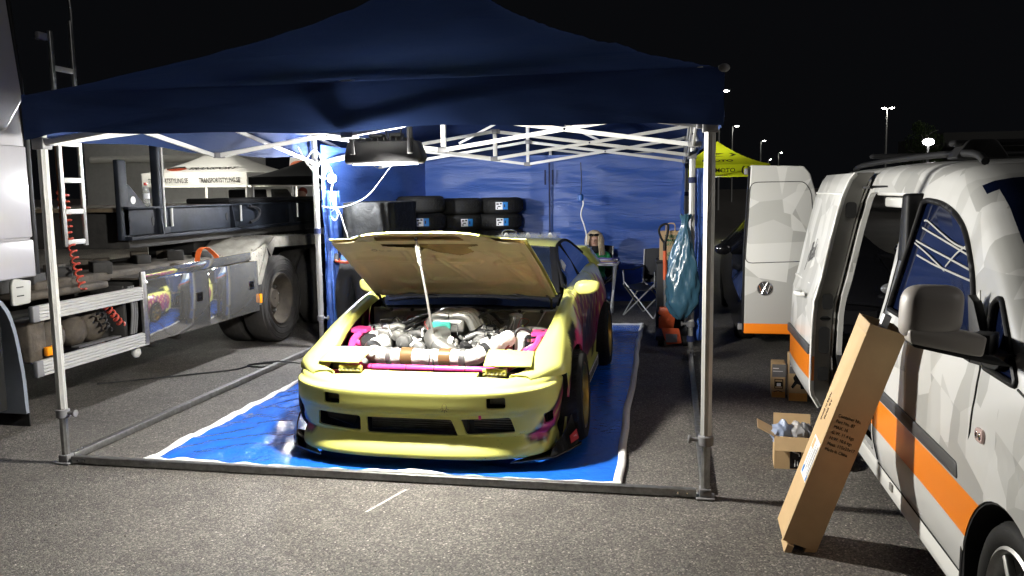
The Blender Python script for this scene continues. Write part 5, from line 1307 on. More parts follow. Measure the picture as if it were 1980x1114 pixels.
# round chrome badge with letters
bc = (RD0+.155, .90)
m = MB(); m.lathe([(.050, -.003), (.056, -.010), (.060, -.004), (.060, .0)], 40, Matrix.Translation((bc[0], DYR, bc[1])) @ AY, cap=False); bd = m.build('badge_ring', M_chrome, rd_, smooth=40)
m = MB(); m.lathe([(.051, -.0025), (.051, 0)], 32, Matrix.Translation((bc[0], DYR-.0005, bc[1])) @ AY); m.build('badge_disc', M_mould, bd)
def strokes(pts, wd=.010):
    m = MB()
    for a, b in zip(pts, pts[1:]): m.bar((bc[0]+a[0], DYR-.006, bc[1]+a[1]), (bc[0]+b[0], DYR-.006, bc[1]+b[1]), .006, wd, up=(0, 1, 0)) if False else m.tube([(bc[0]+a[0], DYR-.006, bc[1]+a[1]), (bc[0]+b[0], DYR-.006, bc[1]+b[1])], wd/2, 6)
    return m.build('badge_letter', M_chrome, bd, smooth=50)
strokes([(-.021, .045), (0, .006), (.021, .045)]); strokes([(-.043, .024), (-.021, -.040), (0, .002), (.021, -.040), (.043, .024)])
# roof rails, black roof box and aerial
for xr in (.30, 1.50):
    m = MB(); m.tube(cr([(xr, 2.2, 1.80), (xr, 2.45, 1.845), (xr, 3.6, 1.855), (xr, 4.6, 1.845), (xr, 4.85, 1.82)], 24), .018, 8); m.build('roof_rail', M_black, van, smooth=60)
m = MB(); m.bar((.26, 2.55, 1.895), (1.54, 2.55, 1.895), .09, .03); m.build('roof_bar', M_black, van, bevel=.015)
m = MB(); m.prism(rpoly([(.26, 1.82), (.50, 1.82), (.44, 1.91), (.32, 1.91)], .02), 2.48, 2.62, XZ(0)); m.build('bar_foot', M_black, van, bevel=.02)
m = MB(); m.bar((.26, 4.2, 1.895), (1.54, 4.2, 1.895), .09, .03); m.build('roof_bar', M_black, van, bevel=.015)
m = MB(); m.bx(.1, 1.7, -.02, .1, .28, .60); m.build('front_bumper', M_van, van, bevel=.04)
# ------------------------------------------------------------------ tyre stacks at the back of the tent
def make_tyre():
    r = thing('tyre', 'x', 'tyre', (0, 0, 0), 0, 'new tyres stacked at the back of the tent')
    H = .228
    m = MB(); m.lathe([(.20, .03), (.215, .008), (.26, 0), (.30, .012), (.322, .035), (.33, .06), (.33, H-.06), (.322, H-.035), (.30, H-.012), (.26, H), (.215, H-.008), (.20, H-.03)], 48, cap=False); b = m.build('casing', M_rub, r, smooth=40)
    m = MB()
    for z in (.085, H/2, H-.085): m.lathe([(.3302, z-.004), (.3335, z-.007), (.3335, z-.012)], 48, cap=False)
    for k in range(44):
        a = 2*math.pi*k/44
        for q, z in ((1, .058), (1, .100), (-1, H-.100), (-1, H-.058)):
            M = Matrix.Rotation(a+(.03 if z > H/2 else 0), 4, 'Z') @ Matrix.Translation((.331, 0, z)) @ Matrix.Rotation(R(38*q), 4, 'X'); m.bx(-.004, .004, -.006, .006, -.018, .018, M)
    tag(m.build('tread_block', M_rub, r), kind='stuff'); return r
cvr = MB(); rr = []
for k in range(26):
    t = k/25; z = 1.60*min(1, t*1.18); row = []
    f = 1 if t < .85 else max(.02, 1-((t-.85)/.15))
    for i in range(96):
        a = 2*math.pi*i/96; c_, s_ = math.cos(a), math.sin(a)
        sx = math.copysign(abs(c_)**.45, c_)*.31*f; sy = math.copysign(abs(s_)**.30, s_)*.56*f
        w = .010*math.sin(i*.9+z*5)+.008*math.sin(z*14+i*.35)+.012*math.sin(z*3+i*.21)
        row.append((-1.60+sx+w*c_, 4.93+sy+w*s_, z-(.02*(1-f) if f < 1 else 0)+.01*math.sin(i*.5)*(1-f)))
    rr.append(row)
cvr.grid(rr, closed_u=True)
tag(cvr.build('wrapped_stack', mat('crumpled black plastic sheet', (.010, .0105, .0105), .6, spec=.15, bump=(9, .9, .03), var=(5, .4)), smooth=70), 'low wide stack wrapped in crumpled black plastic beside the work lamp', 'wrapped stack')
M_blab = mat('blue label print', (.03, .22, .6), .4)
ty0 = make_tyre()
STK = [(-1.60, 6.55, 7, 'tall front stack with one blue and white label'), (-1.21, 7.22, 7, 'half hidden stack behind the tall tyre stack'), (-.68, 7.45, 7, 'right-hand stack with two blue and white labels')]
NTH = ['bottom', 'second', 'third', 'fourth', 'fifth', 'sixth', 'top']
first = True; TY = {}
for si, (x, y, n, d) in enumerate(STK):
    for k in range(n):
        t = ty0 if first else copy_tree(ty0); first = False
        h = .236 if si == 0 else .229
        jit = .012
        t.location = (x+jit*math.sin(k*3.1+si), y+jit*math.cos(k*2.3+si*2), k*h); t.rotation_euler = (0, 0, k*.9+si)
        t['label'] = f'black tyre, {NTH[k]} of the {d}'
        TM[t.name] = Matrix.Translation(t.location) @ Matrix.Rotation(t.rotation_euler.z, 4, 'Z'); TY[(si, k)] = t
for (si, k, ang) in ((0, 5, -72), (1, 5, -60), (2, 6, -76), (2, 5, -70)):
    t = TY[(si, k)]; c = t.location; m = MB(); h = .105
    def patch(a0, a1): return [[(c.x+.3365*math.cos(R(a)), c.y+.3365*math.sin(R(a)), c.z+.06+h*v) for a in [a0+(a1-a0)*i/6 for i in range(7)]] for v in (0, 1)]
    m.shell(patch(ang-14, ang+3), .0015); lb = m.build('tyre_label', M_paper, t, w=True)
    m = MB(); m.shell(patch(ang+3, ang+16), .0015); m.build('label_half', M_blab, lb, w=True)
    m = MB()
    for (a0, a1, v0, v1) in ((ang-12, ang-6, .65, .85), (ang-9, ang-2, .35, .5), (ang-11, ang-8, .1, .3), (ang-4, ang+1, .7, .9), (ang+6, ang+9, .3, .7)):
        P = [[(c.x+.338*math.cos(R(a)), c.y+.338*math.sin(R(a)), c.z+.06+h*v) for a in (a0, a1)] for v in (v0, v1)]; m.grid(P)
    m.build('label_print', M_ink, lb, w=True, fix=False)

# ------------------------------------------------------------------ tent clutter on the right
M_red = mat('orange red jack paint', (.60, .10, .03), .4, var=(10, .2))
jk = thing('pallet_jack', 'orange pallet jack with upright black loop handle by the right tent leg', 'pallet jack', (1.80, 4.75, 0))
m = MB(); m.tube([(-.06, 0, .34), (-.065, 0, .72)], .017, 10); m.build('lower_shaft', M_greyp, jk, smooth=50)
m = MB(); m.tube([(-.065, 0, .70), (-.07, 0, 1.02)], .021, 10); m.build('orange_shaft', M_red, jk, smooth=50)
m = MB(); m.tube([(-.07, 0, 1.0), (-.072, 0, 1.12)], .02, 10); m.tube(cr([(-.072, 0, 1.10), (-.11, 0, 1.16), (-.135, 0, 1.24), (-.115, 0, 1.29), (-.06, 0, 1.315), (-.035, 0, 1.29), (-.045, 0, 1.2), (-.068, 0, 1.1)], 30), .013, 8); m.build('loop_handle', M_black, jk, smooth=50)
m = MB(); m.prism(rpoly([(-.13, .16), (.03, .16), (.05, .30), (.0, .33), (.05, .38), (-.0, .40), (-.12, .40), (-.14, .33), (-.10, .30), (-.13, .28)], .012), -.05, .05, XZ(0)); m.build('pump_head', M_red, jk, bevel=.01)
m = MB(); m.prism(rpoly([(-.10, .17), (.09, .17), (.12, .02), (-.04, .0)], .015), -.34, -.32, Matrix(((1, 0, 0, 0), (0, .35, 1, .02), (0, 1, 0, .03), (0, 0, 0, 1)))); m.build('front_plate', M_red, jk, bevel=.006)
m = MB(); m.bx(-.05, .07, -.33, -.325, .06, .15); m.build('data_plate', M_greyp, jk)
for s in (-.10, .16):
    m = MB(); m.bx(s-.06, s+.06, -.25, .85, .06, .11); m.build('fork', M_red if s > .9 else M_black, jk, bevel=.012)
    m = MB(); m.lathe([(.03, -.03), (.055, -.03), (.055, .03), (.03, .03)], 18, Matrix.Translation((s, -.22, .056)) @ AX); m.build('wheel', M_black, jk, smooth=40)
bb = MB(); rr = []
for k in range(34):
    t = k/33; z = .40+1.04*t; row = []
    wx = lerp_tab([(0, .03), (.04, .10), (.15, .155), (.35, .15), (.55, .125), (.75, .08), (.88, .035), (.93, .028), (1, .05)], t); wy = wx*.75
    cx = 1.895+.04*t
    for i in range(48):
        a = 2*math.pi*i/48; f = 1+.12*math.sin(a*3+t*7)+.09*math.sin(a*7-t*13)*(.4+t)+.05*math.sin(a*13+t*31)+.05*abs(math.sin(t*17+a*2))
        row.append((cx+wx*f*math.cos(a), 3.90+wy*f*math.sin(a), z+.012*math.sin(a*5+t*9)))
    rr.append(row)
bb.grid(rr, closed_u=True); bb.add([(1.895, 3.90, .395)]+[tuple(p) for p in rr[0]], [(0, 1+i, 1+(i+1) % 48) for i in range(48)])
tag(bb.build('rubbish_bag', mat('teal blue plastic bag', (.045, .125, .19), .26, spec=.8, coat=.4, coat_rough=.12, bump=(13, .55, .014)), smooth=70), 'crumpled teal blue rubbish bag tied to the right middle tent leg', 'rubbish bag')
cr8 = thing('storage_crate', 'black storage crate behind the orange pallet jack carrying a paper bag', 'crate', (1.79, 5.30, 0))
m = MB(); m.bx(-.16, .16, -.16, .2, 0, .88); m.build('crate_body', M_black, cr8, bevel=.02)
m = MB(); m.bx(-.17, .17, -.17, .21, .845, .885); m.build('crate_rim', M_black, cr8, bevel=.012)
pb_ = thing('paper_bag', 'brown paper shopping bag with green print standing on the black crate', 'paper bag', (1.79, 5.22, .885))
m = MB(); m.bx(-.125, .125, -.07, .07, 0, .33); pbb = m.build('bag_body', mat('brown paper', (.42, .29, .16), .8, bump=(14, .4, .01)), pb_)
for s in (-1, 1):
    m = MB(); m.tube(cr([(-.05, s*.068, .32), (-.05, s*.066, .39), (-.02, s*.06, .415), (.03, s*.06, .415), (.05, s*.066, .39), (.05, s*.068, .32)], 18), .006, 6, sy=1.); m.build('bag_handle', M_kraft, pb_, smooth=50)
M_grn = mat('green print', (.01, .12, .05), .6)
FB = lambda z: frame((.01, -.072, z), (1, 0, 0), (0, 0, 1))
for z, s_ in ((.27, 'SVERIGE'), (.225, 'SMAKAR'), (.18, 'BÄTTRE')): text('lettering', s_, .046, FB(z), M_grn, pbb, bold=.001, sx=.9)
text('lettering', 'COOP', .065, FB(.06), M_grn, pbb, bold=.002)
# camping chair
def camp_chair(loc, rz, label):
    c = thing('camping_chair', label, 'chair', loc, rz, 'folding camping chairs in the tent')
    legs = [((-.24, -.22, .02), (.24, -.20, .46)), ((.24, -.22, .02), (-.24, -.20, .46)), ((-.24, .22, .02), (.24, .20, .46)), ((.24, .22, .02), (-.24, .20, .46)), ((-.25, -.22, .02), (-.25, .22, .44)), ((-.25, .22, .02), (-.25, -.22, .44)), ((.25, -.22, .02), (.25, .22, .44)), ((.25, .22, .02), (.25, -.22, .44))]
    for p, q in legs:
        m = MB(); m.tube([p, q], .009, 6); m.build('leg', M_alu, c, smooth=50)
    for s in (-1, 1):
        m = MB(); m.tube([(s*.25, .22, .44), (s*.26, .26, .88)], .010, 6); m.build('back_post', M_alu, c)
        m = MB(); m.tube([(s*.25, -.20, .44), (s*.26, -.21, .63)], .010, 6); m.build('arm_post', M_alu, c)
        m = MB(); m.shell([[(s*.23, -.22, .635), (s*.23, .0, .62), (s*.23, .24, .66)], [(s*.29, -.22, .635), (s*.29, .0, .62), (s*.29, .24, .66)]], .008); m.build('arm_rest', M_black, c)
    m = MB(); m.shell([[(x, y, .42-.05*(1-(x/.25)**2)) for x in (-.25, -.12, 0, .12, .25)] for y in (-.22, 0, .22)], .008); m.build('seat', M_black, c, smooth=60)
    m = MB(); m.shell([[(x, .22+.05*(z-.4)/.5+.03*(1-(x/.26)**2), z-.02*(x/.26)**2) for x in (-.26, -.13, 0, .13, .26)] for z in (.44, .6, .75, .90)], .008); m.build('backrest', M_black, c, smooth=60)
    m = MB(); m.lathe([(.035, 0), (.04, .07)], 12, Matrix.Translation((.30, -.2, .58))); m.build('cup_holder', M_black, c)
    return c
camp_chair((1.50, 6.65, 0), R(-35), 'empty black camping chair with silver legs beside the orange pallet jack')
camp_chair((.72, 7.35, 0), R(4), 'black camping chair holding the blonde woman behind the table')
tbx = thing('folding_table', 'pale folding table with papers in front of the blue back wall', 'table', (.55, 6.75, 0))
m = MB(); m.bx(-.5, .55, -.25, .22, .69, .715); m.build('table_top', mat('pale table top', (.5, .5, .48), .5), tbx, bevel=.006)
for x in (-.4, .45):
    m = MB(); m.bar((x, -.22, 0.0), (x+.06, .18, .69), .025, .025); m.build('leg', M_white, tbx); m = MB(); m.bar((x, .18, .0), (x+.06, -.22, .69), .025, .025); m.build('leg', M_white, tbx)
pp_ = thing('paper_pile', 'untidy pile of papers and folders on the folding table', 'papers', (.93, 6.66, .715))
rnd = random.Random(9)
for k in range(6):
    m = MB(); m.bx(-.13, .13, -.09, .09, 0, .010); m.xf(Matrix.Translation((.03*rnd.random(), .05*rnd.random(), .011*k)) @ Matrix.Rotation(rnd.random()-.5, 4, 'Z')); m.build('folder', [M_paper, mat('purple folder', (.12, .10, .3), .5), M_kraft, M_greyp][k % 4], pp_)
# hanging plug on its cable
pg = thing('power_socket', 'blue power socket hanging on a pale cable from the tent roof', 'power socket', (.67, 6.0, 1.60))
m = MB(); m.tube(cr([(.0, 0, .03), (.01, 0, .2), (.0, .0, .44)], 10), .006, 6); m.build('dark_cable', M_hose, pg)
m = MB(); m.lathe([(.02, -.045), (.034, -.03), (.034, .03), (.018, .045)], 12); m.bx(-.05, -.02, -.02, .02, -.02, .015); m.build('socket_body', mat('blue plug plastic', (.02, .10, .35), .4), pg, smooth=40)
m = MB(); m.tube(cr([(.02, 0, -.03), (.035, -.02, -.08), (.01, -.02, -.16), (.005, 0, -.24), (.045, 0, -.36), (.07, .0, -.48), (.06, .03, -.62), (.03, .3, -.8)], 40), .0085, 8); m.build('white_cable', M_whitecab, pg, smooth=60)
# cables: from the work lamp and along the roof
c1 = MB(); c1.tube(cr([(-2.0, 3.6, 2.18), (-1.97, 3.75, 2.0), (-1.93, 3.86, 1.98), (-1.90, 3.95, 2.08), (-1.92, 3.80, 2.15), (-1.96, 3.72, 2.05), (-1.92, 3.78, 1.92), (-1.88, 3.9, 1.87), (-1.86, 3.95, 1.98), (-1.9, 3.9, 2.1), (-1.88, 4.0, 2.05), (-1.84, 4.08, 1.92)], 90), .007, 6)
c1.tube(cr([(-1.84, 4.1, 1.83), (-1.85, 4.06, 1.66), (-1.78, 4.05, 1.47), (-1.82, 4.05, 1.40), (-1.86, 4.05, 1.48), (-1.78, 4.06, 1.52), (-1.70, 4.06, 1.3), (-1.66, 4.08, 1.1)], 60), .006, 6)
c1.tube(cr([(-1.95, 4.03, 1.56), (-1.80, 4.05, 1.54), (-1.62, 4.1, 1.58), (-1.50, 4.3, 1.68), (-1.38, 4.6, 1.95), (-1.3, 4.8, 2.1)], 50), .006, 6)
tag(c1.build('lamp_cable', M_whitecab, smooth=60), 'white cable looped around the work lamp and the left tent leg', 'cable')
c2 = MB(); c2.tube(cr([(-3.3, 2.0, .01), (-2.7, 2.45, .01), (-2.35, 2.75, .01), (-2.3, 3.0, .01), (-2.1, 3.05, .012), (-2.12, 2.85, .018), (-2.3, 2.9, .02), (-2.0, 2.95, .055), (-1.7, 3.05, .02), (-1.3, 3.3, .02), (-.9, 3.4, .03)], 110), .008, 6)
tag(c2.build('floor_cable', M_hose, smooth=60), 'thin black cable lying across the asphalt towards the truck', 'cable')

# ------------------------------------------------------------------ boxes by the van
bo = Vector((2.333, -.633, .052)); bw, bd_, bl = Vector((.952, .008, -.305)), Vector((.011, .998, .0625)), Vector((.305, -.063, .95))
BMx = Matrix(((bw.x, bd_.x, bl.x, bo.x), (bw.y, bd_.y, bl.y, bo.y), (bw.z, bd_.z, bl.z, bo.z), (0, 0, 0, 1)))
lb = thing('long_carton', 'long brown cardboard carton standing on end and leaning against the van', 'carton', (2.42, -.55, 0))
WW, DD, LL = .159, .231, 1.10
t_ = .006
m = MB(); m.bx(0, WW, 0, t_, 0, LL, BMx); fr_ = m.build('wide_side', M_kraft, lb, w=True)
m = MB(); m.bx(0, t_, t_, DD-t_, 0, LL, BMx); nar = m.build('narrow_side', M_kraft, lb, w=True)
m = MB(); m.bx(WW-t_, WW, t_, DD-t_, 0, LL, BMx); m.build('narrow_side', M_kraft, lb, w=True)
m = MB(); m.bx(0, WW, DD-t_, DD, 0, LL, BMx); m.build('wide_side', M_kraft, lb, w=True)
m = MB(); m.bx(t_, WW-t_, t_, DD-t_, .0, .008, BMx); m.build('carton_bottom', M_kraft, lb, w=True)
m = MB(); m.bx(t_, WW-t_, t_, DD-t_, LL-.12, LL-.11, BMx); m.build('carton_inside', M_dark, lb, w=True)
m = MB(); m.bx(.02, .05, -.02, .10, -.048, -.002, BMx); m.bx(WW-.05, WW-.004, .0, .12, -.02, -.001, BMx); m.build('bottom_flap', M_kraft, lb, w=True)
m = MB(); m.bx(-.0012, -.0004, .002, DD-.002, LL-.05, LL-.001, BMx); m.bx(-.0012, .0, -.0012, .02, .0, LL-.06, BMx); m.build('clear_tape', mat('shiny parcel tape', (.62, .46, .26), .15), lb, w=True)
lab = MB(); lab.bx(-.003, -.001, .01, .15, .30, .50, BMx); lo_ = lab.build('shipping_label', M_paper, lb, w=True)
m = MB()
for (a, b, c, d) in ((.02, .03, .33, .48), (.045, .05, .33, .46), (.06, .066, .36, .48), (.085, .09, .34, .45), (.115, .12, .33, .44)): m.bx(-.0038, -.003, a, b, c, d, BMx)
m.build('label_print', M_greyp, lo_, w=True)
m = MB(); m.bx(-.0038, -.003, .10, .14, .44, .49, BMx); m.build('label_patch', M_kraft, lo_, w=True)
m = MB(); m.bx(-.0038, -.003, .115, .14, .31, .345, BMx); m.bx(-.0038, -.003, .015, .03, .305, .33, BMx); m.build('label_mark', M_blab, lo_, w=True)
for k, s_ in enumerate(('Container No.', 'Part No. 07', 'MAX. 16', 'G.W. 11.4 kgs', 'N.W. 10.6 kgs', 'Meas. 115x23x17', 'Made in China')):
    o_ = BMx @ Vector((.02, -.0012, .66-.028*k)); text('lettering', s_, .022, frame(o_, bw, bl), M_ink, fr_, align='LEFT', w=True, sx=.8)
for k, s_ in enumerate(('MADE IN CHINA', 'P.O. 070705')):
    o_ = BMx @ Vector((-.0012, .17-.05*k, .64)); text('lettering', s_, .026, frame(o_, -bl, -bd_), M_ink, nar, w=True, sx=.75)
m = MB(); m.bx(.06, .09, .06, .10, LL-.08, LL+.05, BMx); m.build('paper_slip', M_paper, lb, w=True)

oc_ = thing('open_carton', 'small open cardboard carton full of plastic packing on the asphalt', 'carton', (2.53, .56, 0), R(-4))
m = MB(); m.bx(-.10, .12, -.0, .006, .0, .20); m.bx(-.10, .12, .20, .206, .0, .20); m.bx(-.10, -.094, .006, .2, 0, .2); m.bx(.114, .12, .006, .2, 0, .2); m.bx(-.094, .114, .006, .2, .0, .006); m.build('carton_body', M_kraft, oc_)
for nm, P in (('front', [(-.10, 0, .2), (.12, 0, .2), (.12, -.03, .12), (-.10, -.03, .12)]), ('left', [(-.10, 0, .2), (-.10, .2, .2), (-.20, .2, .25), (-.20, 0, .25)]), ('back', [(-.10, .203, .2), (.12, .203, .2), (.12, .22, .29), (-.10, .22, .29)]), ('right', [(.12, 0, .2), (.12, .2, .2), (.17, .2, .13), (.17, 0, .13)])):
    v_ = [Vector(p) for p in P]; nn = (v_[1]-v_[0]).cross(v_[3]-v_[0]).normalized()*.0025; m = MB(); m.add([p-nn for p in v_]+[p+nn for p in v_], [(3, 2, 1, 0), (4, 5, 6, 7), (0, 1, 5, 4), (1, 2, 6, 5), (2, 3, 7, 6), (3, 0, 4, 7)]); m.build('carton_flap', M_kraft, oc_)
m = MB(); m.bx(-.01, .055, -.0015, -.0002, .005, .118); bk = m.build('black_panel', M_blackg, oc_)
m = MB(); m.tube([(.005, -.003, .112), (.04, -.003, .10), (.045, -.003, .085)], .003, 5); m.tube([(.02, -.003, .02), (.02, -.003, .06)], .003, 5); m.tube([(.035, -.003, .025), (.035, -.003, .055)], .003, 5); m.build('panel_print', M_paper, bk)
rr = []
def blob(name, c, r, mt, seed, par):
    m = MB(); m.ball((0, 0, 0), 1, 20, 14); m.v = [Vector((c[0]+p.x*r[0]*(1+.25*math.sin(p.y*7+seed)+.18*math.sin(p.z*9+seed*2)), c[1]+p.y*r[1]*(1+.2*math.sin(p.x*8+seed)), c[2]+p.z*r[2]*(1+.25*math.sin(p.x*6+p.y*5+seed)))) for p in m.v]; return m.build(name, mt, par, smooth=70)
M_pl = mat('grey blue packing film', (.25, .30, .42), .3, spec=.7, bump=(40, .6, .01)); M_pc = mat('clear packing film', (.6, .6, .62), .15, spec=.8, alpha=.55, bump=(50, .7, .01))
blob('packing_foam', (-.05, .07, .20), (.06, .05, .075), M_pl, 1, oc_); blob('packing_film', (.03, .09, .20), (.07, .06, .065), M_pc, 2, oc_); blob('packing_film', (.08, .1, .205), (.05, .05, .055), mat('dark packing', (.12, .12, .13), .4), 3, oc_)
def product_box(loc, w, d, h, label, kind):
    b = thing('product_box', label, 'box', loc, R(-3), 'retail boxes beside the open van door')
    m = MB(); m.bx(0, w, 0, d, 0, h); bb_ = m.build('box_body', M_kraft, b, bevel=.002)
    m = MB(); m.bx(.0005, w-.0005, -.0012, -.0003, h*.62, h-.001); m.build('grey_print', M_greyp, bb_)
    m = MB(); m.bx(.0005, w-.0005, -.0012, -.0003, .001, h*.18); m.build('orange_print', mat('soft orange print', (.65, .3, .07), .5), bb_)
    m = MB(); m.bx(.006, w*.5, -.002, -.0012, h*.86, h*.89); m.bx(.006, w*.8, -.002, -.0012, h*.78, h*.80); m.build('white_print', M_paper, bb_)
    m = MB()
    if kind == 0:
        x0, x1, z0, z1 = w*.22, w*.8, h*.28, h*.55; m.tube([(x0, -.002, z0), (x1, -.002, z0), (x1, -.002, z1), (x0, -.002, z1)], .004, 5, closed=True); m.bx(x0+.004, x1-.004, -.003, -.001, z0+.015, z0+.055); m.tube([(x0-.01, -.002, z0-.03), (w*.5, -.002, z0-.02), (x1, -.002, z0-.03)], .003, 5)
    else:
        m.prism([(.03, .19), (.05, .22), (.085, .18), (.12, .17), (.12, .10), (.09, .10), (.085, .13), (.06, .14), (.03, .10), (.015, .115), (.04, .16)], -.002, -.001, XZ(0))
    pic = m.build('product_picture', M_blackg, bb_)
    if kind == 0: m = MB(); m.bx(w*.36, w*.66, -.0042, -.0032, h*.345, h*.44); m.build('picture_glow', M_paper, pic)
    return b
product_box((2.615, 2.36, 0), .105, .20, .275, 'small brown retail box printed with a floodlight picture', 0)
product_box((2.735, 2.26, 0), .14, .22, .36, 'taller brown retail box printed with a black tool picture', 1)

# ------------------------------------------------------------------ dark parked car beyond the open rear door (nose towards the camera)
M_dcar = mat('black car paint', (.010, .010, .012), .2, coat=.5)
pc = thing('parked_car', 'black parked car mostly hidden behind the open rear door of the van', 'car', (3.40, 4.30, 0))
secs = [(0, .30, .52, .72), (.06, .20, .60, .84), (.35, .18, .74, .88), (1.0, .18, .90, .90), (1.25, .18, .96, .90), (1.95, .18, 1.38, .90), (2.6, .18, 1.46, .90), (3.4, .18, 1.40, .90), (4.0, .18, .98, .88), (4.3, .25, .90, .80)]
dd = cr(secs, 50); rr = []
for y, zb, zt, w in dd:
    P = []
    for k in range(21):
        a = -1+2*k/20; sgn = 1 if a > 0 else -1; u = abs(a)
        belt = min(zt, .92)
        if u > .35: q = (u-.35)/.65; x = sgn*(w*(1-.03*q) if belt < zt-.05 else w*(.70+.30*min(1, q*3))); z = belt-(belt-zb)*q if q > .2 else belt+(.0)
        else: q = u/.35; ww = .62*w if zt > 1.0 else .9*w; x = sgn*q*ww; z = zt-.06*q*q
        P.append((x, y, z))
    rr.append(P)
m = MB(); m.shell(rr, .02); pcb = m.build('body', M_dcar, pc, smooth=35)
m = MB(); m.shell([[(x, .06+.10*(abs(x)/.86)**4*2, z) for x in [-.86+1.72*i/20 for i in range(21)]] for z in (.20, .26, .40, .52, .58)], .04); m.build('front_bumper', M_dcar, pc, smooth=45)
for s in (-1, 1):
    m = MB(); m.ball((s*.62, .10, .66), (.13, .05, .065), 18, 10); h_ = m.build('headlight', mat('headlamp glass', (.5, .5, .5), .08, .6), pc, smooth=60)
    m = MB(); m.lathe([(.05, 0), (.035, .03), (.01, .035)], 16, Matrix.Translation((s*.60, .045, .66)) @ AY); m.build('reflector', M_chrome, h_, smooth=40)
    m = MB(); m.tube([(s*.50, .03, .44), (s*.7, .06, .47), (s*.8, .13, .50)], .012, 6); m.build('bumper_strip', M_chrome, pc, smooth=50)
    m = MB(); m.ball((s*1.0, 1.30, .98), (.10, .05, .07), 14, 8); m.build('door_mirror', M_dcar, pc, smooth=60)
    for y in (.85, 3.5):
        m = MB(); m.lathe([(.19, -.10), (.30, -.10), (.315, -.07), (.315, .07), (.30, .10), (.19, .10)], 32, Matrix.Translation((s*.78, y, .315)) @ AX, cap=True); m.build('wheel', M_rub, pc, smooth=40)
m = MB(); m.bx(-.45, .45, .02, .05, .30, .44); m.build('grille', M_black, pc)

# small bits lying on the asphalt
lt = MB(); lt.bx(1.985, 2.01, 1.86, 1.88, .002, .008); tag(lt.build('litter', mat('pale green scrap', (.4, .75, .55), .6)), 'tiny pale green scrap of litter on the asphalt right of the tent leg', 'litter')
rnd = random.Random(21); m = MB()
for k in range(420):
    x, y = rnd.uniform(-4.5, 4.0), rnd.uniform(-2.6, 3.5)
    if -1.7 < x < 1.7 and 0 < y: continue
    r = rnd.uniform(.002, .006); m.ball((x, y, r*.6), (r, r*rnd.uniform(.7, 1.4), r*.7), 6, 4)
tag(m.build('loose_grit', mat('loose grit', (.16, .145, .125), .8)), 'loose pale grit scattered on the asphalt', 'grit', kind='stuff')
# ------------------------------------------------------------------ people
def skin_body(name, J, E, mats, pick, parent, sub=2):
    """J: name -> (x,y,z,r), E: list of edges; one continuous skinned mesh; pick(center, normal) -> material index"""
    ks = list(J); me = bpy.data.meshes.new(name); me.from_pydata([J[k][:3] for k in ks], [(ks.index(a), ks.index(b)) for a, b in E], [])
    o = bpy.data.objects.new(name, me); COL.objects.link(o)
    md = o.modifiers.new('k', 'SKIN'); md.use_smooth_shade = True; md.branch_smoothing = .6
    for i, k in enumerate(ks):
        r = J[k][3]; sv = me.skin_vertices[0].data[i]; sv.radius = r if isinstance(r, tuple) else (r, r); sv.use_root = (i == 0)
    s = o.modifiers.new('s', 'SUBSURF'); s.levels = s.render_levels = sub
    bpy.context.view_layer.update(); nm = bpy.data.meshes.new_from_object(o.evaluated_get(bpy.context.evaluated_depsgraph_get()))
    o.modifiers.clear(); o.data = nm; bpy.data.meshes.remove(me); nm.name = name
    nm.materials.clear()
    for q in mats: nm.materials.append(q)
    for p in nm.polygons: p.material_index = pick(p.center, p.normal); p.use_smooth = True
    o.parent = parent; return o
M_skin = mat('skin', (.50, .30, .22), .55, sub=.1); M_trous = mat('black work trousers', (.012, .012, .013), .85, bump=(30, .4, .01))
M_shirt = mat('pale grey shirt', (.50, .56, .60), .8, bump=(18, .4, .01)); M_bluew = mat('dark blue jacket', (.02, .07, .16), .8); M_belt = mat('orange red belt', (.45, .075, .03), .5)
M_blond = mat('blond hair', (.55, .44, .28), .6, var=(40, .3)); M_green = mat('green jacket', (.01, .16, .05), .8); M_scarf = mat('black scarf', (.01, .01, .012), .9)
def hand(J, E, w, dirv, side, sc=1., pre='h'):
    """palm plus five fingers that curl along dirv"""
    d = Vector(dirv).normalized(); s = Vector(side).normalized(); n = d.cross(s)
    p0 = Vector(J[w][:3]); pm = p0+d*.05*sc; J[pre+'p'] = (*pm, .026*sc); E.append((w, pre+'p'))
    for k, (o, L_) in enumerate(((-.03, .062), (-.01, .075), (.01, .07), (.028, .055))):
        a = pm+d*.035*sc+s*o*sc; b = a+d*L_*.5*sc+n*.008*sc; c = a+d*L_*.85*sc+n*.03*sc
        J[f'{pre}{k}a'] = (*a, .0085*sc); J[f'{pre}{k}b'] = (*b, .008*sc); J[f'{pre}{k}c'] = (*c, .007*sc); E.extend([(pre+'p', f'{pre}{k}a'), (f'{pre}{k}a', f'{pre}{k}b'), (f'{pre}{k}b', f'{pre}{k}c')])
    a = pm-s*.035*sc+d*.0*sc; b = a-s*.015*sc+d*.03*sc; J[pre+'ta'] = (*a, .010*sc); J[pre+'tb'] = (*b, .008*sc); E.extend([(pre+'p', pre+'ta'), (pre+'ta', pre+'tb')])
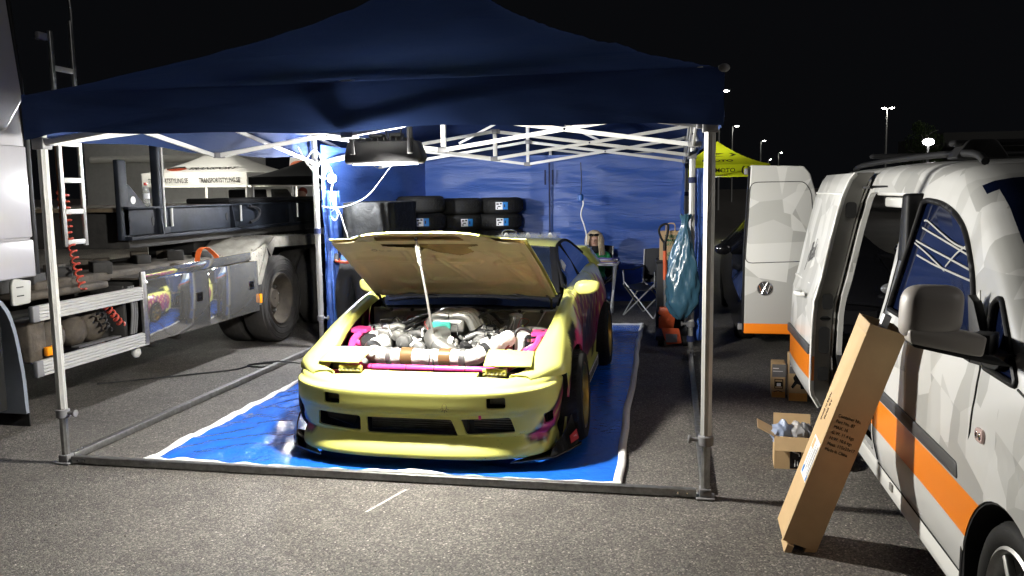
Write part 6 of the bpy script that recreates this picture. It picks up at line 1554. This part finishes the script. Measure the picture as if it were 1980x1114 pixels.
# mechanic bending away behind the left side of the bonnet
p1 = thing('person', 'person in black trousers and pale shirt bending over with their back turned', 'person', (-1.63, 4.05, 0))
J = dict(pel=(0, 0, .93, (.185, .13)), sp1=(0, .10, 1.05, (.175, .125)), sp2=(.01, .27, 1.15, (.18, .13)), che=(.03, .46, 1.18, (.19, .13)), nec=(.05, .64, 1.12, .06), hea=(.06, .74, 1.06, .09), hed=(.06, .80, 1.0, .085),
    hl=(-.10, 0, .86, .115), kl=(-.125, -.03, .49, .078), al=(-.135, .03, .10, .055), tl=(-.14, -.0+.14, .045, .04), hr=(.10, 0, .86, .115), kr=(.125, -.03, .49, .078), ar=(.14, .03, .10, .055), tr=(.15, .14, .045, .04),
    sl=(-.19, .44, 1.14, .075), el=(-.27, .55, .90, .05), wl=(-.20, .72, .76, .034), sr=(.25, .46, 1.14, .075), er=(.33, .58, .90, .05), wr=(.24, .74, .76, .034))
E = [('pel', 'sp1'), ('sp1', 'sp2'), ('sp2', 'che'), ('che', 'nec'), ('nec', 'hea'), ('hea', 'hed'), ('pel', 'hl'), ('hl', 'kl'), ('kl', 'al'), ('al', 'tl'), ('pel', 'hr'), ('hr', 'kr'), ('kr', 'ar'), ('ar', 'tr'), ('che', 'sl'), ('sl', 'el'), ('el', 'wl'), ('che', 'sr'), ('sr', 'er'), ('er', 'wr')]
hand(J, E, 'wl', (0, .8, -.4), (1, 0, 0), pre='L'); hand(J, E, 'wr', (0, .8, -.4), (-1, 0, 0), pre='R')
def pk1(c, n):
    if c.y > .66 and c.z < .9 or c.y > .62: return 3
    if c.z < .12: return 0
    if c.z < .955+.15*max(0, c.y-.05): return 0
    if c.z+c.y*.15 < 1.04 and c.y < .12: return 2
    return 1
b1 = skin_body('body', J, E, [M_trous, M_shirt, M_bluew, M_skin], pk1, p1)
m = MB(); m.tube([(.185*math.cos(R(a))*1.02, .02+.135*math.sin(R(a)), .965+.012*math.sin(R(a))) for a in range(0, 360, 12)], .016, 6, closed=True, sy=1.); m.build('belt', M_belt, p1, smooth=60)
m = MB(); m.tube([(-.19*1.0, .0, .95), (-.22, .1, 1.05), (-.235, .3, 1.14), (-.22, .44, 1.17)], .03, 8); m.build('jacket_edge', M_scarf, p1, smooth=60)
m = MB(); m.ball((.06, .79, 1.04), (.098, .105, .11), 16, 10); m.build('hair', mat('dark hair', (.02, .014, .01), .7), p1, smooth=60)
for s in (-1, 1):
    m = MB(); m.prism(rpoly([(s*.135-.05, -.06), (s*.135+.05, -.06), (s*.145+.045, .20), (s*.145-.045, .20)], .03), 0, .09); m.build('shoe', M_black, p1, bevel=.025)
# seated woman behind the table
p2 = thing('person', 'blonde woman in green jacket with sunglasses on her head sitting behind the table', 'person', (.72, 7.28, 0))
J = dict(pel=(0, .08, .50, (.17, .13)), sp1=(0, .12, .62, (.15, .11)), che=(0, .10, .76, (.165, .115)), nec=(0, .05, .865, .05), hd1=(0, .02, .925, .062), hd2=(0, .025, 1.0, .078), hd3=(0, .035, 1.05, .055),
    hl=(-.10, .02, .47, .09), kl=(-.12, -.36, .47, .06), al=(-.12, -.38, .08, .045), tl=(-.12, -.50, .04, .035), hr=(.10, .02, .47, .09), kr=(.12, -.36, .47, .06), ar=(.12, -.38, .08, .045), tr=(.12, -.50, .04, .035),
    sl=(-.17, .09, .79, .06), el=(-.23, -.03, .60, .043), wl=(-.08, -.20, .70, .03), sr=(.17, .09, .79, .06), er=(.24, -.03, .60, .043), wr=(.10, -.22, .70, .03))
E = [('pel', 'sp1'), ('sp1', 'che'), ('che', 'nec'), ('nec', 'hd1'), ('hd1', 'hd2'), ('hd2', 'hd3'), ('pel', 'hl'), ('hl', 'kl'), ('kl', 'al'), ('al', 'tl'), ('pel', 'hr'), ('hr', 'kr'), ('kr', 'ar'), ('ar', 'tr'), ('che', 'sl'), ('sl', 'el'), ('el', 'wl'), ('che', 'sr'), ('sr', 'er'), ('er', 'wr')]
hand(J, E, 'wl', (.6, -.6, .2), (0, .3, 1), pre='L', sc=.9); hand(J, E, 'wr', (-.6, -.6, .2), (0, .3, 1), pre='R', sc=.9)
def pk2(c, n):
    if c.z > .86 and abs(c.x) < .12: return 2
    if c.y < -.17 and c.z > .6: return 2
    if c.z < .50 and not (c.z > .45 and c.y > .1): return 1
    return 0
skin_body('body', J, E, [M_green, M_trous, M_skin], pk2, p2)
m = MB(); m.ball((0, -.062, .975), (.012, .018, .022), 8, 6); m.build('nose', M_skin, p2, smooth=60)
m = MB(); m.ball((-.028, -.05, .992), (.011, .006, .006), 8, 5); m.ball((.028, -.05, .992), (.011, .006, .006), 8, 5); m.build('eyes', M_ink, p2)
m = MB(); m.ball((0, -.046, .945), (.02, .006, .005), 8, 5); m.build('mouth', mat('lips', (.4, .1, .09), .5), p2)
hr = MB(); rr = []
for k in range(17):
    t = k/16; z = 1.115-.34*t; row = []
    for i in range(26):
        a = R(-58+ (296)*i/25) ; a = R(-58)+R(296)*i/25
        rad = .03+.078*math.sin(min(1, t*3.2)*math.pi/2)+.028*t+.010*math.sin(i*2.1+t*9)
        row.append((rad*math.cos(a+R(0)), .035+rad*1.0*math.sin(a)+(.0), z))
    rr.append(row)
hr.shell(rr, .012); 
hr.ball((0, .035, 1.075), (.088, .09, .055), 18, 10)
hr.build('hair', M_blond, p2, smooth=70)
m = MB()
for s in (-1, 1): m.ball((s*.037, -.062, 1.062), (.037, .014, .020), 12, 8)
m.tube([(-.075, .04, 1.07), (-.07, -.055, 1.068), (.07, -.055, 1.068), (.08, .04, 1.07)], .008, 6); m.build('sunglasses', M_blackg, p2, smooth=60)
m = MB(); m.lathe([(.06, .80), (.085, .83), (.085, .87), (.066, .905)], 18, Matrix.Translation((0, .03, 0))); m.build('scarf', M_scarf, p2, smooth=60)
# man in dark clothes far behind the truck deck
p3 = thing('person', 'red-haired person in dark jacket standing beyond the truck deck', 'person', (-4.95, 10.1, 0))
J = dict(pel=(0, 0, .95, (.17, .12)), sp=(0, 0, 1.15, (.17, .12)), che=(0, 0, 1.36, (.20, .13)), nec=(0, 0, 1.52, .055), h1=(-.03, -.02, 1.60, .075), h2=(-.04, -.02, 1.70, .09), h3=(-.04, -.01, 1.76, .065), hl=(-.1, 0, .88, .1), kl=(-.11, 0, .5, .07), al=(-.12, .02, .09, .05), tl=(-.12, -.12, .04, .04), hr=(.1, 0, .88, .1), kr=(.11, 0, .5, .07), ar=(.12, .02, .09, .05), tr=(.12, -.12, .04, .04), sl=(-.22, 0, 1.42, .07), el=(-.27, 0, 1.15, .05), wl=(-.25, -.08, .9, .034), sr=(.22, 0, 1.42, .07), er=(.27, 0, 1.15, .05), wr=(.25, -.08, .9, .034))
E = [('pel', 'sp'), ('sp', 'che'), ('che', 'nec'), ('nec', 'h1'), ('h1', 'h2'), ('h2', 'h3'), ('pel', 'hl'), ('hl', 'kl'), ('kl', 'al'), ('al', 'tl'), ('pel', 'hr'), ('hr', 'kr'), ('kr', 'ar'), ('ar', 'tr'), ('che', 'sl'), ('sl', 'el'), ('el', 'wl'), ('che', 'sr'), ('sr', 'er'), ('er', 'wr')]
hand(J, E, 'wl', (0, -.1, -1), (0, 1, 0), pre='L'); hand(J, E, 'wr', (0, -.1, -1), (0, 1, 0), pre='R')
skin_body('body', J, E, [M_trous, M_skin], lambda c, n: 1 if (c.z > 1.53 and abs(c.x) < .15) or (c.z < .88 and abs(c.x) > .21) else 0, p3)
m = MB(); m.ball((-.04, .015, 1.735), (.088, .09, .082), 16, 10); m.build('hair', mat('red hair', (.22, .035, .02), .8), p3, smooth=60)
m = MB(); m.ball((-.03, -.11, 1.66), (.015, .02, .022), 8, 6); m.build('nose', M_skin, p3)
# ------------------------------------------------------------------ background
M_wtent = fabric('white tent cloth', (.72, .71, .66), 2.5, .25, rough=.8, spec=.1)
M_txt = mat('black print', (.02, .018, .015), .6)
def small_tent(name, label, c, w, d, ez, pz, vh, mt, lean_peak=(0, 0), legs=True):
    t = thing(name, label, 'tent', (c[0], c[1], 0)); rows = []
    for j in range(21):
        y = -d/2+d*j/20; r = []
        for i in range(21):
            x = -w/2+w*i/20; q = max(0, min(1-abs(x)/(w/2), 1-abs(y)/(d/2))); r.append((x, y, ez+(pz-ez)*(.45*q+.55*q**2)))
        rows.append(r)
    m = MB(); m.grid(rows); m.build('roof', mt, t, smooth=50, fix=False)
    for a, b in (((-w/2, -d/2), (w/2, -d/2)), ((w/2, -d/2), (w/2, d/2)), ((w/2, d/2), (-w/2, d/2)), ((-w/2, d/2), (-w/2, -d/2))):
        g = []
        for k in range(4):
            row = []
            for i in range(31):
                s = i/30; x = a[0]+(b[0]-a[0])*s; y = a[1]+(b[1]-a[1])*s; nx_, ny_ = (b[1]-a[1]), -(b[0]-a[0]); L_ = math.hypot(nx_, ny_); o = .012*math.sin(s*17)*k/3
                row.append((x+nx_/L_*o, y+ny_/L_*o, ez-vh*k/3))
            g.append(row)
        m = MB(); m.grid(g); m.build('valance', mt, t, smooth=50, fix=False)
    for sx in (-1, 1):
        for sy in (-1, 1):
            m = MB(); m.bx(sx*(w/2-.05)-.025, sx*(w/2-.05)+.025, sy*(d/2-.05)-.025, sy*(d/2-.05)+.025, 0, ez-.02); m.build('leg', M_white, t)
    for sy in (-1, 1):
        m = MB(); m.bar((-w/2+.06, sy*(d/2-.06), ez-.05), (0, sy*(d/2-.06), ez-vh-.0), .025, .03); m.build('truss_bar', M_white, t); m = MB(); m.bar((0, sy*(d/2-.06), ez-vh), (w/2-.06, sy*(d/2-.06), ez-.05), .025, .03); m.build('truss_bar', M_white, t)
    return t
wt = small_tent('white_tent', 'white event tent with black and orange lettering beyond the truck deck', (-10.22, 16.5), 2.95, 3.0, 2.26, 3.0, .34, M_wtent)
for x in (-.72, .72): text('lettering', 'TRANSPORTSTYLING.SE', .17, frame((x, -1.516, 2.06), (1, 0, 0), (0, 0, 1)), M_txt, wt, ext=.001, sx=.62, bold=.002)
RFn = frame((.28, -1.16, 2.385), (1, 0, 0), (0, .75, .30))
text('lettering', 'TRANSPORT', .24, frame((.32, -1.16, 2.375), (1, 0, 0), (0, .8, .30)), M_txt, wt, ext=.001, sx=1.0, shear=.25, bold=.004)
m = MB(); m.ball((0, 0, 0), (.28, .13, .008), 24, 6); m.xf(frame((-.68, -1.16, 2.38), (1, .0, 0), (0, .8, .35))); m.build('logo_oval', mat('rust red logo', (.38, .06, .025), .5), wt, smooth=50)
m = MB(); m.tube([(-.92, -1.20, 2.37), (-.7, -1.14, 2.40), (-.46, -1.11, 2.41)], .03, 6); m.build('logo_swoosh', M_txt, wt, smooth=50)
tl1 = bpy.data.lights.new('tent_lamp', 'POINT'); tl1.energy = 320; tl1.shadow_soft_size = .12; tl1.color = (1, .96, .86)
o = bpy.data.objects.new('tent_lamp', tl1); COL.objects.link(o); o.location = (-10.2, 16.6, 2.12)
pl5 = thing('added_yard_lamp', 'slim lamp post hidden behind the truck stake lighting the white tent', 'lamp post', (-9.9, 13.0, 0))  # added lamp post, kept out of view, brightens the tent and trailer
m = MB(); m.lathe([(.05, 0), (.04, 3.6)], 10); m.build('pole', M_galv, pl5)
m = MB(); m.bx(-.2, .2, -.1, .25, 3.6, 3.7); hd5 = m.build('lamp_head', M_black, pl5)
m = MB(); m.bx(-.17, .17, -.07, .22, 3.59, 3.5985); m.build('lamp_glass', M_ledglow, hd5)
tl2 = bpy.data.lights.new('added_yard_light', 'POINT'); tl2.energy = 420; tl2.shadow_soft_size = .15; tl2.color = (1, .97, .88)  # fill light of the added post
o = bpy.data.objects.new('added_yard_light', tl2); COL.objects.link(o); o.location = (-9.9, 13.1, 3.48)
tlr = thing('white_trailer', 'large white box trailer with rolled awning behind the white event tent', 'trailer', (-13.5, 21.0, 0))
m = MB(); m.bx(-4.5, 1.0, 0, 2.4, .7, 3.9); m.build('trailer_box', M_white, tlr, bevel=.05)
m = MB(); m.lathe([(.12, -2.2), (.12, 2.6)], 14, Matrix.Translation((-1.9, -.14, 2.92)) @ AX); m.build('rolled_awning', M_wtent, tlr, smooth=40)
for x in (-3.5, -.2):
    m = MB(); m.lathe([(.25, -.12), (.42, -.12), (.45, -.08), (.45, .08), (.42, .12), (.25, .12)], 28, Matrix.Translation((x, .3, .45)) @ AX); m.build('wheel', M_rub, tlr, smooth=40)
wv = thing('white_van', 'white minibus with dark windows parked beyond the truck deck', 'van', (-11.0, 20.0, 0))
m = MB(); m.prism(rpoly([(-1.2, .4), (2.2, .4), (2.3, 1.0), (1.5, 1.25), (1.0, 1.98), (-1.2, 2.02)], .1), 0, 1.9, XZ(0)); m.build('body', M_white, wv, bevel=.05)
for P in ([(-1.1, 1.25), (-.45, 1.25), (-.45, 1.85), (-1.1, 1.85)], [(-.3, 1.25), (.25, 1.25), (.2, 1.85), (-.3, 1.85)], [(.4, 1.25), (1.3, 1.25), (.92, 1.85), (.35, 1.85)]):
    m = MB(); m.prism(rpoly(P, .05), -.01, .01, XZ(0)); m.build('window', M_blackg, wv)
for x in (-.7, 1.5):
    m = MB(); m.lathe([(.2, -.1), (.33, -.1), (.33, .1), (.2, .1)], 24, Matrix.Translation((x, .1, .33)) @ AY); m.build('wheel', M_rub, wv, smooth=40)
dt = small_tent('dark_tent', 'black event tent with white legs beyond the truck deck', (-5.05, 12.4), 2.9, 3.0, 2.04, 2.85, .15, mat('black tent cloth', (.012, .013, .014), .9))
m = MB(); m.bx(-1.4, 1.4, -1.42, 1.42, 1.86, 1.875); m.build('lining', M_wtent, dt)
tl3 = bpy.data.lights.new('dark_tent_lamp', 'POINT'); tl3.energy = 25; tl3.shadow_soft_size = .1
o = bpy.data.objects.new('dark_tent_lamp', tl3); COL.objects.link(o); o.location = (-5.2, 12.2, 1.5)
sh = thing('grey_shutter', 'grey corrugated container wall behind the black event tent', 'container', (-4.6, 14.3, 0))
m = MB(); P = []
for k in range(60): P += [(-2.0+k*.07, 0 if k % 2 else .03), (-2.0+k*.07+.035, 0 if k % 2 else .03)]
m.prism(P+[(2.2, 2.2), (-2.0, 2.2)], 0, 2.3); m.build('corrugated_wall', mat('grey container paint', (.16, .16, .16), .6), sh)
bn = thing('roof_banner', 'white banner with an orange round emblem above the black tent', 'banner', (-7.1, 15.0, 0))
m = MB(); m.prism([(-.5, 2.28), (1.4, 2.36), (1.9, 2.62), (-.45, 2.62)], 0, .03, XZ(0)); bnr = m.build('banner_cloth', M_wtent, bn)
m = MB(); m.bx(-.45, -.40, .03, .08, 0, 2.6); m.bx(1.2, 1.25, .03, .08, 0, 2.6); m.build('banner_pole', M_galv, bn)
m = MB(); m.ball((-.22, -.01, 2.40), (.24, .01, .11), 20, 8); m.build('orange_emblem', mat('orange emblem', (.6, .12, .03), .5), bnr)
for k in range(3):
    m = MB(); m.prism([(.1+k*.28, 2.38), (.25+k*.28, 2.38), (.42+k*.28, 2.5), (.25+k*.28, 2.5)], -.012, -.002, XZ(0)); m.build('emblem_stroke', M_txt, bnr)
# yellow tent on the right
M_ytent = fabric('yellow tent cloth', (.62, .68, .02), 2.5, .3, rough=.7, spec=.2, trans=.35)
yt = small_tent('yellow_tent', 'yellow event tent with black arrow logo behind the right tent leg', (3.12, 21.6), 2.75, 3.0, 2.36, 3.10, .32, M_ytent)
rf = lambda x, yy, z: frame((x, yy, z), (1, 0, 0), (0, .83, .36))
text('lettering', 'EMOTO', .20, rf(-.05, -1.20, 2.475), M_txt, yt, ext=.003, sx=1.25, bold=.006)
for P in ([(-.12, 2.60), (-.02, 2.66), (.08, 2.60), (-.02, 2.72)],): pass
def roofpt(u, v): return Vector((u, -1.20+.83*v, 2.475+.36*v+.01))
for P in ([(.28, .55), (.40, .42), (.28, .28), (.36, .28), (.50, .42), (.36, .55)], [(-.2, .55), (.16, .55), (-.02, .44)], [(-.2, .28), (.16, .28), (-.02, .33)]):
    m = MB(); m.add([roofpt(*p)+Vector((0, -.01, .02)) for p in P], [tuple(range(len(P)))]); m.build('arrow_logo', M_txt, yt, fix=False)
for s_, x in (('EMOTO', -.95), ('EMOTO', .1), ('X', 1.05)): text('lettering', s_, .17, frame((x, -1.515, 2.19), (1, 0, 0), (0, 0, 1)), M_txt, yt, ext=.003, sx=1.1, bold=.003)
for s in (-1, 1):
    m = MB(); m.tube([(.72+s*.10*math.sin(R(a)), -1.515, 2.19+.12*math.cos(R(a))) for a in range(25, 160, 15)], .02, 6); m.build('ring_logo', M_txt, yt)
yl = bpy.data.lights.new('yellow_tent_fill', 'POINT'); yl.energy = 60; yl.shadow_soft_size = .1; o = bpy.data.objects.new('yellow_tent_fill', yl); COL.objects.link(o); o.location = (3.12, 21.6, 2.1)  # fill light added inside to brighten the yellow cloth
# street lamps
M_lamp = mat('lit street lamp', (1, 1, 1), .3, emit=((1, .97, .9), 60.))
def street_lamp(x, y, label, head):
    t = thing('street_lamp', label, 'street lamp', (x, y, 0), 0, 'lit street lamps along the far car park')
    m = MB(); m.lathe([(.11, 0), (.09, 3), (.06, 8.9)], 10); m.build('pole', mat('pale lamp pole', (.5, .5, .48), .5), t, smooth=50)
    m = MB()
    m.bar((0, 0, 8.9), (.55, -.2, 9.0), .08, .08); m.build('arm', M_galv, t)
    for k in range(head):
        s = 1 if k == 0 else -1
        m = MB(); m.prism(rrect(.62, .34, .08), 8.93, 9.05, Matrix.Translation((s*(.5 if head == 1 else .34), -.25, 0))); h = m.build('lamp_head', M_greyp, t)
        m = MB(); m.ball((s*(.5 if head == 1 else .34), -.28, 8.96), (.24, .15, .10), 14, 8); m.build('lamp_glass', M_lamp, h, smooth=60)
    return t
for x, y, lab, hd in ((5.2, 61.5, 'lit street lamp right beside the upper corner of the navy tent', 1), (8.7, 99, 'lit street lamp above the yellow tent', 1), (15.4, 133.7, 'lit street lamp right of the yellow tent above the van rear door', 1), (23.9, 182.6, 'faint lit street lamp furthest right of the small row over the van door', 1), (26.5, 226, 'smallest and farthest lit street lamp in the row', 1), (21.6, 80.6, 'tall lit street lamp with two heads above the van roof', 2)):
    street_lamp(x, y, lab, hd)
# flood lamp, the tree it lights, and the dark roof behind the van
ft = thing('flood_post', 'bright flood lamp on a short mast behind the van roof', 'floodlight', (14.1, 40, 0))
m = MB(); m.bx(-.05, .05, -.05, .05, 0, 3.6); m.build('mast', M_galv, ft); m = MB(); m.bx(-.28, .28, -.05, .10, 3.62, 3.98); hh_ = m.build('lamp_head', M_black, ft, bevel=.02)
m = MB(); m.ball((0, -.08, 3.80), (.26, .05, .16), 14, 8); m.build('lamp_glass', M_lamp, hh_, smooth=60)
fp = bpy.data.lights.new('flood_post_light', 'POINT'); fp.energy = 30; fp.shadow_soft_size = .2; o = bpy.data.objects.new('flood_post_light', fp); COL.objects.link(o); o.location = (14.1, 39.5, 3.9)
tr_ = thing('birch_tree', 'small leafy tree lit from below by the flood lamp', 'tree', (14.6, 42.5, 0))
m = MB(); m.tube(cr([(0, 0, 0), (.05, 0, 1.5), (-.05, .05, 3.0), (.1, 0, 3.7), (.05, 0, 4.5)], 16), [.14*(1-i/17)+.02 for i in range(16)], 8)
for k in range(9):
    z = 2.0+k*.26; a = k*2.4; m.tube(cr([(0, 0, z), (.45*math.cos(a), .45*math.sin(a), z+.35), (.8*math.cos(a), .8*math.sin(a), z+.45)], 7), [.04, .035, .03, .025, .02, .015, .01], 5)
m.build('trunk', mat('birch bark', (.3, .28, .25), .8), tr_, smooth=60)
m = MB(); rnd = random.Random(4)
for k in range(2600):
    c0 = rnd.choice([(0, 0, 4.3, .6), (.4, .1, 3.9, .6), (-.4, 0, 3.8, .65), (.1, -.3, 3.3, .7), (-.2, .3, 4.7, .35), (.6, 0, 3.1, .45), (-.7, .1, 3.0, .45)])
    d = Vector((rnd.gauss(0, 1), rnd.gauss(0, 1), rnd.gauss(0, 1))).normalized()*c0[3]*rnd.random()**.4; p = Vector(c0[:3])+d
    M = Matrix.Translation(p) @ Euler((rnd.random()*6, rnd.random()*6, rnd.random()*6)).to_matrix().to_4x4(); m.add([M @ Vector(q) for q in ((-.05, 0, 0), (0, -.03, 0), (.06, 0, 0), (0, .03, 0))], [(0, 1, 2, 3)])
m.build('crown', mat('green leaves', (.05, .085, .02), .6), tr_, fix=False)
bl_ = thing('dark_hall', 'dark flat-roofed hall with a pale eaves line behind the van', 'building', (24, 52, 0))
m = MB(); m.bx(-5.5, 9, 0, 10, 0, 4.0); hw_ = m.build('wall', mat('dark hall wall', (.06, .06, .058), .8), bl_)
m = MB(); m.bx(-5.8, 9.3, -.3, 10.3, 4.0, 4.9); m.build('roof_fascia', mat('grey fascia', (.11, .11, .105), .7), bl_)
for k in range(22):
    m = MB(); m.bx(-5.6+k*.65, -5.45+k*.65, -.36, -.3, 4.05, 4.3); m.build('gutter_bracket', M_greyp, bl_)
